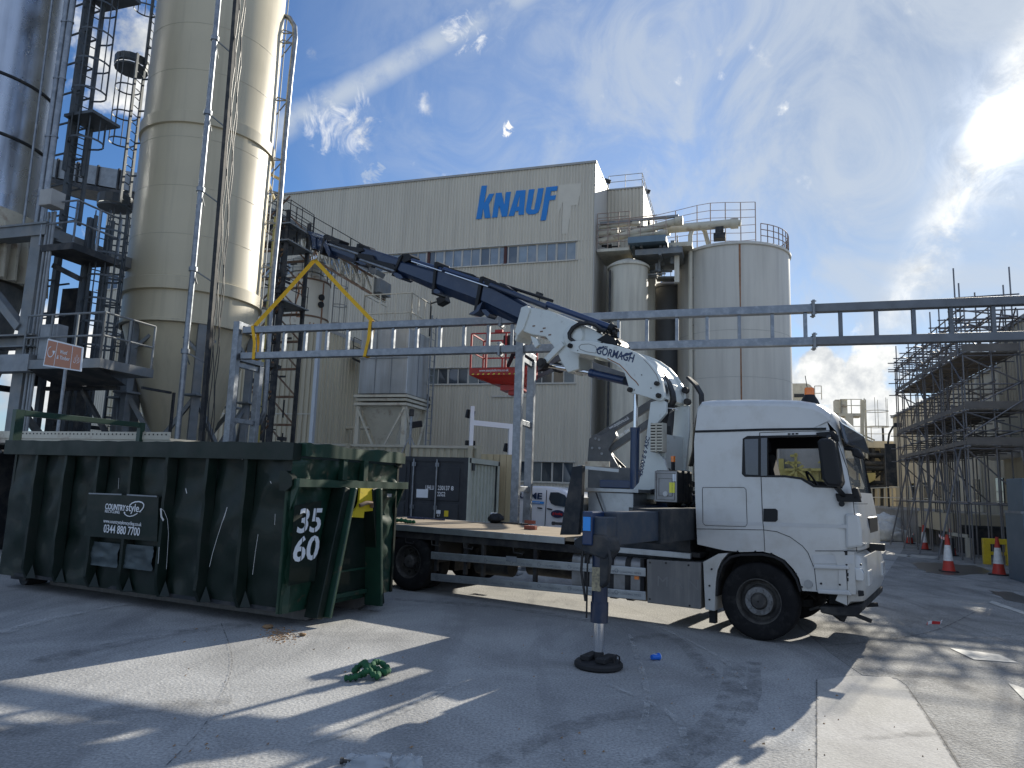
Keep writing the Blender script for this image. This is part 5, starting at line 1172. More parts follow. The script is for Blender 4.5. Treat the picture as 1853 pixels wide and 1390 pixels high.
# ---- wheels
def wheel(x, y, out, kind, nm='wheel'):
    """y = outer face, out=-1 near side +1 far side"""
    R = .505; w = .30; s = -out
    def Y(d): return y+s*d      # d inwards
    cc = (x, 0, R)
    ty = MB().lathe([(.285, Y(.03)), (.30, Y(.012)), (.36, Y(-.002)), (.44, Y(.004)), (.478, Y(.018)), (.497, Y(.045)), (.503, Y(.08)), (.503, Y(w-.08)), (.497, Y(w-.045)), (.47, Y(w-.01)), (.36, Y(w)), (.285, Y(w-.03))], cc, 56, 'y')
    gr = MB()
    t = ty.build(nm, 'tyre', TR, smooth=True, ang=50)
    if kind == 'front':
        rm = MB().lathe([(.30, Y(.02)), (.285, Y(.016)), (.272, Y(.04)), (.262, Y(.10)), (.25, Y(.13)), (.21, Y(.12)), (.185, Y(.06)), (.178, Y(.045)), (.10, Y(.045)), (.10, Y(.02)), (.085, Y(-.005)), (.01, Y(-.01))], cc, 40, 'y').build('rim', 'rimg' if False else 'rimd', t, smooth=True)
        hb = MB().lathe([(.183, Y(.052)), (.180, Y(.038)), (.112, Y(.036)), (.110, Y(.05))], cc, 40, 'y')
        for k in range(10):
            a = 2*math.pi*k/10; hb.tube((x+.147*math.cos(a), Y(.05), R+.147*math.sin(a)), (x+.147*math.cos(a), Y(.012), R+.147*math.sin(a)), .022, 6)
        hb.build('wheel_nuts', 'rimg', t, smooth=True)
    else:
        rm = MB().lathe([(.30, Y(.02)), (.285, Y(.016)), (.270, Y(.05)), (.258, Y(.14)), (.20, Y(.165)), (.14, Y(.17)), (.12, Y(.15)), (.115, Y(.05)), (.09, Y(.03)), (.01, Y(.03))], cc, 40, 'y').build('rim', 'rimd', t, smooth=True)
        hb = MB()
        for k in range(8):
            a = 2*math.pi*(k+.5)/8; hb.tube((x+.205*math.cos(a), Y(.164), R+.205*math.sin(a)), (x+.205*math.cos(a), Y(.155), R+.205*math.sin(a)), .028, 12)
        hb.build('vent_hole', 'black', t)
        hb = MB()
        for k in range(10):
            a = 2*math.pi*k/10; hb.tube((x+.15*math.cos(a), Y(.17), R+.15*math.sin(a)), (x+.15*math.cos(a), Y(.13), R+.15*math.sin(a)), .014, 6)
        hb.build('wheel_nuts', 'rimd', t)
    return t
fx = th(1371, 1090)[0]; rx = th(735, 1018)[0]
wheel(fx, .03, -1, 'front'); wheel(fx, WY-.03, 1, 'front')
wheel(rx, .03, -1, 'rear'); wheel(rx, .37, -1, 'rear'); wheel(rx, WY-.03, 1, 'rear'); wheel(rx, WY-.37, 1, 'rear')
# ---- flatbed
dk0 = -2.3; dk1 = th(1075, 970)[0]; dz = 1.14
MB().box(dk0, dk1, .02, WY-.02, dz-.05, dz).build('deck', 'wood', TR)
for y0_, y1_ in ((-.01, .02), (WY-.02, WY+.01)): MB().box(dk0, th(1022, 965)[0], y0_, y1_, dz-.10, dz+.004).box(th(1040, 965)[0], dk1, y0_, y1_, dz-.10, dz+.004).build('edge_rail', 'alu', TR, bevel=.004)
sub = MB().box(dk0, dk1, .03, .10, dz-.22, dz-.102).box(dk0, dk1, WY-.10, WY-.03, dz-.22, dz-.102)
x = dk0+.2
while x < dk1: sub.box(x, x+.06, .10, WY-.10, dz-.16, dz-.052); x += .42
sub.box(dk0, dk1, .80, .92, dz-.30, dz-.17).box(dk0, dk1, WY-.92, WY-.80, dz-.30, dz-.17); sub.build('deck_frame', 'chassis', TR)
hk = MB()
for x in (-1.2, -.1, .5, 1.2, 2.2): hk.path([(x, .02, dz-.22), (x+.01, .02, dz-.30), (x+.18, .02, dz-.31), (x+.19, .02, dz-.27)], .012, 6)
hk.build('rope_hook', 'chassis', TR)
# headboard: side posts, low panel
for y in (.02, WY-.12):
    MB().plate([th(u, v, .02) for u, v in ((1013, 968), (1024, 905), (1036, 845), (1054, 842), (1052, 900), (1046, 968))], y, y+.10).build('headboard_post', 'dsteel', TR, bevel=.006)
hbz = [th(1048, v, .1)[1] for v in (965, 850)]; hx = th(1043, 900, .1)[0]
MB().box(hx-.03, hx+.03, .12, WY-.12, hbz[0], hbz[0]+.55).build('headboard', 'alu', TR, bevel=.004)
MB().box(hx-.01, hx+.03, .12, WY-.12, th(1050, 890, .1)[1], th(1050, 890, .1)[1]+.05).bar((hx+.02, .1, 2.24), (hx+.6, .35, 2.20), .05).build('top_rail', 'alu', TR)
tool = MB().box(hx+.08, hx+.85, .35, 1.9, 1.45, 1.86).build('steel_locker', 'alu', TR, bevel=.01)
MB().box(hx+.06, hx+.95, .30, 1.95, 1.87, 1.92).build('locker_lid', 'alu', tool)
MB().tube((hx+.25, .28, 1.85), (hx+.42, .30, 1.45), .012, 6).build('cable', 'hose', tool)
# ---- side guards
def grail(pts, nm='side_guard'):
    a = Vector((*th(*pts[0]),)); b = Vector((*th(*pts[1]),)); return MB().bar((a.x, .02, a.y), (b.x, .02, b.y), .03, .125).build(nm, 'alu', TR, bevel=.01)
g1_ = grail(((779, 1005), (1168, 1036))); g2_ = grail(((779, 1044), (1168, 1079)))
gp = MB()
for u in (785, 838, 870, 965, 1060, 1160): x = th(u, 1030)[0]; gp.box(x-.03, x+.03, .04, .10, .40, .92)
each(gp, 'guard_post', 'chassis', TR)
for g_, z0_ in ((g1_, 1005), (g2_, 1044)):
    for i, u in enumerate((790, 832, 878, 925, 975, 1030, 1075, 1115)):
        a = th(u, z0_+(u-779)*.0805+3.5); 
        dcl = MB().lathe([(.030, -.001), (.030, .001), (.022, .001), (.022, -.001)], (a[0], .0025, a[1]+.022), 14, 'y').box(a[0]+.02, a[0]+.05, .001, .004, a[1]+.018, a[1]+.027).build('decal', 'galvd', g_)
        write('lettering', 'LOADING SIDES', (a[0]+.07, .003, a[1]), (1, 0, 0), (0, 0, 1), .045, 'galvd', g_)
a = th(916, 1010.5); MB().box(a[0], a[0]+.20, -.002, .004, a[1]-.045, a[1]+.04).build('reflector_patch', 'galvd', g1_)
# ---- tanks and boxes under the body
def rounded(x0, x1, y0, y1, z0, z1, r, nm, mt, par=TR):
    pts = []
    for cx_, cz_, s in ((y1-r, z1-r, 0), (y0+r, z1-r, 1), (y0+r, z0+r, 2), (y1-r, z0+r, 3)):
        for k in range(6): a = math.pi/2*(s+k/5); pts.append((cx_+r*math.cos(a), cz_+r*math.sin(a)))
    return MB().loft([[(x0, p[0], p[1]) for p in pts], [(x1, p[0], p[1]) for p in pts]]).build(nm, mt, par, smooth=True)
xa, xb_ = th(1036, 1030, .08)[0], th(1165, 1030, .08)[0]; zt_, zb_2 = th(1100, 1005, .08)[1], th(1100, 1082, .08)[1]
tnk = rounded(xa, xb_, .06, .72, zb_2, zt_, .12, 'fuel_tank', 'tank')
for x in (xa+.22, xa+.62, xb_-.28): rounded(x, x+.08, .045, .735, zb_2-.015, zt_+.015, .13, 'tank_strap', 'chassis', tnk)
MB().box(xb_-.13, xb_-.06, .04, .06, .62, .70).build('side_marker', 'beacon', tnk)
bxp = [th(u, v, .0) for u, v in ((1170, 1012), (1268, 1018), (1268, 1103), (1171, 1091))]
bat = MB().plate(bxp, .0, .75).build('battery_box', 'boxgrey', TR, bevel=.012)
write('lettering', 'MAN', (th(1190, 1060)[0], -.003, th(1190, 1060)[1]), (1, 0, 0), (0, 0, 1), .20, M('embossed', (.20, .195, .19), .6), bat, sx=1.2, font_space=1.4, bold=.0)
rv = MB()
for u, v in ((1176, 1018), (1205, 1019), (1246, 1023), (1176, 1084), (1248, 1096)): b_ = th(u, v); rv.tube((b_[0], 0, b_[1]), (b_[0], -.008, b_[1]), .014, 10)
rv.build('bolt', 'chassis', bat)
MB().box(th(1172, 1005)[0], th(1262, 1005)[0], .1, .6, th(1200, 1008)[1]+.02, th(1200, 1003)[1]+.05).build('cat_walk', 'chassis', TR, bevel=.01)
MB().tube((1.2, .5, .55), (1.9, .5, .55), .17, 16).tube((2.0, .9, .55), (2.9, .9, .55), .15, 16).build('air_tank', 'chassis', TR, smooth=True)
MB().box(th(1280, 1105)[0]-.04, th(1280, 1105)[0]+.05, .2, .3, .12, .45).build('mud_flap', 'black', TR)
each(MB().box(-.75, -.70, .02, .7, .25, .9).box(.62, .66, .02, .7, .55, 1.0), 'mud_flap', 'black', TR)
# rear light bar behind, hidden but real
MB().box(-2.3, -2.2, .1, WY-.1, .6, .78).build('rear_underrun', 'alu', TR)
# ---- things lying on the deck
def on_deck(u, v): return TRF.L(gnd(u, v, dz))
def dfr(u, v): p = gnd(u, v, dz+.001); return Fr((p.x, p.y), 122.96, dz+.001)
# outrigger assembly (x about 5.0): beam, tower, leg, foot
OX = TRF.L(gnd(1083, 1208)); ox, oy = OX.x, OX.y
mat['obeam'] = M('outrigger blue grey', (.030, .046, .070), .5, .1, .2, 3, dirt=(.10, .085, .07), damt=.7, dscale=3)
og = MB().box(ox-.12, ox+.12, oy-.10, .6, 1.36, 1.60).build('outrigger', 'obeam', TR, bevel=.012)
# recompute the outrigger from the photo: leg tower at x=ox, y=oy
def oh(u, v): return TRF.hit(u, v, oy-.14)
zt0 = oh(1083, 928)[1]; zt1 = oh(1083, 985)[1]; zrod = oh(1083, 1125)[1]
MB().box(ox-.15, ox-.03, oy-.16, oy+.16, zt1-.02, zt0+.01).build('tower', 'blue', og, bevel=.015)
MB().plate([(ox-.27, zt1+.02), (ox-.14, zt1+.10), (ox+.10, zt1+.10), (ox+.17, zt1+.05), (ox+.19, zt1-.06), (ox+.11, zt1-.16), (ox-.14, zt1-.10), (ox-.26, zt1-.06)], oy-.13, oy+.13).build('knuckle', 'dsteel', og, bevel=.02)
bm_ = MB().box(ox-.13, ox+.13, oy+.16, .95, zt0-.36, zt0).build('beam', 'obeam', og, bevel=.01)
MB().box(ox-.17, ox+.17, -1.25, 2.3, zt0-.40, zt0+.03).build('beam_sleeve', 'dsteel', og, bevel=.012)
MB().tube((ox, oy, zrod), (ox, oy, zt1+.05), .088, 20).tube((ox, oy, zrod-.03), (ox, oy, zrod+.18), .098, 20).build('leg_cylinder', 'navy', og, smooth=True)
MB().tube((ox, oy, .17), (ox, oy, zrod), .062, 20).build('leg_rod', 'chrome', og, smooth=True)
zf_ = .0
MB().lathe([(.01, 0), (.24, 0), (.262, .02), (.262, .05), (.245, .07), (.16, .085), (.01, .09)], (ox, oy, .0), 36).build('foot', 'black', og, smooth=True)
MB().box(ox-.15, ox-.04, oy-.15, oy+.15, .085, .13).box(ox+.04, ox+.15, oy-.17, oy+.15, .085, .13).lathe([(.06, .09), (.055, .15), (.035, .20)], (ox, oy, 0), 16).path([(ox+.19, oy-.03, .07), (ox+.19, oy-.03, .14), (ox+.21, oy, .16), (ox+.23, oy+.03, .14), (ox+.23, oy+.03, .07)], .010, 6).build('foot_clamp', 'black', og, bevel=.006)
MB().path([(ox+.12, oy-.10, zt1+.05), (ox+.20, oy-.16, zt1-.15), (ox+.17, oy-.15, zt1-.38), (ox+.08, oy-.10, zt1-.45)], .016, 6).path([(ox-.15, oy-.12, zt1+.05), (ox-.17, oy-.12, zt1-.3), (ox-.12, oy-.10, zt1-.62)], .014, 6).path([(ox-.115, oy-.08, zt1-.15), (ox-.115, oy-.08, zt1-.80)], .010, 6).build('hose', 'hose', og, smooth=True)
MB().bar((ox+.1, oy-.09, zt1-.12), (ox+.1, oy-.09, zt1-.45), .10, .05).build('valve_block', 'dsteel', og, bevel=.008)
MB().box(ox-.135, ox-.045, oy-.170, oy-.162, zt0-.20, zt0-.05).build('blue_label', 'stickb', og)
MB().box(ox-.045, ox+.055, oy-.108, oy-.086, zt1-.50, zt1-.25).build('worn_label', M('worn label', (.32, .28, .18), .7, 0, .2, 8, dirt=(.03, .03, .04), damt=.9, dscale=18), og)
# far side outrigger, folded down the same way
fo = MB().box(ox-.13, ox+.13, WY-.1, WY+2.0, zt0-.36, zt0).build('outrigger', 'steel', TR, bevel=.01)
MB().tube((ox, WY+2.0, .55), (ox, WY+2.0, zt0), .09, 16).build('leg_cylinder', 'navy', fo, smooth=True); MB().tube((ox, WY+2.0, .1), (ox, WY+2.0, .6), .06, 16).build('leg_rod', 'chrome', fo, smooth=True)
MB().lathe([(.01, 0), (.26, 0), (.26, .05), (.1, .1), (.01, .1)], (ox, WY+2.0, 0), 24).build('foot', 'black', fo, smooth=True)
# crane base frame between bed and cab
bz = MB().box(dk1+.05, 5.10, .15, WY-.15, .92, 1.36).box(4.05, 5.02, .35, WY-.35, 1.36, 1.66); bz.build('crane_subframe', 'dsteel', TR, bevel=.015)
MB().box(dk1-.1, 5.15, -.0, .06, .98, 1.06).build('side_rail', 'alu', TR, bevel=.006)
# ================================================================== loader crane on the lorry, boom swung out to the left
GAN = Fr(atY(940, 700, 16), -72.4)          # line of the pipe gantry the crane is serving
tipg = GAN.hit(572, 470); tipw = GAN.W(tipg[0], 0, tipg[1])
cbw = TRF.W(4.6, 1.25)
cr_az = math.degrees(math.atan2(tipw.x-cbw.x, tipw.y-cbw.y))
CRF = Fr(cbw, cr_az)
XF = (Matrix.Translation(TRF.o) @ Matrix.Rotation(TRF.rz, 4, 'Z')).inverted() @ (Matrix.Translation(CRF.o) @ Matrix.Rotation(CRF.rz, 4, 'Z'))
def cz(u, v, y=0.0): return CRF.hit(u, v, y)
def c3(u, v, y=0.0): return CRF.h3(u, v, y)
def z6(p): return (900+p[0]/4.343, 540+p[1]/4.343)
crane = MB().lathe([(.01, 1.55), (.55, 1.55), (.55, 1.66), (.42, 1.70), (.42, 1.86), (.36, 1.90), (.01, 1.90)], (0, 0, 0), 36).box(-.55, .55, -.42, .42, 1.60, 1.68).build('loader_crane', 'navy', TR, xf=XF, smooth=True)
put(crane)
def K(mb, nm, mt, **k): return mb.build(nm, mt, crane, xf=XF, **k)
YN, YF = .40, -.40
# column: near and far cheek
near = [(1176, 735), (1177, 728), (1196, 722), (1205, 728), (1205, 748), (1190, 765), (1184, 790), (1186, 812), (1200, 830), (1212, 862), (1216, 905), (1138, 903), (1133, 899), (1140, 892), (1156, 873), (1162, 840), (1168, 800), (1173, 760)]
K(MB().plate([cz(u, v, YN) for u, v in near], YN-.07, YN), 'column_cheek', 'crane_white', bevel=.008)
far = [(1224, 738), (1249, 734), (1250, 780), (1246, 815), (1243, 850), (1246, 900), (1206, 900), (1213, 850), (1217, 815), (1222, 770)]
K(MB().plate([cz(u, v, YF) for u, v in far], YF, YF+.07), 'column_cheek', 'crane_white', bevel=.008)
cw = MB()
xm = cz(1200, 780, 0)[0]
cw.box(xm-.20, xm+.08, YF+.07, YN-.07, 1.9, cz(1200, 740)[1]-.45); K(cw, 'column_web', 'crane_white')
# gooseneck main boom, two cheeks
gnk = [(580, 338), (640, 331), (740, 336), (800, 348), (900, 362), (1020, 393), (1100, 430), (1180, 488), (1240, 558), (1290, 640), (1310, 740), (1314, 782), (1290, 806), (1250, 801), (1180, 778), (1110, 757), (1050, 747), (1026, 722), (1030, 690), (1015, 640), (1000, 590), (970, 550), (920, 515), (860, 482), (780, 457), (700, 442), (620, 430), (575, 416), (556, 380)]
G_ = [cz(*z6(p), YN+.04) for p in gnk]
K(MB().plate(G_, YN-.04, YN+.04), 'main_boom', 'crane_white', bevel=.010)
K(MB().plate(G_, -YN-.04, -YN+.04), 'main_boom', 'crane_white', bevel=.010)
gw = MB()
for i in range(1, 11):
    a, b = G_[i], G_[i+1]; a = Vector(a); b = Vector(b); d_ = (b-a).normalized(); n_ = Vector((d_.y, -d_.x))*.05
    if n_.y > 0: n_ = -n_
    gw.plate([tuple(a+n_*.6), tuple(b+n_*.6), tuple(b+n_*1.6), tuple(a+n_*1.6)], -YN+.04, YN-.04)
K(gw, 'boom_cover', 'crane_white')
def pin(z, r=.045, y=YN+.04, l=.05, nm='pivot_pin', mt='chassis', far=True):
    c_ = cz(*z6(z), y); m_ = MB().tube((c_[0], y-.02, c_[1]), (c_[0], y+l, c_[1]), r, 18).tube((c_[0], y+l, c_[1]), (c_[0], y+l+.02, c_[1]), r*.55, 12)
    if far: m_.tube((c_[0], -y+.02, c_[1]), (c_[0], -y-l, c_[1]), r, 18)
    return K(m_, nm, mt, smooth=True)
for z, r_ in (((578, 374), .042), ((1048, 720), .042), ((1258, 671), .038), ((1272, 766), .040)): pin(z, r_)
for z, y in (((1475, 722), YF), ((1490, 812), YF)):
    c_ = cz(*z6(z), YF+.1); K(MB().tube((c_[0], YF+.04, c_[1]), (c_[0], YF+.12, c_[1]), .055, 18), 'pivot_pin', 'chassis', smooth=True)
for z in ((480, 865), (632, 410), (1135, 602), (1208, 705), (1076, 720)):
    if z[0] < 600: continue
    c_ = cz(*z6(z), YN+.04); K(MB().tube((c_[0], YN+.04, c_[1]), (c_[0], YN+.046, c_[1]), .010, 8), 'grease_point', 'black')
# painted panel outline and rust drips
def cstrap(pts, w, y, nm, mt): K(MB().strap([(cz(*z6(p), y)[0], y, cz(*z6(p), y)[1]) for p in pts], .004, w, (0, 1, 0)), nm, mt)
cstrap([(640, 380), (660, 362), (720, 358), (770, 375), (790, 410), (770, 430), (700, 420), (650, 400), (640, 380)], .008, YN+.042, 'weld_line', 'board')
cstrap([(865, 470), (900, 490), (960, 520), (1010, 570), (1050, 620), (1090, 655), (1110, 685)], .016, YN+.042, 'rust_crack', 'rustr')
cstrap([(1150, 480), (1190, 520), (1250, 600), (1280, 680)], .007, YN+.042, 'weld_line', 'board')
# maker name along the boom
a = c3(*z6((775, 432)), YN+.043); b = c3(*z6((1065, 502)), YN+.043); d_ = (b-a).normalized(); up_ = Vector((-d_.z, 0, d_.x)); up_ = up_ if up_.z > 0 else -up_
def xv(v): return XF.to_3x3() @ Vector(v)
write('boom_lettering', 'GÖRMAGH', XF @ a, xv(d_), xv(up_), .185, 'text', crane, fit=(b-a).length, bold=.022)
for p, q_ in (((778, 405), (842, 380)), ((975, 455), (1062, 430))):
    cstrap([p, q_], .035, YN+.044, 'boom_lettering', 'text')
a = c3(1161.5, 863, YN+.003); b = c3(1176, 790, YN+.003); d_ = (b-a).normalized(); lf_ = Vector((d_.z, 0, -d_.x)); lf_ = lf_ if lf_.x > 0 else -lf_
write('boom_lettering', '45000·E 6 ASC', XF @ a, xv(d_), xv(lf_), .10, 'text', crane, fit=(b-a).length, bold=.02, shear=.2)
# link arms and knuckle cylinders
pA = z6((425, 530)); pB = z6((578, 374)); pC = z6((600, 440))
for y in (.26, -.26):
    A3, B3 = c3(*pA, 0), c3(*pB, 0); A3.y = B3.y = y; K(MB().bar(A3, B3, .06, .12, up=(0, 0, 1)), 'link_arm', 'crane_white', bevel=.01)
    cc_ = A3; K(MB().tube((cc_.x, y-.06, cc_.z), (cc_.x, y+.09, cc_.z), .095, 22).tube((cc_.x, y+.09, cc_.z), (cc_.x, y+.11, cc_.z), .06, 18), 'link_boss', 'chassis', smooth=True)
for y in (.13, -.15):
    A3, M3, E3 = c3(*z6((440, 538)), 0), c3(*z6((772, 596)), 0), c3(*z6((1030, 655)), 0)
    for q_ in (A3, M3, E3): q_.y = y
    K(MB().tube(A3, M3, .042, 18), 'cylinder_rod', 'chrome', smooth=True)
    K(MB().tube(M3, E3, .070, 20).tube(M3-(E3-M3).normalized()*.03, M3+(E3-M3).normalized()*.05, .078, 20), 'knuckle_cylinder', 'blue', smooth=True)
# lift cylinder
t0, t1_, t2_ = c3(1151, 712, 0), c3(1149.5, 774, 0), c3(1147.5, 903, 0)
K(MB().tube(t0, t1_, .040, 18), 'cylinder_rod', 'chrome', smooth=True)
K(MB().tube(t1_, t2_, .078, 22).tube(t1_, t1_-Vector((0, 0, .06)), .086, 22), 'lift_cylinder', 'blue', smooth=True)
# outer arm: white box
arm = [(966, 560), (1004, 566), (1050, 585), (1090, 603), (1118, 622), (1132, 640), (1110, 640), (1075, 634), (1060, 650), (1060, 672), (1040, 678), (1030, 662), (1022, 644), (1012, 628), (1000, 614), (975, 610), (957, 603), (950, 613), (946, 622), (944, 618), (950, 596), (958, 574)]
AP = [cz(u, v, .0) for u, v in arm]
armo = K(MB().plate(AP, -.24, .24), 'knuckle_arm', 'crane_white', bevel=.02)
K(MB().plate([cz(u, v, 0) for u, v in ((974, 612), (985, 617), (990, 628), (983, 634), (977, 622))], .18, .26), 'arm_lug', 'crane_white', bevel=.006)
K(MB().plate([cz(u, v, 0) for u, v in ((958, 562), (968, 558), (974, 566), (962, 600), (952, 612), (946, 606))], -.27, .27), 'arm_collar', 'crane_white', bevel=.01)
for p in ((966, 590), (985, 594), (980, 600), (995, 606)): c_ = cz(*p, .24); K(MB().box(c_[0]-.03, c_[0]+.03, .24, .246, c_[1]-.012, c_[1]+.012), 'scratched_mark', 'rust')
cr = cz(1035, 607, .24)
K(MB().lathe([(.0, .30), (.15, .30), (.20, .285), (.235, .24)], (cr[0]-.05, 0, cr[1]-.02), 24, 'y'), 'arm_dome', 'crane_white', smooth=True)
# valve cluster and hose loop
loop = [(600, 335), (565, 310), (562, 275), (590, 230), (640, 198), (710, 190), (770, 208), (810, 240), (850, 250)]
for k, y in enumerate((.30, .335)): K(MB().path([(cz(*z6((p[0]+6*k, p[1]+7*k)), y)[0], y, cz(*z6((p[0]+6*k, p[1]+7*k)), y)[1]) for p in loop], .030, 8), 'hose', 'hose', smooth=True)
vb = MB()
for i in range(26):
    p = c3(*z6((random.uniform(760, 950), random.uniform(230, 340))), random.uniform(-.05, .30)); vb.bar(p, p+Vector((random.uniform(-.1, .1), random.uniform(-.05, .05), random.uniform(-.1, .05))), random.choice((.03, .05, .08)))
K(vb, 'valve_cluster', 'chassis')
K(MB().plate([cz(*z6(p), .1) for p in ((820, 340), (900, 290), (960, 330), (985, 380), (900, 372))], -.2, .28), 'hose_guard', 'blackp', bevel=.01)
for k in range(5):
    K(MB().path([c3(*z6(p), .25-.05*k) for p in ((860, 300), (905, 215-6*k), (945, 245), (940, 290), (880, 295))], .010, 6), 'hose', 'hose', smooth=True)
# main extension sections: top and bottom edges in the boom plane
secs = [((886, 510), (966, 556), (878, 562), (953, 592), .30), ((800, 484), (886, 514), (797, 530), (876, 560), .27), ((732, 474), (800, 492), (722, 497), (797, 532), .235), ((664, 449), (735, 471), (655, 474), (722, 500), .20), ((592, 431), (664, 458), (590, 457), (655, 482), .17), ((562, 425), (592, 434), (571, 452), (592, 459), .14)]
for (ta, tb, ba, bb, w) in secs:
    Ta, Tb, Ba, Bb = (Vector(cz(*p)) for p in (ta, tb, ba, bb)); ext = (Tb-Ta)*.35
    rings = []
    for T_, B_ in ((Ta, Ba), (Tb+ext*0.3, Bb+ext*0.3)):
        h = T_-B_; m1 = B_+h*.30; m2 = B_+h*.86
        rings.append([(T_.x, -w*.42, T_.y), (T_.x, w*.42, T_.y), (m2.x, w*.62, m2.y), (m1.x, w*.62, m1.y), (B_.x, w*.26, B_.y), (B_.x, -w*.26, B_.y), (m1.x, -w*.62, m1.y), (m2.x, -w*.62, m2.y)])
    K(MB().loft(rings), 'boom_section', 'navy', bevel=.012)
cols = [((884, 505), (872, 566), .31, .05), ((800, 478), (794, 536), .28, .045), ((736, 466), (720, 502), .25, .05), ((657, 444), (650, 480), .22, .05), ((596, 427), (588, 462), .19, .06), ((563, 421), (571, 454), .16, .035)]
for (t_, b_, w, tk) in cols:
    T_, B_ = Vector(cz(*t_)), Vector(cz(*b_)); d_ = Vector((1, 0)); K(MB().plate([(T_.x-tk, T_.y), (T_.x+tk, T_.y), (B_.x+tk*.8, B_.y), (B_.x-tk*.8, B_.y)], -w*.72, w*.72), 'boom_collar', 'blackp', bevel=.012)
def cpoly(px, y0, y1, nm, mt, bv=.008): return K(MB().plate([cz(u, v, (y0+y1)/2) for u, v in px], y0, y1), nm, mt, bevel=bv)
cpoly([(561, 420), (583, 425), (598, 433), (594, 437), (571, 430)], -.08, .12, 'tip_bracket', 'navy'); cpoly([(561, 420), (570, 432), (571, 452), (578, 453), (577, 432)], -.10, .12, 'tip_bracket', 'navy')
cpoly([(594, 428), (606, 430), (625, 437), (622, 444), (640, 448), (664, 452), (667, 457), (655, 461), (630, 453), (600, 440)], -.14, .16, 'hose_tray', 'blackp', .02)
cpoly([(598, 436), (606, 460), (603, 468), (598, 458), (592, 446)], -.12, .15, 'collar_lug', 'navy'); cpoly([(665, 448), (673, 448), (677, 455), (668, 458), (660, 455)], -.1, .1, 'collar_lug', 'blackp')
cpoly([(650, 476), (662, 482), (670, 483), (674, 478), (665, 474)], -.14, .16, 'collar_lug', 'navy'); cpoly([(655, 460), (680, 464), (684, 472), (718, 480), (724, 490), (715, 492), (680, 482), (652, 468)], -.05, .20, 'hose_tray', 'blackp', .02)
cpoly([(716, 494), (726, 506), (734, 509), (739, 506), (734, 500), (724, 495)], -.15, .18, 'collar_lug', 'navy'); cpoly([(728, 470), (736, 463), (748, 462), (752, 466), (750, 474), (740, 478)], -.15, .15, 'collar_lug', 'blackp')
cpoly([(790, 530), (798, 535), (806, 535), (808, 531), (800, 526)], -.18, .2, 'collar_lug', 'navy')
cpoly([(880, 548), (873, 566), (864, 572), (854, 571), (858, 568), (868, 562), (870, 556)], .0, .24, 'collar_hook', 'navy'); cpoly([(876, 562), (888, 577), (891, 574), (894, 570), (886, 562)], -.05, .2, 'collar_hook', 'navy')
cpoly([(798, 482), (806, 483), (824, 488), (860, 498), (866, 502), (862, 503), (800, 488)], -.02, .12, 'hose_tray', 'blackp')
cpoly([(880, 507), (888, 508), (920, 518), (935, 528), (930, 534), (884, 518)], .02, .24, 'hose_tray', 'blackp', .015)
def crod(a, b, y, r, mt, nm): K(MB().tube(c3(*a, y), c3(*b, y), r, 12), nm, mt, smooth=True)
crod((565, 424), (590, 431), .10, .025, 'chrome', 'extension_rod'); crod((594, 442), (655, 462), .17, .028, 'galv', 'extension_rod'); crod((652, 470), (714, 491), .20, .028, 'galv', 'extension_rod')
crod((745, 470), (800, 487), .12, .032, 'blue', 'extension_cylinder'); crod((745, 473), (800, 491), .20, .018, 'chrome', 'extension_rod'); crod((803, 487), (884, 514), .17, .042, 'blue', 'extension_cylinder'); crod((806, 493), (884, 519), .24, .018, 'chrome', 'extension_rod')
crod((888, 516), (990, 556), .22, .055, 'navy', 'extension_cylinder'); crod((990, 551), (1108, 594), .20, .060, 'blue', 'extension_cylinder'); crod((905, 514), (1000, 545), .05, .030, 'blackp', 'hose')
K(MB().tube(c3(1104, 592, .20), c3(1112, 596, .20), .075, 14), 'cylinder_head', 'blackp', smooth=True)
# oil tank, louvred cooler, amber beacon beside the column
ta, tb = cz(1184, 851, .95), cz(1227, 911, .95)
tk_ = K(MB().box(min(ta[0], tb[0]), max(ta[0], tb[0]), .42, .95, tb[1], ta[1]), 'oil_tank', 'chassis', bevel=.03)
xl, xr = max(ta[0], tb[0]), min(ta[0], tb[0])
K(MB().box(xr+.012, xl-.012, .951, .965, tb[1]+.012, ta[1]-.012), 'tank_face', 'tank', bevel=.02)
def ringp(x0, x1, z0, z1, y, w=.006):
    return MB().strap([(x0, y, z0), (x1, y, z0), (x1, y, z1), (x0, y, z1), (x0, y, z0)], .004, w, (0, 1, 0))
K(ringp(xr+.045, xl-.045, tb[1]+.045, ta[1]-.045, .967), 'tank_rib', 'chassis'); K(ringp(xr+.085, xl-.085, tb[1]+.10, ta[1]-.12, .967), 'tank_rib', 'chassis')
g_ = cz(1204.5, 894, .97); K(MB().tube((g_[0], .965, g_[1]), (g_[0], .985, g_[1]), .038, 20).tube((g_[0], .985, g_[1]), (g_[0], .99, g_[1]), .026, 18), 'filler_gauge', 'lightgrey', smooth=True)
a, b = cz(1211, 873, .97), cz(1221, 892, .97); K(MB().box(b[0], a[0], .966, .969, b[1], a[1]), 'yellow_label', 'sticky')
a, b = cz(1217, 858, .97), cz(1223, 871, .97); K(MB().box(b[0], a[0], .966, .969, b[1], a[1]), 'white_label', 'paintw')
for k in range(2): y_ = .55+.2*k; K(MB().box(xr-.006, xl+.006, y_-.015, y_+.015, tb[1]-.006, ta[1]+.006), 'tank_strap', 'blackp')
la, lb_ = cz(1180, 766, .50), cz(1201, 818, .50); lx0, lx1 = min(la[0], lb_[0]), max(la[0], lb_[0])
lv = MB().box(lx0, lx1, .40, .43, lb_[1], la[1]).box(lx0, lx0+.02, .43, .55, lb_[1], la[1]).box(lx1-.02, lx1, .43, .55, lb_[1], la[1])
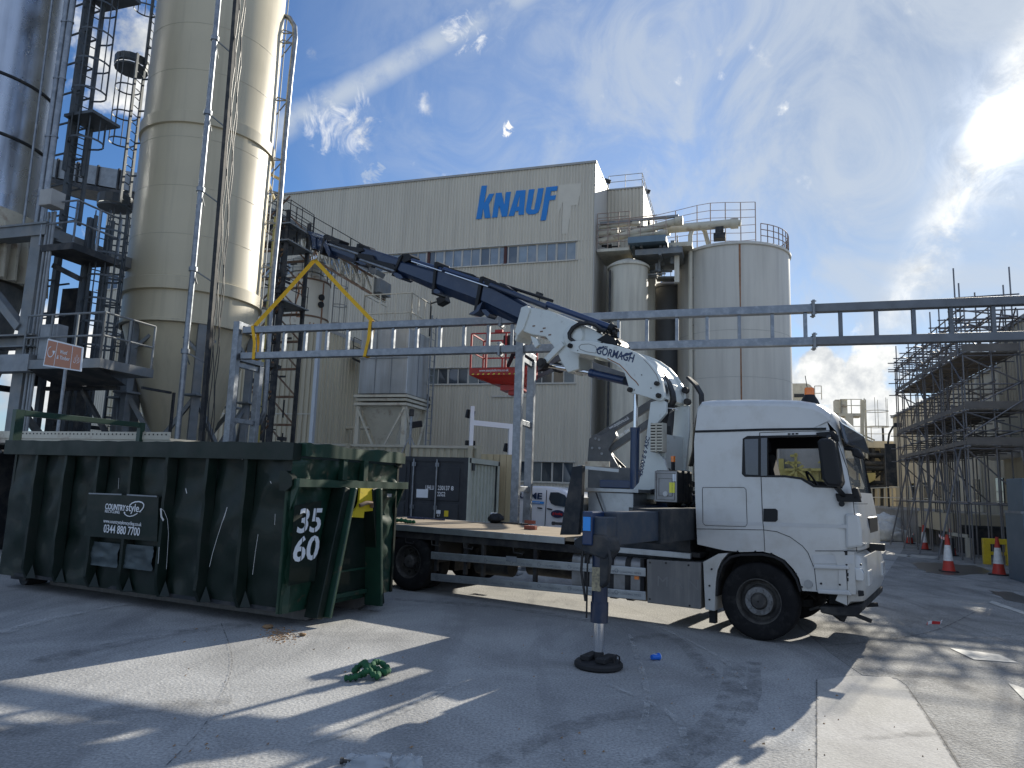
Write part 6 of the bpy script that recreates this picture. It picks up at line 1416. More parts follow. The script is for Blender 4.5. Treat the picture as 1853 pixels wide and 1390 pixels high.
lvo = K(lv, 'oil_cooler', 'chassis'); sl_ = MB()
for i in range(10): z = lb_[1]+.02+(la[1]-lb_[1]-.04)*i/9; sl_.bar((lx0, .55, z), (lx1, .55, z), .012, .028)
sl_.box(lx0-.004, lx0+.006, .40, .555, lb_[1], la[1]).bar(((lx0+lx1)/2, .562, lb_[1]), ((lx0+lx1)/2, .562, la[1]), .02, .01)
K(sl_, 'cooler_slats', 'creamst')
bc = c3(1218, 836, .5); K(MB().tube(bc, bc+Vector((0, 0, .09)), .035, 14), 'crane_beacon', 'beacon', smooth=True); K(MB().tube(bc-Vector((0, 0, .18)), bc, .03, 10), 'beacon_stem', 'blackp')
# hose bundles
def bundle(pts, y, n, r, sp=.045, nm='hose_bundle'):
    for k in range(n): K(MB().path([c3(*z6((p[0]+k*9*0, p[1])), y)+Vector((-.0, -k*sp, k*.012*math.sin(i*1.3))) for i, p in enumerate(pts)], r, 7), nm, 'hose', smooth=True)
bundle([(1225, 560), (1285, 610), (1335, 665), (1368, 730), (1375, 790), (1350, 850), (1320, 900), (1300, 975), (1300, 1040)], .16, 4, .026, .035)
bundle([(1240, 570), (1295, 640), (1325, 720), (1325, 800), (1290, 880), (1260, 950)], .28, 2, .020)
bundle([(1300, 1180), (1262, 1230), (1290, 1300), (1330, 1350)], .30, 4, .028); bundle([(1320, 1000), (1325, 1120), (1300, 1220)], .1, 4, .03)
bundle([(1490, 620), (1550, 680), (1595, 755), (1598, 840), (1570, 940), (1548, 1080), (1540, 1200), (1510, 1320)], -.46, 3, .026)
K(MB().path([c3(*z6(p), .3) for p in ((1265, 875), (1330, 862), (1400, 868), (1418, 880))], .010, 6), 'hose_clip', 'lightgrey')
a_ = cz(1215, 850, -.3); K(MB().box(a_[0]-.30, a_[0]+.05, -.5, .35, 1.9, 2.05), 'control_bank', 'chassis', bevel=.01)
jn = MB()
for i in range(30): p = Vector((random.uniform(-.5, .4), random.uniform(-.3, .6), random.uniform(1.66, 2.1))); jn.bar(p, p+Vector((random.uniform(-.2, .2), random.uniform(-.2, .2), random.uniform(-.1, .1))), random.choice((.03, .05, .08)))
K(jn, 'hydraulic_fittings', 'chassis')
# hook with shackles under the tip
hk = MB(); h0 = c3(571, 452, 0); h1 = Vector((h0.x, 0, h0.z-.10))
hk.tube(h0, h0-Vector((0, 0, .14)), .035, 10).lathe([(.02, -.05), (.06, -.03), (.06, .03), (.02, .05)], tuple(h0-Vector((0, 0, .12))), 14)
K(hk, 'hook_swivel', 'rust', smooth=True)
sh = MB()
for dx in (-.05, .05): sh.path([h0+Vector((dx+.045*math.cos(a_), .03, -.22+.06*math.sin(a_))) for a_ in [2*math.pi*k/12 for k in range(13)]], .012, 6)
K(sh, 'shackle', 'chrome', smooth=True)
HOOK = CRF.W(h0.x, 0, h0.z-.27)

# ================================================================== pipe gantry: ladder beams, ladder posts, yellow slings
gz_t = GAN.hit(940, 581)[1]; gz_b = GAN.hit(940, 636)[1]
def gx(u, v=620): return GAN.hit(u, v)[0]
zT_ = (GAN.hit(450, 600)[1]+GAN.hit(1853, 538)[1])/2-.02; zB_ = (GAN.hit(450, 650)[1]+GAN.hit(1853, 601)[1])/2
def beam(name, x0, x1, vs, label, grp='steel ladder beams of the pipe gantry', mt='galv', z=0):
    f = Fr(GAN.W(max(x0, x1), 0), 107.6)           # local x runs to the right
    t = thing(name, f, label, 'steel beam', grp); Lg = abs(x1-x0); X0 = max(x0, x1)
    for zz in (zT_, zB_): MB().box(0.012, Lg-.012, -.09, .09, zz-.085, zz+.085).build('chord', mt, t, bevel=.012)
    for v in vs: x = X0-v; MB().box(x-.035, x+.035, -.05, .05, zB_+.087, zT_-.087).build('rung', mt, t, bevel=.005)
    return t, Lg
def flange(t, x, mt='galv'):
    for zz in (zT_, zB_):
        MB().box(x-.011, x+.011, -.14, .14, zz-.16, zz+.16).build('flange', mt, t)
xj1, xj2 = gx(907, 600), gx(1472, 580)
rg1 = [gx(u) for u in (514.5, 552.5, 591.6, 629.3, 670.7, 711.4, 753.8, 795.8, 839.5, 883.6)]; xl_ = gx(440, 620)
b1t, L1 = beam('ladder_beam', xl_, xj1, rg1+[gx(474)], 'galvanised ladder beam hanging in the two yellow slings')
step_ = .632; rg2 = [gx(926.6)]+[gx(1119)+step_*k for k in (3, 2, 1)]+[gx(u) for u in (1119, 1170.5, 1225, 1280, 1338, 1398, 1458)]
b2t, L2 = beam('ladder_beam', xj1, xj2, rg2, 'middle galvanised ladder beam passing behind the white crane arm')
xend = gx(1853)-2.2; rg3 = [gx(u) for u in (1522, 1587, 1655, 1723, 1800)]+[gx(1800)-.65, gx(1800)-1.3, gx(1800)-1.95]
b3t, L3 = beam('ladder_beam', xj2, xend, rg3, 'ladder beam running out of the right edge of the photo over the scaffold', mt='galv_backlit')
flange(b1t, L1-.012); flange(b2t, .012); flange(b2t, L2-.012, 'galvd'); flange(b3t, .012, 'galvd')
for t, x in ((b1t, L1), (b2t, L2)):
    bl = MB()
    for zz in (zT_, zB_):
        for dy, dz_ in ((-.12, .13), (.12, .13), (-.12, -.13), (.12, -.13)): bl.tube((x-.05, dy, zz+dz_), (x+.05, dy, zz+dz_), .014, 6)
    bl.build('bolt', 'galv', t)
def post(u, label, slope=1.0):
    x = gx(u); f = Fr(GAN.W(x, .18), 17.6); t = thing('ladder_post', f, label, 'steel post', 'ladder posts carrying the pipe gantry')
    H1 = zT_+.22; H2 = zB_-.12; s = 1.0
    MB().box(-.0, .17, -.09, .09, 0, H1).build('stile', 'galv', t, bevel=.012)
    MB().box(s, s+.17, -.09, .09, 0, H2).build('stile', 'galv', t, bevel=.012)
    for z in (H2-.10, H2-1.55, H2-3.05): MB().box(.172, s-.002, -.05, .05, z-.06, z+.06).build('rung', 'galv', t, bevel=.006)
    MB().box(.172, s+.15, -.09, .09, H2+.002, H2+.13).build('head_beam', 'galv', t, bevel=.008)
    MB().bar((.17, 0, H1-.04), (1.0, 0, H1-.04), .12, .08).bar((.95, 0, H1-.04), (1.0, 0, H2+.1), .1).build('top_bracket', 'galv', t)
    for xx in (.085, s+.085): MB().box(xx-.18, xx+.18, -.18, .18, 0, .025).build('base_plate', 'galv', t)
    return t
post(944, 'galvanised ladder post standing right behind the lorry bed beside the red basket')
post(433, 'galvanised ladder post rising behind the green skip at the left end of the beam')
# slings
for us, u_low, lab in ((476, 462, 'yellow lifting sling from the hook down to the left end of the ladder beam'), (664, 668, 'yellow lifting sling from the hook down to the middle rungs of the ladder beam')):
    x = gx(u_low, 620); f = Fr(GAN.W(x, 0), 107.6); t = MB(); hl = f.L(HOOK); r = .0
    zt, zb = zT_+.10, zB_-.10; lean = (.06 if us < 500 else -.05)
    t.strap([hl, Vector((-lean, .105, zt))], .075, .010, (1, 0, 0) if False else (0, 1, 0)) if False else None
    a0 = Vector((-lean, .0, zt+.02))
    t.strap([hl, hl.lerp(a0, .5)-Vector((0, 0, .02)), a0], .10, .008, Vector((hl.z-a0.z, .9, a0.x-hl.x)).normalized())
    t.strap([a0+Vector((0, -.0, 0)), Vector((-lean, .10, zt)), Vector((lean*.2, .115, (zt+zb)/2)), Vector((lean, .10, zb)), Vector((lean, -.10, zb)), Vector((lean*.2+.05, -.115, (zt+zb)/2)), Vector((-lean, -.10, zt)), a0], .085, .008, (1, 0, .15))
    o = t.build('lifting_sling', 'sling', None, fr=f); put(o, lab, 'sling', 'yellow slings on the crane hook')
from mathutils import noise as mn
# ================================================================== green roll-off skip
_o = gnd(505, 1113, .2)
SK = Fr(_o, -65)
skp = thing('roll_off_skip', SK, 'big dented dark green roll-off skip with white stencilled numbers on its end', 'skip')
Lk, Wk, Z0, Z1 = SK.hit(14, 800)[0], 2.5, .2, 2.37
def dent(mb_n, m_, fn):   # grid with displacement
    mb = MB(); vs = []; fs = []
    for i in range(mb_n+1):
        for j in range(m_+1): vs.append(fn(i/mb_n, j/m_))
    for i in range(mb_n):
        for j in range(m_): a = i*(m_+1)+j; fs.append((a, a+1, a+m_+2, a+m_+1))
    return mb.add(vs, fs)
def dn(a, b, s=1.6, k=.05, seed=0):
    return k*(mn.noise(Vector((a*s, b*s, seed)))+.5*mn.noise(Vector((a*s*2.3, b*s*2.3, seed+9))))
def side_w(s, t):
    x, z = s*Lk, Z0+t*(Z1-.22-Z0); return (x, -.12+dn(x, z, 1.3, .055, 1)-.02, z)
dent(150, 40, side_w).build('side_wall', 'green', skp, smooth=True, ang=60)
MB().box(0, Lk, -Wk, -Wk+.05, Z0, Z1-.2).build('side_wall', 'green', skp)
MB().box(Lk-.05, Lk, -Wk+.05, -.15, Z0, Z1-.1).build('rear_door', 'green', skp)
MB().box(.05, Lk-.05, -Wk+.05, -.14, Z0, Z0+.05).build('floor', 'dsteel', skp)
def end_w(s, t):
    y, z = -Wk+.02+s*(Wk-.04), Z0+t*(Z1-.2-Z0); return (.02-dn(y, z, 2.6, .075, 5)*(.4+.6*t), y, z)
dent(60, 50, end_w).build('end_wall', 'greenl', skp, smooth=True, ang=60)
# corner fold
cf = MB()
for a_, b_ in (((.0, 0), (.14, -.13)),): cf.add([(-.02, -.14, Z0), (-.02, -.14, 1.75), (.06, .0, 1.75), (.06, .0, Z0), (.16, -.14, Z0), (.16, -.14, 1.75)], [(0, 1, 2, 3), (3, 2, 5, 4), (0, 3, 4), (1, 5, 2)])
cf.build('corner_post', 'greenl', skp)
ru = [68, 120, 180, 240, 305, 377, 447]
rx_ = [SK.hit(u, 812)[0] for u in ru]
for x in rx_:
    zt = Z1-.21; zlo = Z0
    n = 12; rings = []
    for i in range(n+1):
        z = zlo+(zt-zlo)*i/n; w = .062; d = .0+dn(x, z, 3, .02, 3); k = .35 if i == 0 else 1
        rings.append([(x-w, -.13, z), (x-w*.45, -.12+(.12+d)*k, z), (x+w*.45, -.12+(.12+d)*k, z), (x+w, -.13, z)])
    MB().loft(rings, closed=False, cap=False).build('side_rib', 'green', skp, smooth=True, ang=30)
    MB().add([(x-.09, -.10, Z0+.02), (x-.20, -.10, Z0+.02), (x-.09, -.10, Z0+.22), (x-.09, -.02, Z0+.02)], [(0, 1, 2), (0, 3, 1), (0, 2, 3), (1, 3, 2)]).build('rib_gusset', 'green', skp)
# rim
def wavy(x0, x1, y0, y1, z0, z1, ax, k, seed, n=60):
    rings = []
    for i in range(n+1):
        t = i/n
        if ax == 'x': x = x0+(x1-x0)*t; d = dn(x, 0, 1.5, k, seed); dz_ = dn(x, 3, 2.5, k*.8, seed); rings.append([(x, y0+d, z0), (x, y1+d, z0), (x, y1+d, z1+dz_), (x, y0+d, z1+dz_)])
        else: y = y0+(y1-y0)*t; d = dn(y, 0, 3.0, k, seed); dz_ = dn(y, 3, 3.2, k*.8, seed); rings.append([(x0+d, y, z0), (x1+d, y, z0), (x1+d, y, z1+dz_), (x0+d, y, z1+dz_)])
    return MB().loft(rings)
wavy(-.04, Lk+.03, -.14, .02, Z1-.23, Z1, 'x', .02, 11).build('rim', 'green', skp, smooth=True, ang=40)
wavy(-.04, Lk+.03, -Wk-.02, -Wk+.12, Z1-.23, Z1, 'x', .02, 12).build('rim', 'green', skp, smooth=True, ang=40)
wavy(-.10, .04, -Wk-.03, -.141, Z1-.17, Z1-.003, 'y', .035, 13).build('rim', 'greenl', skp, smooth=True, ang=40)
wavy(Lk-.1, Lk+.04, -Wk+.121, -.141, Z1-.2, Z1-.003, 'y', .02, 14).build('rim', 'green', skp)
zch = Fr(SK.o, -65+90).hit(600, 873)[1]
wavy(-.16, .0, -Wk-.04, -.01, 1.80, 1.90, 'y', .016, 15).build('end_channel', 'greenl', skp, smooth=True, ang=40)
for y in (-1.02, -1.50): MB().box(-.09, .0, y-.05, y+.05, 1.903, 2.20).build('end_stud', 'greenl', skp, bevel=.006)
MB().plate([SK.hit(510+(a-1280)/2.504*1.0, 720+b/2.504, .025) for a, b in ((1270, 330), (1300, 330), (1328, 358), (1326, 398), (1300, 422), (1270, 420))], -.06, .03).build('corner_plate', 'green', skp)
MB().plate([(-.02, 1.80), (-.14, 1.80), (-.02, 1.50)], -.06, -.02).build('channel_gusset', 'greenl', skp)
MB().plate([(-.02, 1.80), (-.14, 1.80), (-.02, 1.50)], -Wk+.02, -Wk+.06).build('channel_gusset', 'greenl', skp)
# A-frame, hook plate, skids
RK = Fr(SK.o, -65+90)         # x runs along local -y
def eb(name, yt, yb, w, d, mt, zt=1.80, zb=.10): return MB().bar((-d/2, yt, zt), (-d/2-.02, yb, zb), w, d, up=(1, 0, 0)).build(name, mt, skp, bevel=.01)
eb('frame_beam', -.93, -.50, .12, .22, 'green'); eb('frame_beam', -1.02, -.62, .05, .30, 'greenl'); eb('frame_beam', -1.57, -1.90, .12, .22, 'green'); eb('frame_beam', -1.62, -1.78, .05, .30, 'greenl')
MB().add([(-.03, -1.0, 1.8), (-.03, -1.55, 1.8), (-.03, -1.85, .30), (-.03, -.60, .22)], [(0, 1, 2, 3)]).build('inner_panel', 'green', skp)
MB().box(-.08, -.03, -1.72, -.72, .28, .34).box(-.05, -.03, -1.70, -.76, .62, .65).build('panel_lip', 'greenl', skp)
def rk(px): return [(-.0, ) for p in px]
yp = [(1582, 407), (1644, 409), (1647, 500), (1640, 509), (1600, 513), (1597, 541), (1540, 537), (1547, 515), (1568, 492), (1576, 470)]
pts = []
for a, b in yp:
    h = RK.hit(a/2.504, 720+b/2.504); pts.append((-h[0], h[1]))
n = len(pts); MB().add([(-.17, y, z) for y, z in pts]+[(-.20, y, z) for y, z in pts], [tuple(range(n)), tuple(reversed(range(n, 2*n)))]+[(i, (i+1) % n, n+(i+1) % n, n+i) for i in range(n)]).build('hook_plate', 'yellow', skp)
a = RK.hit(1573/2.504, 720+482/2.504); b = RK.hit(1630/2.504, 720+478/2.504)
MB().path([(-.22, -a[0], a[1]-.01), (-.25, -(a[0]*.6+b[0]*.4), a[1]+.03), (-.25, -(a[0]*.2+b[0]*.8), b[1]+.02), (-.22, -b[0], b[1]-.04)], .028, 10).build('hook_bar', 'rust', skp, smooth=True)
for y in (-.80, -1.90):
    MB().plate([(.18, 0), (Lk-.4, 0), (Lk-.4, Z0), (.0, Z0), (-.02, .12)], y-.07, y+.07).build('skid', 'boxgrey', skp, bevel=.006)
for y in (-.45, -2.0): MB().tube((Lk-.15, y, .13), (Lk-.15, y-.35, .13), .13, 24).tube((Lk-.15, y+.02, .13), (Lk-.15, y-.37, .13), .03, 10).build('roller', 'dsteel', skp, smooth=True)
MB().box(Lk-.35, Lk+.05, -.4, -.36, .1, .35).box(Lk-.35, Lk+.05, -2.4, -2.36, .1, .35).build('roller_bracket', 'dsteel', skp)
# raised bar over the left end
a = SK.h3(22, 741, -.05); zr = a.z
each(MB().box(Lk-.07, Lk+.03, -.17, -.03, Z1, zr).box(Lk-.07, Lk+.03, -Wk+.03, -Wk+.13, Z1, zr), 'guard_bar', 'greenl', skp)
MB().box(Lk-.07, Lk+.03, -Wk+.131, -.171, zr-.10, zr-.001).build('guard_bar', 'greenl', skp, bevel=.008)
MB().path([(Lk+.05, -.3, 2.2), (Lk+.15, -.2, 2.2), (Lk+.15, .0, 2.18)], .03, 8).build('latch', 'dsteel', skp)
# lettering panel and writing on the side
def sb(u, v, y=.012): return SK.h3(u, v, y)
pn = [SK.hit(u, v, .006) for u, v in ((160, 893), (287, 899), (284, 980), (152, 970))]
MB().plate(pn, -.12, .006).build('name_panel', 'green', skp)
MB().strap([(SK.hit(161, 893, .01)[0], .01, SK.hit(161, 893, .01)[1]), (SK.hit(220, 895, .01)[0], .01, SK.hit(220, 895, .01)[1])], .01, .02, (0, 1, 0)).strap([(SK.hit(230, 895.5, .01)[0], .01, SK.hit(230, 895.5, .01)[1]), (SK.hit(284, 898.5, .01)[0], .01, SK.hit(284, 898.5, .01)[1])], .01, .02, (0, 1, 0)).build('bare_edge', 'galvd', skp)
def zl_(a, b): return (160+a/9.93, 860+b/9.93)
def wsk(txt, p, q, size, mt='textw', **k):
    a = sb(*zl_(*p)); b = sb(*zl_(*q)); return write('lettering', txt, a, (b-a).normalized(), (0, 0, 1), size, mt, skp, fit=(b-a).length, **k)
wsk('COUNTRY', (298, 606), (660, 640), .115, bold=.02); wsk('style.', (672, 640), (930, 665), .16, bold=.004)
wsk('RECYCLING', (298, 668), (558, 692), .058, bold=.005); wsk('www.countrystylerecycling.co.uk', (268, 848), (950, 918), .075, bold=.0)
wsk('0344 880 7700', (270, 1024), (915, 1090), .165, bold=.006)
def arcs(pts, w, fr, parent, y, mt):
    P_ = [fr.h3(*zl_(*p), y) for p in pts]; return MB().strap(P_, .003, w, (0, 1, 0)).build('logo_swoosh', mt, parent)
arcs([(740, 545), (780, 505), (840, 480), (910, 474), (965, 490), (995, 525), (992, 570), (965, 615), (925, 655)], .016, SK, skp, .012, 'textw')
arcs([(640, 665), (660, 705), (700, 732), (745, 740), (800, 730), (850, 705), (880, 685)], .012, SK, skp, .012, 'textw')
for p in (((920, 645), (950, 663), (915, 664)), ((630, 685), (648, 655), (662, 680))): MB().plate([SK.hit(*zl_(*q), .013) for q in p], .010, .013).build('logo_arrow', 'textw', skp)
# scratches
sc = MB()
def scr(pts, w, y=.012): sc.strap([SK.h3(u, v, y) for u, v in pts], .002, w, (0, 1, 0))
scr([(411, 918), (402, 945), (394, 970), (385, 1000), (379, 1026)], .007); scr([(411, 918), (406, 935), (402, 945)], .014); scr([(447, 803), (441, 818), (438, 832)], .006); scr([(293, 921), (297, 925), (303, 940), (305, 965), (303, 1000), (301, 1030)], .005)
scr([(291, 920), (292, 935), (296, 942)], .03); scr([(336, 884), (338, 893)], .012); scr([(467, 967), (462, 1000), (457, 1040)], .005); scr([(288, 990), (287, 1010), (286, 1020)], .008); scr([(498, 930), (497, 950)], .005); scr([(215, 865), (214, 885)], .004); scr([(489, 871), (491, 875)], .008)
sc.build('scratch', 'lightgrey', skp)
# pale repair plates low on the side
for u0, v0, u1, v1 in ((160, 979, 209, 1028), (222, 984, 272, 1034)):
    a, b = SK.hit(u0, v0, -.03), SK.hit(u1, v1, -.03); dent(10, 10, lambda s, t, a=a, b=b: (a[0]+(b[0]-a[0])*s, -.045+dn(a[0]+s, t, 4, .03, 7), a[1]+(b[1]-a[1])*t)).build('repair_plate', M('worn plate', (.045, .062, .068), .5, .2, .4, 3), skp, smooth=True)
# stencilled numbers on the end wall
def wend(txt, p, q, size, **k):
    A_, B_ = RK.hit(*p), RK.hit(*q); a = Vector((-.10, -A_[0], A_[1])); b = Vector((-.10, -B_[0], B_[1])); b.z = a.z
    write('stencil_number', txt, a, (0, -1, 0), (0, 0, 1), size, 'paintw', skp, fit=abs(a.y-b.y), bold=.02, shear=.12, **k)
wp = [RK.hit(*p) for p in ((516, 915), (572, 905), (560, 1050), (504, 1060))]
MB().add([(-.095, -min(p[0], .66) if i in (1, 2) else -max(.02, p[0]), p[1]) for i, p in enumerate(wp)], [(0, 1, 2, 3)]).build('number_panel', 'green', skp)
wend('35', (526, 963), (570, 958), .43, sx=1.25); wend('60', (518.5, 1015), (565, 1010), .43, sx=1.25)
st = MB()
for u0, u1, va, vb in ((538, 541, 918, 965), (556, 559, 918, 965), (531, 534, 973, 1016), (553, 556, 973, 1016)):
    h0 = RK.hit((u0+u1)/2, vb); h1 = RK.hit((u0+u1)/2+4, va); st.bar((-.104, -h0[0], h0[1]), (-.104, -h1[0], h1[1]), .012, .002, up=(1, 0, 0))
st.build('stencil_bridge', 'green', skp)
a = RK.hit(690, 893); MB().box(-.03-.08, -.025-.08, -a[0]-.12, -a[0], a[1]-.05, a[1]).build('id_plate', 'grey', skp)

# ================================================================== recycling sign on its pole
SG = Fr(atY(112, 660, 15.2), -72.4-180+14)
sg = thing('recycling_sign', SG, 'brown and white sign reading Wood & Timber on a slim galvanised pole behind the skip', 'sign')
q_ = [(87.5, 613), (151, 628.5), (147, 672.5), (78.5, 662)]; Q = [SG.hit(*p) for p in q_]
MB().plate(Q, -.01, .01).build('sign_board', 'paintw', sg)
def sq(s, t):   # bilinear on the board
    a = Vector(Q[0]).lerp(Vector(Q[1]), s); b = Vector(Q[3]).lerp(Vector(Q[2]), s); return a.lerp(b, t)
for s0, s1 in ((.03, .285), (.305, .72), (.74, .97)): MB().plate([tuple(sq(s0, .05)), tuple(sq(s1, .05)), tuple(sq(s1, .95)), tuple(sq(s0, .95))], -.014, -.0101).build('sign_panel', 'signb', sg)
def wsg(txt, s0, t0, s1, size, **k):
    a, b = sq(s0, t0), sq(s1, t0); a = Vector((a.x, -.0165, a.y)); b = Vector((b.x, -.0165, b.y)); write('lettering', txt, a, (b-a).normalized(), Vector((-(b-a).z, 0, (b-a).x)), size, 'paintw', sg, fit=(b-a).length, bold=.008, ext=.001, **k)
wsg('Wood', .41, .44, .60, .115); wsg('& Timber', .34, .66, .69, .115)
rc = [sq(.155+.085*math.cos(RAD(a_)), .45+.19*math.sin(RAD(a_))) for a_ in range(-20, 271, 20)]
MB().strap([(p.x, -.016, p.y) for p in rc], .002, .020, (0, 1, 0)).plate([tuple(sq(.20, .40)), tuple(sq(.285, .38)), tuple(sq(.245, .55))], -.018, -.016).build('recycling_arrow', 'paintw', sg)
lg = MB()
for pts in (((.80, .68), (.83, .45), (.86, .62), (.83, .70), (.80, .68)), ((.85, .66), (.87, .35), (.91, .50), (.92, .68)), ((.88, .62), (.93, .45), (.95, .62), (.88, .70))): lg.strap([(sq(*p).x, -.016, sq(*p).y) for p in pts], .002, .010, (0, 1, 0))
lg.build('timber_symbol', 'paintw', sg)
pm = sq(.55, 1); MB().tube((pm.x, .04, 0), (pm.x, .04, sq(.5, .2).y), .035, 12).build('pole', 'galv', sg, smooth=True)
# perforated cream trailer edge behind the skip
TB = Fr(atY(150, 790, 14.6), -72.4+4)
tb = thing('low_trailer', TB, 'cream plated trailer edge with a row of holes just showing over the skip rim', 'trailer')
zz = TB.hit(150, 781)[1]; x9 = TB.hit(308, 785)[0]; MB().box(x9, 5, -.02, .0, zz-.15, zz).box(x9, 5, -2, -.02, zz-.25, zz-.12).build('bed', 'creamst', tb)
ho = MB()
for i in range(40): ho.tube((x9+.1+i*.11, .001, zz-.05), (x9+.1+i*.11, .004, zz-.05), .018, 6)
ho.build('hole_row', 'black', tb)
for x in (x9+.3, 4): MB().box(x, x+.15, -1.9, -.1, 0, zz-.25).build('leg', 'dsteel', tb)

# ================================================================== red access platform with its worker
BK = Fr(atY(851, 675, 18.2), 107.6)
lift = thing('boom_lift', BK, 'grey articulated access lift holding a red basket by the ladder post', 'access platform')
zfl = BK.hit(851, 678)[1]; Lb = BK.hit(953, 665)[0]; Wb = .95
sB = MB().box(0, Lb, 0, Wb, zfl, zfl+.03).box(0, Lb, -.02, 0, zfl-.02, zfl+.17).box(-.02, 0, -.02, Wb, zfl-.02, zfl+.17).box(Lb, Lb+.02, -.02, Wb, zfl-.02, zfl+.17).box(0, Lb, Wb, Wb+.02, zfl-.02, zfl+.17)
bsk = sB.build('basket', 'red', lift)
MB().add([(0, 0, zfl-.02), (Lb, 0, zfl-.02), (Lb, Wb, zfl-.02), (0, Wb, zfl-.02), (.55, .2, zfl-.22), (Lb-.1, .2, zfl-.26), (Lb-.1, Wb-.1, zfl-.26), (.55, Wb-.1, zfl-.22)], [(0, 1, 5, 4), (1, 2, 6, 5), (2, 3, 7, 6), (3, 0, 4, 7), (4, 5, 6, 7)]).box(.75, Lb-.15, .25, .8, zfl-.38, zfl-.24).build('basket_underside', 'red', bsk)
rl = MB(); zt = zfl+1.08
for x, y in ((0, 0), (.42, 0), (.95, 0), (Lb, 0), (0, Wb), (.55, Wb), (Lb, Wb)): rl.bar((x, y, zfl), (x, y, zt), .045)
for z in (zt, zfl+.60):
    P_ = [(0, 0, z), (Lb, 0, z), (Lb, Wb, z), (0, Wb, z), (0, 0, z)]
    for a, b in zip(P_, P_[1:]): rl.bar(a, b, .035)
rl.bar((.75, 0, zt), (.75, .0, zt+.08), .2, .1); rl.build('basket_rail', 'red', bsk)
MB().box(.85, 1.15, .05, .30, zt-.35, zt-.05).build('control_panel', 'dsteel', bsk, bevel=.02)
hz = MB(); n = 20
for i in range(n):
    if i % 2 == 0: x = .05+i*(Lb-.1)/n; hz.add([(x, -.0215, zfl-.01), (x+.05, -.0215, zfl-.01), (x+.07, -.0215, zfl+.02), (x+.02, -.0215, zfl+.02)], [(0, 1, 2, 3)])
hz.build('hazard_stripe', 'sticky', bsk)
write('lettering', 'www.starplatforms.co.uk', (.25, -.0225, zfl+.07), (1, 0, 0), (0, 0, 1), .09, 'paintw', bsk, fit=.80, bold=.02)
def lk(u, v, y): return BK.h3(u, v, y)
MB().box(.95, 1.18, .3, .6, zfl-.50, zfl-.35).build('rotator', 'red', lift, bevel=.02)
yb = 1.0
j0, j1, j2 = lk(962, 672, yb), lk(1008, 648, yb), lk(1075, 640, yb+1.4)
MB().bar(lk(940, 676, yb-.4), j0, .10, .12).bar(j0, lk(1018, 645, yb), .12, .16).build('fly_jib', 'lift', lift, bevel=.01)
MB().bar(lk(950, 694, yb), lk(1030, 655, yb), .08, .10).build('fly_jib', 'lift', lift); MB().tube(lk(965, 671, yb), lk(1005, 668, yb), .035, 10).build('jib_cylinder', 'blackp', lift, smooth=True)
# main booms: turret near u 1090, rising to the right behind the crane
yT = 2.6
def lm(u, v): return lk(u, v, yT)
MB().bar(lk(1018, 645, yb), lk(1195, 560+55, yT), .22, .22).build('upper_boom', 'lift', lift, bevel=.01) if False else None
lo = MB().bar(lm(1082, 793), lm(1215, 708), .26, .20); lob = lo.build('lower_boom', 'lift', lift, bevel=.01)
lo2 = MB().bar(lm(1092, 822), lm(1215, 738), .24, .18).build('lower_boom', 'lift', lift, bevel=.01)
MB().bar(lk(1018, 645, yb), lk(1215, 712, yT-.3), .2, .2).build('upper_boom', 'lift', lift, bevel=.01)
for (p, q, txt, par) in (((1105, 775), (1140, 756), 'www.starplatforms.co.uk', lob), ((1117, 792), (1141, 778), 'For hire: 0844', lo2)):
    a, b = lm(*p), lm(*q); a.y -= .13; b.y -= .13; d_ = (b-a).normalized(); write('lettering', txt, a+Vector((0, 0, -.045)), d_, Vector((-d_.z, 0, d_.x)), .13, 'paintw', par, fit=(b-a).length, bold=.01)
tpx = [(1069, 795), (1080, 787), (1090, 790), (1112, 776), (1118, 790), (1104, 815), (1125, 850), (1120, 852), (1072, 842), (1066, 835)]
MB().plate([(lm(u, v).x, lm(u, v).z) for u, v in tpx], yT-.25, yT+.25).build('turret_plate', 'lift', lift, bevel=.02)
MB().bar(lm(1094, 787), lm(1108, 830), .06).bar(lm(1108, 830), lm(1118, 850), .10).bar(lm(1088, 805), lm(1135, 852), .08).bar(lm(1084, 790), lm(1088, 815), .03).build('ram', 'blackp', lift)
rv = MB()
for u, v in ((1081, 795), (1087, 797), (1075, 812), (1088, 812), (1092, 822)): p = lm(u, v); rv.tube((p.x, yT-.26, p.z), (p.x, yT-.29, p.z), .035, 10)
each(rv, 'pin', 'galv', lift)
p0, p1 = lm(1075, 845), lm(1150, 935)
MB().box(p0.x, p0.x+2.2, yT-.9, yT+.9, 1.5, p0.z-.02).build('turntable_cover', 'lift', lift, bevel=.06); MB().box(p0.x-.3, p0.x+2.6, yT-1.0, yT+1.0, .6, 1.3).build('chassis', 'lift', lift, bevel=.05)
cr_ = MB().box(p0.x-.05, p0.x+.6, yT-1.0, yT-.95, p0.z-.02, p0.z+.12); cr_.build('creamy_cover', 'creamst', lift)
for x in (p0.x+.1, p0.x+2.2):
    for y in (yT-1.15, yT+.85): MB().lathe([(.2, 0), (.45, .02), (.48, .06), (.48, .26), (.45, .30), (.2, .32)], (x, y, .48), 28, 'y').build('wheel', 'tyre', lift, smooth=True)
MB().box(p0.x+.4, p0.x+1.3, yT-1.3, yT-.9, 1.95, 2.15).build('tool_tray', 'blue', lift, bevel=.02)

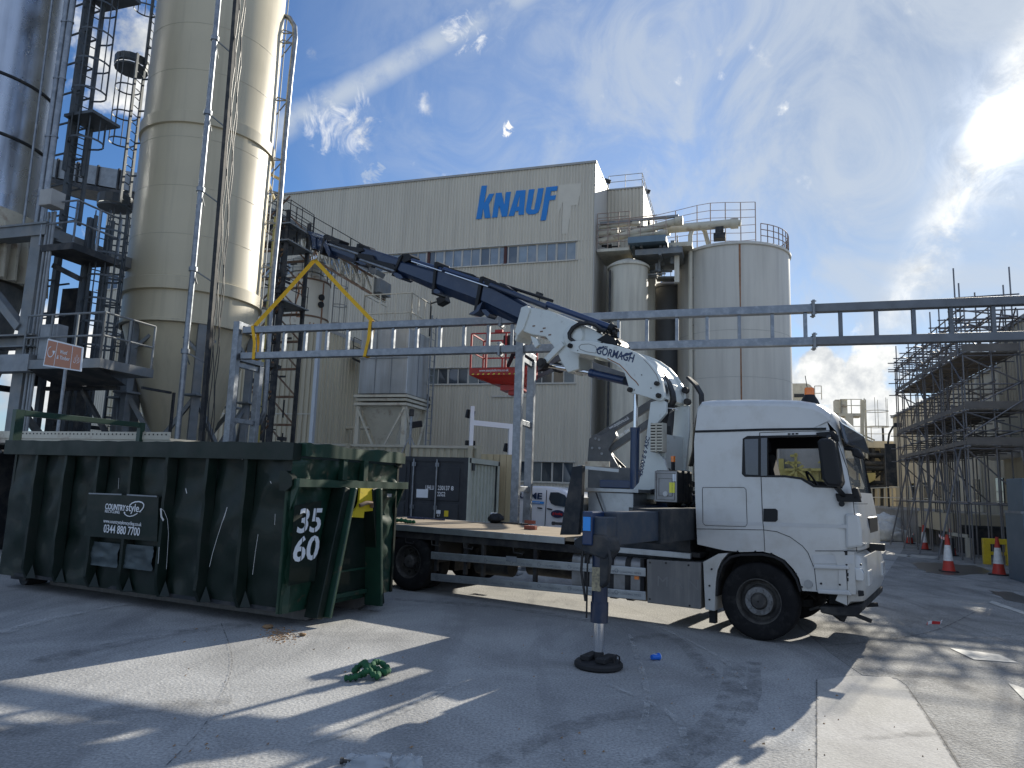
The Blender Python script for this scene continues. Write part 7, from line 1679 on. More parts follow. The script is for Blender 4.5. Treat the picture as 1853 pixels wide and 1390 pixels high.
# ---- worker: one continuous body, clothing as children
px_, py_ = 1.27, .42
PF = Fr(BK.W(px_, py_), 107.6+10, zfl+.03)
def skin_body(name, V, E, Rr, mt, parent=None, sub=2):
    me = bpy.data.meshes.new(name); me.from_pydata(V, E, []); me.update(); o = bpy.data.objects.new(name, me); COL.objects.link(o)
    sm_ = o.modifiers.new('skin', 'SKIN'); me.skin_vertices[0] if me.skin_vertices else None
    if not me.skin_vertices:
        bpy.context.view_layer.objects.active = o; bpy.ops.mesh.customdata_skin_add()
    for i, r_ in enumerate(Rr):
        me.skin_vertices[0].data[i].radius = (r_, r_) if isinstance(r_, (int, float)) else r_
    me.skin_vertices[0].data[0].use_root = True
    sm_.use_smooth_shade = True
    ss_ = o.modifiers.new('sub', 'SUBSURF'); ss_.levels = sub; ss_.render_levels = sub
    dg = bpy.context.evaluated_depsgraph_get(); dg.update(); m2 = bpy.data.meshes.new_from_object(o.evaluated_get(dg)); o.modifiers.clear(); o.data = m2; bpy.data.meshes.remove(me); m2.name = name
    m2.materials.clear(); m2.materials.append(mat[mt]); o.parent = parent
    return o
# joints: x forward to the right, leaning toward the post, one foot stepped back to the left
V = [(0, 0, .95), (.02, 0, 1.12), (.05, 0, 1.32), (.08, 0, 1.45), (.10, 0, 1.53), (.12, 0, 1.62), (.13, 0, 1.70), (.12, 0, 1.76),
     (-.02, -.10, .90), (-.22, -.12, .52), (-.42, -.12, .10), (-.33, -.12, .045), (-.24, -.12, .03),
     (.02, .10, .90), (.09, .11, .50), (.06, .11, .10), (.14, .11, .045), (.22, .11, .03),
     (.06, -.17, 1.42), (.02, -.24, 1.16), (.22, -.22, 1.06), (.06, .17, 1.42), (.16, .24, 1.18), (.36, .20, 1.14)]
E_ = [(0, 1), (1, 2), (2, 3), (3, 4), (4, 5), (5, 6), (6, 7), (0, 8), (8, 9), (9, 10), (10, 11), (11, 12), (0, 13), (13, 14), (14, 15), (15, 16), (16, 17), (3, 18), (18, 19), (19, 20), (3, 21), (21, 22), (22, 23)]
R_ = [.12, .12, .14, .11, .055, .085, .095, .07, .095, .065, .045, .045, .035, .095, .065, .045, .045, .035, .06, .048, .035, .06, .048, .035]
body_ = skin_body('person', V, E_, R_, 'trousers'); place(body_, PF); put(body_, 'worker in an orange hi-vis jacket and dark trousers standing in the red basket', 'person')
jk = skin_body('jacket', [V[0], V[1], V[2], (.075, 0, 1.44), V[18], V[19], (.17, -.225, 1.085), V[21], V[22], (.30, .21, 1.15)], [(0, 1), (1, 2), (2, 3), (3, 4), (4, 5), (5, 6), (3, 7), (7, 8), (8, 9)], [.135, .14, .16, .125, .078, .062, .052, .078, .062, .052], 'orange', body_)
hd = skin_body('face', [(.12, 0, 1.60), (.135, 0, 1.67), (.13, 0, 1.73)], [(0, 1), (1, 2)], [.078, .102, .085], 'skin', body_)
fc = MB().tube((.225, 0, 1.655), (.255, 0, 1.645), .014, 8, .01); fc.build('nose', 'skin', body_)
MB().lathe([(.02, .0), (.016, .012), (.0, .014)], (.222, .035, 1.69), 8, 'x').lathe([(.02, .0), (.016, .012), (.0, .014)], (.222, -.035, 1.69), 8, 'x').build('eyes', 'black', body_)
MB().lathe([(.115, 1.71), (.118, 1.74), (.105, 1.80), (.06, 1.84), (.0, 1.85)], (.125, 0, 0), 20).build('helmet', 'conew', body_, smooth=True)
bt_ = MB()
for z in (1.02, 1.22): bt_.lathe([(.150, z-.025), (.153, z), (.150, z+.025)], (.02+.05*(z-1), 0, 0), 20)
bt_.build('reflective_band', 'paintw', body_, smooth=True)
for (w_, sgn) in (((.22, -.22, 1.06), -1), ((.36, .20, 1.14), 1)):
    hv = [w_, (w_[0]+.06, w_[1], w_[2]-.005)]; he = [(0, 1)]; hr = [(.028, .036), (.018, .04)]
    for k in range(4):
        b0 = len(hv); yy_ = w_[1]+(-.028+.019*k); hv += [(w_[0]+.085, yy_, w_[2]-.008), (w_[0]+.115+.008*(k in (1, 2)), yy_, w_[2]-.02), (w_[0]+.125, yy_, w_[2]-.045)]; he += [(1, b0), (b0, b0+1), (b0+1, b0+2)]; hr += [.009, .0085, .007]
    b0 = len(hv); hv += [(w_[0]+.045, w_[1]-sgn*.045, w_[2]-.015), (w_[0]+.075, w_[1]-sgn*.05, w_[2]-.03)]; he += [(0, b0), (b0, b0+1)]; hr += [.010, .008]
    skin_body('hand', hv, he, hr, 'skin', body_, 1)

# ================================================================== parked van
VN = Fr(atY(993, 950, 21.5), 122)
vn = thing('panel_van', VN, 'white panel van with dark blue lettering and red oval badge parked behind the lorry', 'van')
prof = [(-3.1, .35), (-3.15, 1.2), (-3.1, 1.80), (-2.9, 1.92), (-.2, 1.94), (.35, 1.86), (.75, 1.62), (1.15, 1.22), (1.75, 1.02), (1.95, .85), (2.0, .45), (1.85, .30), (1.55, .28), (1.50, .50), (1.33, .68), (1.10, .72), (.88, .66), (.74, .48), (.70, .28), (-1.70, .28), (-1.75, .50), (-1.92, .68), (-2.15, .72), (-2.38, .66), (-2.52, .48), (-2.55, .30)]
rings = []
for y, sx_, tz_ in ((0.02, .94, -.10), (0, .97, -.04), (.0, 1, 0), (1.9, 1, 0), (1.9, .97, -.04), (1.88, .94, -.10)): pass
for y, ti in ((.10, .10), (.03, .05), (0, .0), (.0, 0), (1.9, 0), (1.87, .05), (1.80, .10)): pass
def vring(y, ins_): return [(x*(1-ins_*.25) if abs(x) > 1.2 else x, y+(.12*max(0, z-1.0) if y < 1 else -.12*max(0, z-1.0)), z-(ins_*.8 if z > 1.5 else 0)) for x, z in prof]
vb_ = MB().loft([vring(.0, .10), vring(.03, .04), vring(.08, .0), vring(1.82, 0), vring(1.87, .04), vring(1.9, .10)]).build('body', 'vanw', vn, smooth=True, ang=40)
def vplate(px, nm, mt, y=-.012, bv=0, d=.03):
    P_ = [VN.hit(u, v, .08) for u, v in px]; yo = lambda z: .12*max(0, z-1.0)
    n = len(P_); mb = MB().add([(x, y+yo(z), z) for x, z in P_]+[(x, y+d+yo(z), z) for x, z in P_], [tuple(range(n)), tuple(reversed(range(n, 2*n)))]+[(i, (i+1) % n, n+(i+1) % n, n+i) for i in range(n)]); return mb.build(nm, mt, vn, bevel=bv)
vplate([(996, 891), (1010, 891), (1022, 896), (1030, 908), (1028, 918), (1006, 915), (998, 911), (994, 903)], 'window', 'glassd')
vplate([(974, 918), (983, 919), (982, 921), (975, 920)], 'door_handle', 'blackp', -.03); vplate([(991.5, 919.5), (1001, 921), (1000, 923), (993, 922)], 'door_handle', 'blackp', -.03)
vplate([(956, 906), (985, 908), (984.5, 912), (956, 910)], 'blue_strip', 'stickb', -.014)
ov = [(1011+12*math.cos(t), 930+7*math.sin(t)+.6*math.cos(t)) for t in [2*math.pi*k/20 for k in range(20)]]; vplate(ov, 'badge', M('badge navy', (.02, .02, .07), .5), -.014)
for uu in (988.5,): vplate([(uu, 887), (uu+.7, 887), (uu+.2, 952), (uu-.5, 952)], 'door_seam', 'blackp', -.013, d=.02)
def vw(txt, u0, v0, u1, size, mt, nm='lettering', **k):
    a = VN.h3(u0, v0, .08); b = VN.h3(u1, v0, .08); a.y = -.02+.12*max(0, a.z-1); b.y = a.y; b.z = a.z; write(nm, txt, a, (1, 0, 0), (0, .1, 1), size, mt, vn, fit=(b-a).length, bold=.03, ext=.003, **k)
vw('FRAME', 928, 901, 981.5, .26, 'text'); vw('Decorators', 959, 909.5, 978, .045, 'paintw'); vw('JJ Roofing', 1002, 931, 1020, .09, M('badge red', (.6, .03, .03), .5))
for x in (-2.13, 1.12):
    for y in (.02, 1.68): MB().lathe([(.17, 0), (.2, -.005 if y < 1 else 0), (.30, .0), (.33, .03), (.33, .17), (.30, .20), (.1, .20)], (x, y, .33), 28, 'y').build('wheel', 'tyre', vn, smooth=True)
MB().box(1.2, 1.75, .15, .35, .85, .98).box(1.2, 1.75, 1.55, 1.75, .85, .98).build('headlight', 'lamp', vn, bevel=.02)
MB().add([(.42, .20, 1.80), (.42, 1.70, 1.80), (1.18, 1.72, 1.24), (1.18, .18, 1.24)], [(0, 1, 2, 3)]).build('windscreen', 'glassd', vn)
# ================================================================== right-hand works building, plinth and scaffold
RA = Fr((18.75, 27.0), 17.6)              # near block wall, x going away, y to the left (towards the yard)
zra = RA.hit(1815, 602)[1]
ra_ = thing('near_block', RA, 'tall beige block at the right edge with a sloping roofline', 'building')
W_ = MB().box(-14, 0, -12, 0, 0, zra).build('wall', 'beige', ra_)
MB().box(-14.1, .08, -12, .10, zra, zra+.16).build('roof', 'grey', ra_)
MB().box(-14, .002, -12, .03, zra-3.0, zra-2.9).build('string_course', 'beige', ra_)
c = MB(); clad(c, (.03, .0), (-14, .0), zra-2.9, zra-.02, pitch=.3, d=-.04); c.build('upper_cladding', 'beige', ra_)
MB().tube((-2.2, .25, RA.hit(1830, 815, .2)[1]), (.3, .25, RA.hit(1830, 815, .2)[1]), .3, 18).path([(-2.2, .25, RA.hit(1830, 815, .2)[1]), (-2.9, .3, RA.hit(1830, 815, .2)[1]-.1), (-3.3, .3, RA.hit(1830, 815, .2)[1]-.8), (-3.5, .3, 1)], .10, 10).build('vent_pipe', 'lightgrey', ra_, smooth=True)
RB = Fr((20.25, 27.4), 17.6)
rb = thing('rear_works_building', RB, 'long beige works building standing behind the scaffold tower', 'building')
zrb = RB.hit(1640, 745, 0)[1]; Lr = 25.5
MB().box(0, Lr, -14, 0, 0, zrb).build('wall', 'beige', rb); MB().box(-.1, Lr+.1, -14, .12, zrb, zrb+.14).build('parapet', 'grey', rb)
MB().box(0, 1.6, -14, -.01, zrb+.14, RB.hit(1800, 606)[1]).build('upper_storey', 'beige', rb)
for i in range(6): MB().box(3.5+i*3.2, 4.4+i*3.2, .0, .05, 1.9, 3.0).build('window', 'glassd', rb)
for x in (6, 12, 18): MB().tube((x, .12, 1.3), (x, .12, zrb), .06, 8).build('drain_pipe', 'silow', rb)
PL = Fr(RB.W(0, 3.2), 17.6)
plh = thing('loading_plinth', PL, 'low grey retaining wall with thin cream railing under the scaffold', 'wall')
zp = PL.hit(1700, 935)[1]; zp = 1.35
MB().box(4.2, 24, -3.2, 0, 0, zp).build('plinth', 'concrete', plh); MB().box(4.1, 24.1, -3.2, .06, zp, zp+.10).build('coping', 'concrete', plh)
MB().box(-1.0, 4.19, -3.2, .02, .75, zp+.1).build('landing', 'beige', plh)
r = MB(); rail(r, [(-1, -.2, zp+.1), (4.2, -.1, zp+.1), (24, -.1, zp+.1)], 1.1, .028, post=1.9); r.build('railing', 'creamst', plh)
for i in range(9): MB().box(4.3+i*2.15, 6.3+i*2.15, .0, .012, .12, zp-.12).build('panel', 'concrete', plh)
# scaffold
SC = Fr(RB.W(0.6, 3.9), 17.6)
sc_ = thing('scaffold_tower', SC, 'tall tube scaffold with three boarded lifts rising in front of the beige building', 'scaffold', None)
near = [SC.hit(1745, v, 0)[1] for v in (810, 745, 639)]
xn = SC.hit(1745, 700, 0)[0]; xf = SC.hit(1624, 700, 0)[0]
nb = 8; bays = [xn+(xf-xn)*i/nb for i in range(nb+1)]; rows = [0, -.8, -1.6]
zdk = near; ztp_ = SC.hit(1735, 512, 0)[1]
tops = [max(zdk[2]+1.2, ztp_-.0*i) for i in range(nb+1)]
import itertools
def T_(mb, a, b, r=.0245): return mb.tube(a, b, r, 6)
for i, x in enumerate(bays):
    for j, y in enumerate(rows):
        h = ztp_-(.9 if (i+j) % 3 == 1 else 0)-(i*.02)
        if j == 2: h = zdk[2]+1.4+(i % 2)*.6
        T_(MB(), (x, y, 0), (x+random.uniform(-.05, .05), y, h)).build('standard', 'scaff', sc_)
        if random.random() < .6: T_(MB(), (x+.09, y+.05, .1), (x+.09, y+.05, h*random.uniform(.5, .9))).build('standard', 'scaff', sc_)
levels = [1.9, zdk[0], (zdk[0]+zdk[1])/2, zdk[1], (zdk[1]+zdk[2])/2, zdk[2], zdk[2]+.55, zdk[2]+1.1, (zdk[2]+ztp_)/2, ztp_-.9]
for k, z in enumerate(levels):
    for j, y in enumerate(rows):
        if j == 2 and k > 7: continue
        T_(MB(), (xn-.4, y+.03, z), (xf+.4, y+.03, z)).build('ledger', 'scaff', sc_)
    for i, x in enumerate(bays):
        T_(MB(), (x+.04, .35, z-.05), (x+.04, rows[-1]-.25, z-.05)).build('transom', 'scaff', sc_)
br_n = 0
for i in range(nb):
    for k in range(len(levels)-1):
        if (i+k) % 2 == 0 or (k > 5): 
            a, b = bays[i], bays[i+1]
            if k % 2: a, b = b, a
            y = rows[(i+k) % 2]+.05; T_(MB(), (a, y, levels[k]), (b, y, levels[k+1]), .027).build('brace', 'scaff', sc_)
for k in range(0, len(levels)-1):
    for x in (bays[0], bays[3], bays[6], bays[-1]): T_(MB(), (x, .1 if k % 2 else rows[-1], levels[k]), (x, rows[-1] if k % 2 else .1, levels[k+1]), .027).build('brace', 'scaff', sc_)
T_(MB(), (bays[0]-.1, .1, zdk[0]+.3), (bays[0]-.1, rows[-1]-.9, zdk[1]+1.0)).build('brace', 'scaff', sc_)
for z in zdk:
    for i in range(nb):
        d = MB()
        for j in range(5): d.box(bays[i]+.01, bays[i+1]-.01, rows[-1]+.05+j*.31, rows[-1]+.35+j*.31, z+.03+.003*(j % 2), z+.07+.003*(j % 2))
        d.build('boards', 'board', sc_)
        MB().box(bays[i]+.01, bays[i+1]-.01, .04, .065, z+.075, z+.22).build('toe_board', 'board', sc_)
    MB().box(bays[0]-.03, bays[0], rows[-1], .03, z+.075, z+.32).build('toe_board', 'board', sc_)
for i, x in enumerate(bays[:-1]):
    for z in (zdk[1], zdk[2]):
        g_ = MB(); xm_ = (x+bays[i+1])/2
        for q in range(2): T_(g_, (x+.5+q*.55, .05, z+.1), (x+.5+q*.55, .05, z+1.05), .016)
        g_.build('guard_panel', 'scaff', sc_)
for i in (0, 2, 4, 6):   # raking shores
    T_(MB(), (bays[i], 1.0, 0.05), (bays[i]+.5, .05, zdk[0]), .03).build('raker', 'scaff', sc_)
T_(MB(), (xn, .1, ztp_-.5), (xn, rows[1]-.9, ztp_-.45)).build('top_ledger', 'scaff', sc_)
for x, y, h in ((xn+.1, .1, ztp_+.55), (xn+.1, -1.5, ztp_+.5), (xn+.1, -1.3, ztp_-.1)): T_(MB(), (x, y, zdk[2]), (x, y, h)).build('standard', 'scaff', sc_)
for a_, b_ in (((1815, 640), (1838, 557)), ((1800, 660), (1812, 560)), ((1790, 575), (1840, 572))):
    p, q = SC.h3(*a_, -1.4), SC.h3(*b_, -1.4); T_(MB(), p, q).build('brace', 'scaff', sc_)

# ================================================================== pipe bridge, stack and cage behind the cab
FB = Fr(atY(1580, 860, 55), -72.4)
fb = thing('pipe_bridge_building', FB, 'distant cream plant block with pipe bridge and roof rail beyond the cab', 'building')
def fh(u, v, y=0): return FB.h3(u, v, y)
a, b = fh(1640, 800), fh(1440, 800)
MB().box(a.x-1, b.x, -6, 0, 0, fh(1560, 803).z).build('wall', 'beige', fb); MB().box(a.x-1, b.x, -.5, 1.0, fh(1600, 812).z, fh(1600, 800).z).build('bridge_deck', 'beige', fb)
zz = fh(1600, 800).z; r = MB(); rail(r, [(a.x-1, .9, zz), (b.x, .9, zz)], 1.1, .03, post=1.8); r.build('railing', 'creamst', fb)
pp = MB()
for v in (822, 838, 846, 872): pp.tube(fh(1545, v, 1.2), fh(1625, v+3, 1.2), random.choice((.08, .16, .22)), 10)
for u in (1560, 1580, 1596): pp.bar(fh(u, 812, .9), fh(u, 960, .9), .2)
pp.tube(fh(1603, 820, 1.5), fh(1603, 880, 1.5), .14, 10).tube(fh(1603, 880, 1.5), fh(1570, 882, 1.5), .14, 10)
for i in range(26): p = fh(random.uniform(1550, 1615), random.uniform(815, 885), random.uniform(.2, 1)); pp.bar(p, p+Vector(random.choice(((1, 0, 0), (0, 0, 1), (.7, 0, .7), (.7, 0, -.7))))*random.uniform(.6, 2.2), random.choice((.08, .14, .2)))
pp.build('pipework', 'dsteel', fb)
MB().plate([(fh(u, v, 1.3).x, fh(u, v, 1.3).z) for u, v in ((1556, 856), (1583, 856), (1583, 868), (1572, 874), (1556, 874))], .9, 1.6).build('hopper', M('faded yellow', (.45, .38, .16), .7), fb)
st = fh(1558, 730, 1)
GTn = thing('caged_gantry_tower', Fr(atY(1558, 860, 50), -72.4), 'small cream access tower with cage ladder beyond the cab roof', 'access tower')
TG = Fr(atY(1558, 860, 50), -72.4)
def gh(u, v, y=0): return TG.h3(u, v, y)
zt_ = gh(1550, 748).z
MB().box(gh(1560, 748).x, gh(1518, 748).x, -1.5, 0, zt_-.2, zt_).build('deck', 'creamst', GTn)
r = MB(); rail(r, [(gh(1560, 748).x, 0, zt_), (gh(1522, 748).x, 0, zt_), (gh(1522, 748).x, -1.5, zt_)], 1.0, .035, post=.8); r.build('railing', 'creamst', GTn)
MB().bar(gh(1561, 960), gh(1560, 724), .22).bar(gh(1538, 830), gh(1536, 752), .5).build('post', 'creamst', GTn)
MB().box(gh(1534, 740).x, gh(1512, 740).x, -1.2, -.1, zt_+.0, zt_+1.0).build('drive_box', 'creamst', GTn)
MB().bar(gh(1552, 790), gh(1580, 800), .1).bar(gh(1552, 783), gh(1583, 797), .1).build('stair_stringer', 'creamst', GTn)
cg = gh(1563, 748); cage_ladder((cg.x-.1, 0, 0), (-1, 0.3, 0), gh(1563, 773).z-2.2, gh(1563, 722).z, GTn, 'creamst', gap=1.1, w=.6, r=.75, th=.03, nstr=4)
HB = Fr(atY(1455, 700, 62), -72.4); hbk = thing('roof_housing', HB, 'small cream rounded housing just above the cab roof beside the amber beacon', 'housing')
p, q = HB.h3(1433, 722), HB.h3(1474, 722); n = 10; prf = [(p.x, 0), (p.x, HB.h3(1433, 694).z)]+[(p.x+(q.x-p.x)*(.6+.4*math.sin(k/n*1.57)), HB.h3(1433, 694).z-(1-math.cos(k/n*1.57))*.9) for k in range(n+1)]+[(q.x, 0)]
MB().plate(prf, -4, 0).build('casing', 'creamst', hbk); MB().box(HB.h3(1455, 720).x, HB.h3(1437, 720).x, 0, .06, HB.h3(1440, 719).z, HB.h3(1440, 713).z).build('vent_grille', 'dsteel', hbk)
r = MB(); rail(r, [(q.x, .3, HB.h3(1470, 724).z), (HB.h3(1486, 720).x, .3, HB.h3(1470, 724).z)], 1.2, .04, post=1); r.build('railing', 'creamst', hbk)
# curved lamp bracket on far wall and yellow tracked machine seen through the cab window
LM = Fr(atY(1612, 900, 44), -72.4); lmp = thing('wall_lamp_post', LM, 'thin curved lamp arm with a panel at the far corner of the yard', 'lamp')
pts = [LM.h3(u, v) for u, v in ((1606, 850), (1606, 810), (1609, 785), (1616, 772), (1621, 770))]; MB().path([Vector((pts[0].x, 0, 0))]+pts, .06, 8).box(pts[-1].x-.35, pts[-1].x+.1, -.1, .1, pts[-1].z-.1, pts[-1].z+.15).box(pts[0].x-.5, pts[0].x+.1, -.1, .1, pts[0].z-1.0, pts[0].z+1.6).build('arm', 'dsteel', lmp)
YM = Fr(atY(1450, 850, 30), -72.4); ym = thing('yellow_plant', YM, 'yellow steel plant frame seen through the open cab window', 'machine')
def yh(u, v, y=0): return YM.h3(u, v, y)
MB().box(yh(1490, 900).x, yh(1410, 900).x, -1.5, 0, 0, yh(1450, 850).z).build('base_housing', 'hazy', ym)
yy_ = MB()
for u0, v0, u1, v1 in ((1415, 870, 1470, 830), (1470, 870, 1425, 835), (1440, 880, 1440, 820), (1465, 880, 1465, 822), (1420, 850, 1490, 850), (1420, 838, 1490, 836), (1430, 825, 1485, 822)): yy_.bar(yh(u0, v0, .2), yh(u1, v1, .2), .10)
yy_.build('lattice', 'hazy', ym); MB().lathe([(.01, 0), (1.0, .1), (1.1, .5), (1.1, 1.0), (.3, 1.3)], (yh(1463, 830).x, -.75, yh(1450, 850).z-.05), 24).build('drum', 'grey', ym, smooth=True)
for u in (1415, 1487): MB().box(yh(u, 900).x-.1, yh(u, 900).x+.1, -.2, 0, 0, yh(u, 830).z).build('post', 'hazy', ym)

# ================================================================== yellow barrier, cabinet, cones, tape, sacks
BR = Fr(gnd(1780, 1021), 107.6)
brr = thing('steel_barrier', BR, 'bright yellow square-tube steel barrier beside the blue-grey cabinet', 'barrier')
zb_ = BR.hit(1782, 974)[1]
for x in (0, .62): MB().box(x, x+.19, -.09, .09, 0, zb_-.17).build('post', 'barr', brr, bevel=.012)
MB().box(0, .81, -.09, .09, zb_-.168, zb_).build('top_rail', 'barr', brr, bevel=.012); MB().box(.812, 3.2, -.06, .06, zb_-.15, zb_-.02).box(.812, 3.2, -.06, .06, .28, .42).box(.192, .618, -.05, .05, .30, .40).build('side_rail', 'barr', brr, bevel=.01)
B2 = Fr(gnd(1752, 1009), 107.6); b2 = thing('steel_barrier', B2, 'faded cream-yellow barrier post left of the bright yellow barrier', 'barrier')
z2 = B2.hit(1752, 968)[1]; MB().box(-.06, .12, -.08, .08, 0, z2-.1).build('post', 'creamst', b2, bevel=.012); MB().bar((.03, 0, z2-.05), (-.5, .25, z2), .14, .12).build('top_rail', 'creamst', b2, bevel=.012)
MB().box(-.55, -.35, .2, .35, 0, z2-.15).build('post', 'dsteel', b2)
CB = Fr(gnd(1830, 1047), 107.6)
cbn = thing('service_cabinet', CB, 'tall blue-grey steel cabinet cut off by the right edge of the photo', 'cabinet')
zc1 = CB.hit(1822, 925)[1]; zc2 = CB.hit(1822, 867)[1]
MB().box(-.05, 2.0, -1.2, .0, 0, zc1).build('lower_cabinet', 'cab', cbn, bevel=.02); MB().box(0, 2.0, -1.15, -.06, zc1+.002, zc2).build('upper_cabinet', 'cab', cbn, bevel=.02)
MB().box(-.07, 2.05, -1.2, .03, zc1-.04, zc1+.02).build('ledge', 'galvd', cbn)
for k in range(3): MB().box(.34, .9, .001, .012, CB.hit(1848, 950)[1]+k*.065, CB.hit(1848, 950)[1]+.035+k*.065).build('white_stripe', 'paintw', cbn)
MB().box(.2, .23, .0, .03, .05, zc1-.1).build('door_edge', 'galvd', cbn)
BK_ = Fr(gnd(1775, 1012), 17.6)
sk_ = thing('dark_skip_box', Fr(gnd(1752, 1006), 17.6), 'low dark steel box behind the yellow barriers', 'box')
MB().box(.8, 2.6, -3.4, -.2, 0, 1.05).box(.75, 2.65, -3.45, -.15, .95, 1.02).build('box_body', 'dsteel', sk_, bevel=.01)
def cone(u, v, h, label, tilt=0):
    p = gnd(u, v); f = Fr(p, random.uniform(0, 90)); t = thing('traffic_cone', f, label, 'cone', 'traffic cones closing off the scaffold')
    k = h
    MB().slab([(.21*k, .21*k-.03), (.21*k-.03, .21*k), (-.21*k+.03, .21*k), (-.21*k, .21*k-.03), (-.21*k, -.21*k+.03), (-.21*k+.03, -.21*k), (.21*k-.03, -.21*k), (.21*k, -.21*k+.03)], .002, .035).build('base', 'black', t, bevel=.005)
    MB().lathe([(.165*k, .036), (.155*k, .06), (.118*k, .30*k)], (0, 0, 0), 28).build('lower_body', 'conered', t, smooth=True)
    MB().lathe([(.119*k, .30*k), (.072*k, .72*k)], (0, 0, 0), 28).build('reflective_sleeve', 'conew', t, smooth=True)
    MB().lathe([(.071*k, .72*k), (.036*k, .97*k), (.04*k, 1.0*k), (.03*k, 1.0*k), (.0, .99*k)], (0, 0, 0), 24).build('top', 'conered', t, smooth=True)
    return p+Vector((0, 0, .93*h))
c1p = cone(1717, 1035, 1.0, 'nearest red and white cone standing at the edge of the wet patch')
c2p = cone(1808, 1041, 1.0, 'red and white cone in front of the yellow barrier next to the cabinet')
c3p = cone(1722, 1006, .95, 'red and white cone half hidden directly behind the nearest cone')
c4p = cone(1673, 995, .95, 'red and white cone standing alone between the sack pile and the wet patch')
c5p = cone(1646, 984, .95, 'red and white cone closest to the white sack pile')
c6p = cone(1653, 979, .95, 'farthest red and white cone, tucked behind the one by the sacks')
def tape(a, b, sag, label):
    n = 26; pts = [a.lerp(b, i/n)+Vector((0, 0, -sag*4*(i/n)*(1-i/n)+.01*math.sin(i*2.1))) for i in range(n+1)]
    f = Fr(a, 0); o = MB().strap([p-Vector((a.x, a.y, 0)) for p in pts], .004, .07, (b-a).cross(Vector((0, 0, 1))).normalized()).build('barrier_tape', tpm, None, fr=f); return put(o, label, 'tape', 'red and white barrier tape')
tpm = bpy.data.materials.new('striped tape'); tpm.use_nodes = True; t_ = tpm.node_tree; wv = t_.nodes.new('ShaderNodeTexWave'); wv.inputs['Scale'].default_value = 1.1; wv.inputs['Distortion'].default_value = 0
co_ = t_.nodes.new('ShaderNodeTexCoord'); rr_ = t_.nodes.new('ShaderNodeValToRGB'); rr_.color_ramp.interpolation = 'CONSTANT'; rr_.color_ramp.elements[0].color = (.5, .03, .03, 1); rr_.color_ramp.elements[1].position = .5; rr_.color_ramp.elements[1].color = (.7, .7, .7, 1)
t_.links.new(co_.outputs['Object'], wv.inputs['Vector']); t_.links.new(wv.outputs['Fac'], rr_.inputs[0]); t_.links.new(rr_.outputs[0], t_.nodes['Principled BSDF'].inputs['Base Color'])
tape(c1p, c2p, .06, 'striped tape strung from the nearest cone to the cone by the cabinet'); tape(gnd(1592, 978)+Vector((0, 0, .35)), c1p, .12, 'striped tape running from the sack pile to the nearest cone'); tape(gnd(1590, 955)+Vector((0, 0, .6)), c5p, .05, 'far striped tape ending at the cone by the sacks')
# sack pile
def lump(c, r, sq, seed, mt, name, parent=None, nu=26, nv=14, k=.25, fl=0):
    vs = []; fs = []
    for j in range(nv+1):
        ph = math.pi*j/nv
        for i in range(nu):
            a = 2*math.pi*i/nu; d = Vector((math.sin(ph)*math.cos(a), math.sin(ph)*math.sin(a), math.cos(ph))); q = 1+k*mn.noise(d*1.6+Vector((seed, 0, 0)))+k*.5*mn.noise(d*4+Vector((seed, 3, 0)))
            p = Vector((d.x*r*q, d.y*r*q, d.z*r*sq*q)); vs.append((c[0]+p.x, c[1]+p.y, max(.0, c[2]+p.z)))
    for j in range(nv):
        for i in range(nu): fs.append((j*nu+i, j*nu+(i+1) % nu, (j+1)*nu+(i+1) % nu, (j+1)*nu+i))
    return MB().add(vs, fs).build(name, mt, parent, smooth=True, ang=180)
for i, (u, v, r_, s_, lab) in enumerate(((1597, 978, .75, .75, 'large white rubble sack at the left of the pile near the cab front'), (1615, 979, .70, .55, 'white rubble sack slumped at the right end of the pile'), (1604, 974, .8, .95, 'white rubble sack heaped on top in the middle of the pile'))):
    o = lump((0, 0, r_*s_*.55), r_, s_, i*3.3, 'bag', 'rubble_sack'); place(o, Fr(gnd(u, v), 0)); put(o, lab, 'sack', 'white rubble sacks')

# ================================================================== small things in the foreground and on the lorry bed
def ropes(c, pts_list, r, name, mt, label, cat, z=0.0, squash=.8):
    mb = MB()
    for k, pts in enumerate(pts_list):
        P_ = []
        for i in range(len(pts)-1):
            for s in range(6):
                t = s/6; p0, p1, p2, p3 = (Vector(pts[max(0, min(len(pts)-1, i+d))]) for d in (-1, 0, 1, 2)); P_.append(.5*((2*p1)+(p2-p0)*t+(2*p0-5*p1+4*p2-p3)*t*t+(3*p1-p0-3*p2+p3)*t**3))
        P_.append(Vector(pts[-1])); R__ = [r*(1+.28*math.sin(i*1.9+k)+.15*math.sin(i*3.7)) for i in range(len(P_))]; R__[0] = r*.6; R__[-1] = r*.6
        mb.path(P_, R__, 9)
    o = mb.build(name, mt, None, smooth=True, ang=180); place(o, Fr(c, 90, z)); return put(o, label, cat)
g0 = gnd(664, 1224)
def gp(u, v, z): p = gnd(u, v, z)-g0; return (p.x, p.y, z)
ropes(g0, [[gp(623, 1227, .035), gp(640, 1226, .04), gp(655, 1220, .05), gp(664, 1214, .09), gp(660, 1200, .10), gp(648, 1208, .05), gp(640, 1216, .04)],
           [gp(655, 1200, .08), gp(664, 1204, .12), gp(672, 1218, .07), gp(684, 1224, .04), gp(682, 1214, .05), gp(670, 1206, .10)],
           [gp(672, 1208, .05), gp(678, 1199, .07), gp(690, 1200, .06), gp(702, 1212, .04), gp(694, 1217, .035), gp(682, 1210, .05)]], .028, 'lifting_strap_bundle', 'rag', 'crumpled bright green lifting strap lying on the sunlit ground', 'strap')
dp = gnd(724, 945, dz+.02)
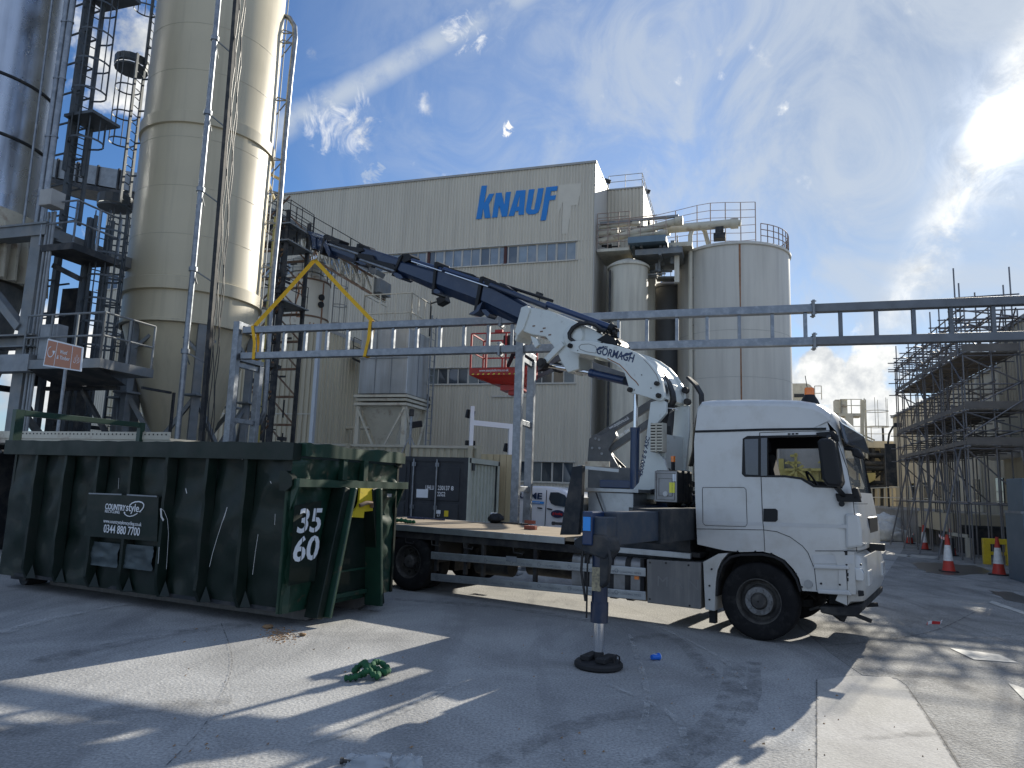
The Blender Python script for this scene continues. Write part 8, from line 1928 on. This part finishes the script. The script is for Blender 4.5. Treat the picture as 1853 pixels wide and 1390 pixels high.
ropes(dp, [[(-.25, 0, .03), (-.1, .08, .04), (.05, -.03, .05), (.2, .06, .03), (.28, -.02, .03)], [(-.15, -.08, .03), (0, .02, .06), (.12, -.06, .04), (.22, -.05, .03)]], .03, 'lifting_strap_bundle', 'rag', 'green lifting strap heaped at the rear end of the wooden lorry bed', 'strap', z=dz+.002)
bp_ = gnd(897, 947, dz); f = Fr(bp_, 122.96, dz+.002)
o = lump((0, 0, .10), .15, .7, 5, 'blackp', 'tool_bag', k=.3); place(o, f); put(o, 'small black tool bag with white tag on the lorry bed', 'bag')
MB().box(-.12, .02, -.02, .02, .16, .21).build('tag', 'paintw', o)
o = MB().path([(.05, 0, .03), (.25, -.05, .02), (.40, .05, .02), (.60, 0, .02), (.75, .06, .02)], .018, 7).build('ratchet_strap', 'hose', None, smooth=True); place(o, Fr(bp_, 122.96, dz+.002)); put(o, 'black strap trailing from the tool bag across the lorry bed', 'strap')
for (u, v, lab) in ((959, 948, 'red-brown timber block nearer the ladder post on the lorry bed'), (960, 958.5, 'red-brown timber block at the near edge of the lorry bed')):
    o = MB().box(-.11, .11, -.05, .05, 0, .07).build('timber_block', 'brick', None, bevel=.006); place(o, Fr(gnd(u, v, dz), 118, dz+.002)); put(o, lab, 'block', 'timber blocks on the lorry bed')
o = MB().tube((0, 0, .03), (.22, .02, .03), .03, 10).tube((-.06, 0, .03), (0, 0, .03), .04, 10).build('load_tensioner', 'dsteel', None, smooth=True); place(o, Fr(gnd(1004, 950, dz), 122.96, dz+.002)); put(o, 'short dark load tensioner lying by the headboard', 'tool')
o = MB().bar((0, 0, .02), (.45, .0, .02), .05, .04).bar((.4, .05, .02), (1.0, 0, .02), .04, .03).build('load_binder', 'blue', None); place(o, Fr(gnd(738, 938, dz), 122.96, dz+.002)); put(o, 'blue and grey load binder lying by the container side of the lorry bed', 'tool')
cpf = Fr(gnd(1186, 1195), 60); cp = thing('paper_cup', cpf, 'blue paper cup lying on its side right of the outrigger foot', 'cup')
MB().lathe([(.0, -.055), (.026, -.055), (.038, .05), (.040, .055), (.036, .05), (.024, -.05)], (0, 0, .038), 24, 'x').build('cup_wall', 'cup', cp, smooth=True); MB().lathe([(.041, .052), (.043, .055), (.041, .058)], (0, 0, .038), 24, 'x').build('cup_lip', 'paintw', cp, smooth=True)
MB().box(-.02, .01, -.02, .02, .0665, .069).build('cup_print', 'paintw', cp)
# crumbled rust and bark by the skip corner
db = MB(); c0 = gnd(508, 1150)
for i in range(420):
    u = random.gauss(506, 17); v = random.gauss(1150, 7); p = gnd(u, v)-c0; s = random.uniform(.004, .022); a = random.uniform(0, 3); h = random.uniform(.003, .016)
    db.add([(p.x-s*math.cos(a), p.y-s*math.sin(a), .001), (p.x+s*.6*math.sin(a), p.y-s*.5, .001), (p.x+s*math.cos(a), p.y+s*math.sin(a), .001), (p.x, p.y, h)], [(0, 1, 3), (1, 2, 3), (2, 0, 3)])
o = db.build('debris_scatter', 'debris'); place(o, Fr(c0, 90)); put(o, 'scattered rust-brown crumbs on the concrete beside the skip corner', 'debris', kind='stuff')
for (u, v, r_, lab) in ((485, 1137, .055, 'larger rust-brown clod nearest the skip'), (547, 1151, .04, 'small rust-brown clod right of the crumbs')):
    o = lump((0, 0, .02), r_, .45, u, 'debris', 'clod', nu=14, nv=8, k=.6); place(o, Fr(gnd(u, v), 0)); put(o, lab, 'debris')
lt_ = MB()
for i in range(70):
    u = random.uniform(300, 1700); v = random.uniform(1130, 1385); p = gnd(u, v); s = random.uniform(.006, .022); a = random.uniform(0, 3)
    lt_.add([(p.x-s, p.y, .006), (p.x, p.y-s*.5, .008), (p.x+s*math.cos(a), p.y+s*math.sin(a), .010), (p.x, p.y+s*.4, .018)], [(0, 1, 3), (1, 2, 3), (2, 0, 3)])
o = lt_.build('grit', 'debris'); put(o, 'small leaves and grit scattered over the yard', 'grit', kind='stuff')
# clear plastic sheets and bolt at the bottom edge
def film(u, v, w, h, label, seed):
    c0 = gnd(u, v); vs = []; fs = []; n = 14
    for i in range(n+1):
        for j in range(n+1):
            s, t = i/n-.5, j/n-.5; q = mn.noise(Vector((s*4, t*4, seed))); vs.append((s*w*(1+.2*q), t*h, .012+.09*max(0, .5-abs(s))*max(0, .55-abs(t))*2+abs(q)*.05))
    for i in range(n):
        for j in range(n): a = i*(n+1)+j; fs.append((a, a+1, a+n+2, a+n+1))
    o = MB().add(vs, fs).build('plastic_sheet', 'plastic', None, smooth=True, ang=180); place(o, Fr(c0, 80)); return put(o, label, 'plastic', None)
film(665, 1384, .30, .26, 'crumpled clear plastic sheet at the bottom edge next to the bolt', 1); film(738, 1386, .20, .24, 'crumpled clear plastic wrap with bluish tint right of the other sheet', 4)
bf = Fr(gnd(634, 1386), 0); o = MB().tube((0, -.1, .02), (0, .05, .03), .012, 10).lathe([(.022, 0), (.022, .02), (.010, .02)], (0, .05, .03), 6, 'y').build('loose_bolt', 'rimd', None, smooth=True); place(o, bf); put(o, 'loose steel bolt at the bottom edge of the photo', 'bolt')
rf = Fr(gnd(1694, 1130), 60); o = MB().strap([(-.25, 0, .02), (-.1, .04, .03), (.05, -.03, .02), (.22, .03, .03)], .004, .05, (0, 1, .2)).build('tape_scrap', tpm); place(o, rf); put(o, 'scrap of red and white tape lying on the asphalt right of the cab', 'tape')
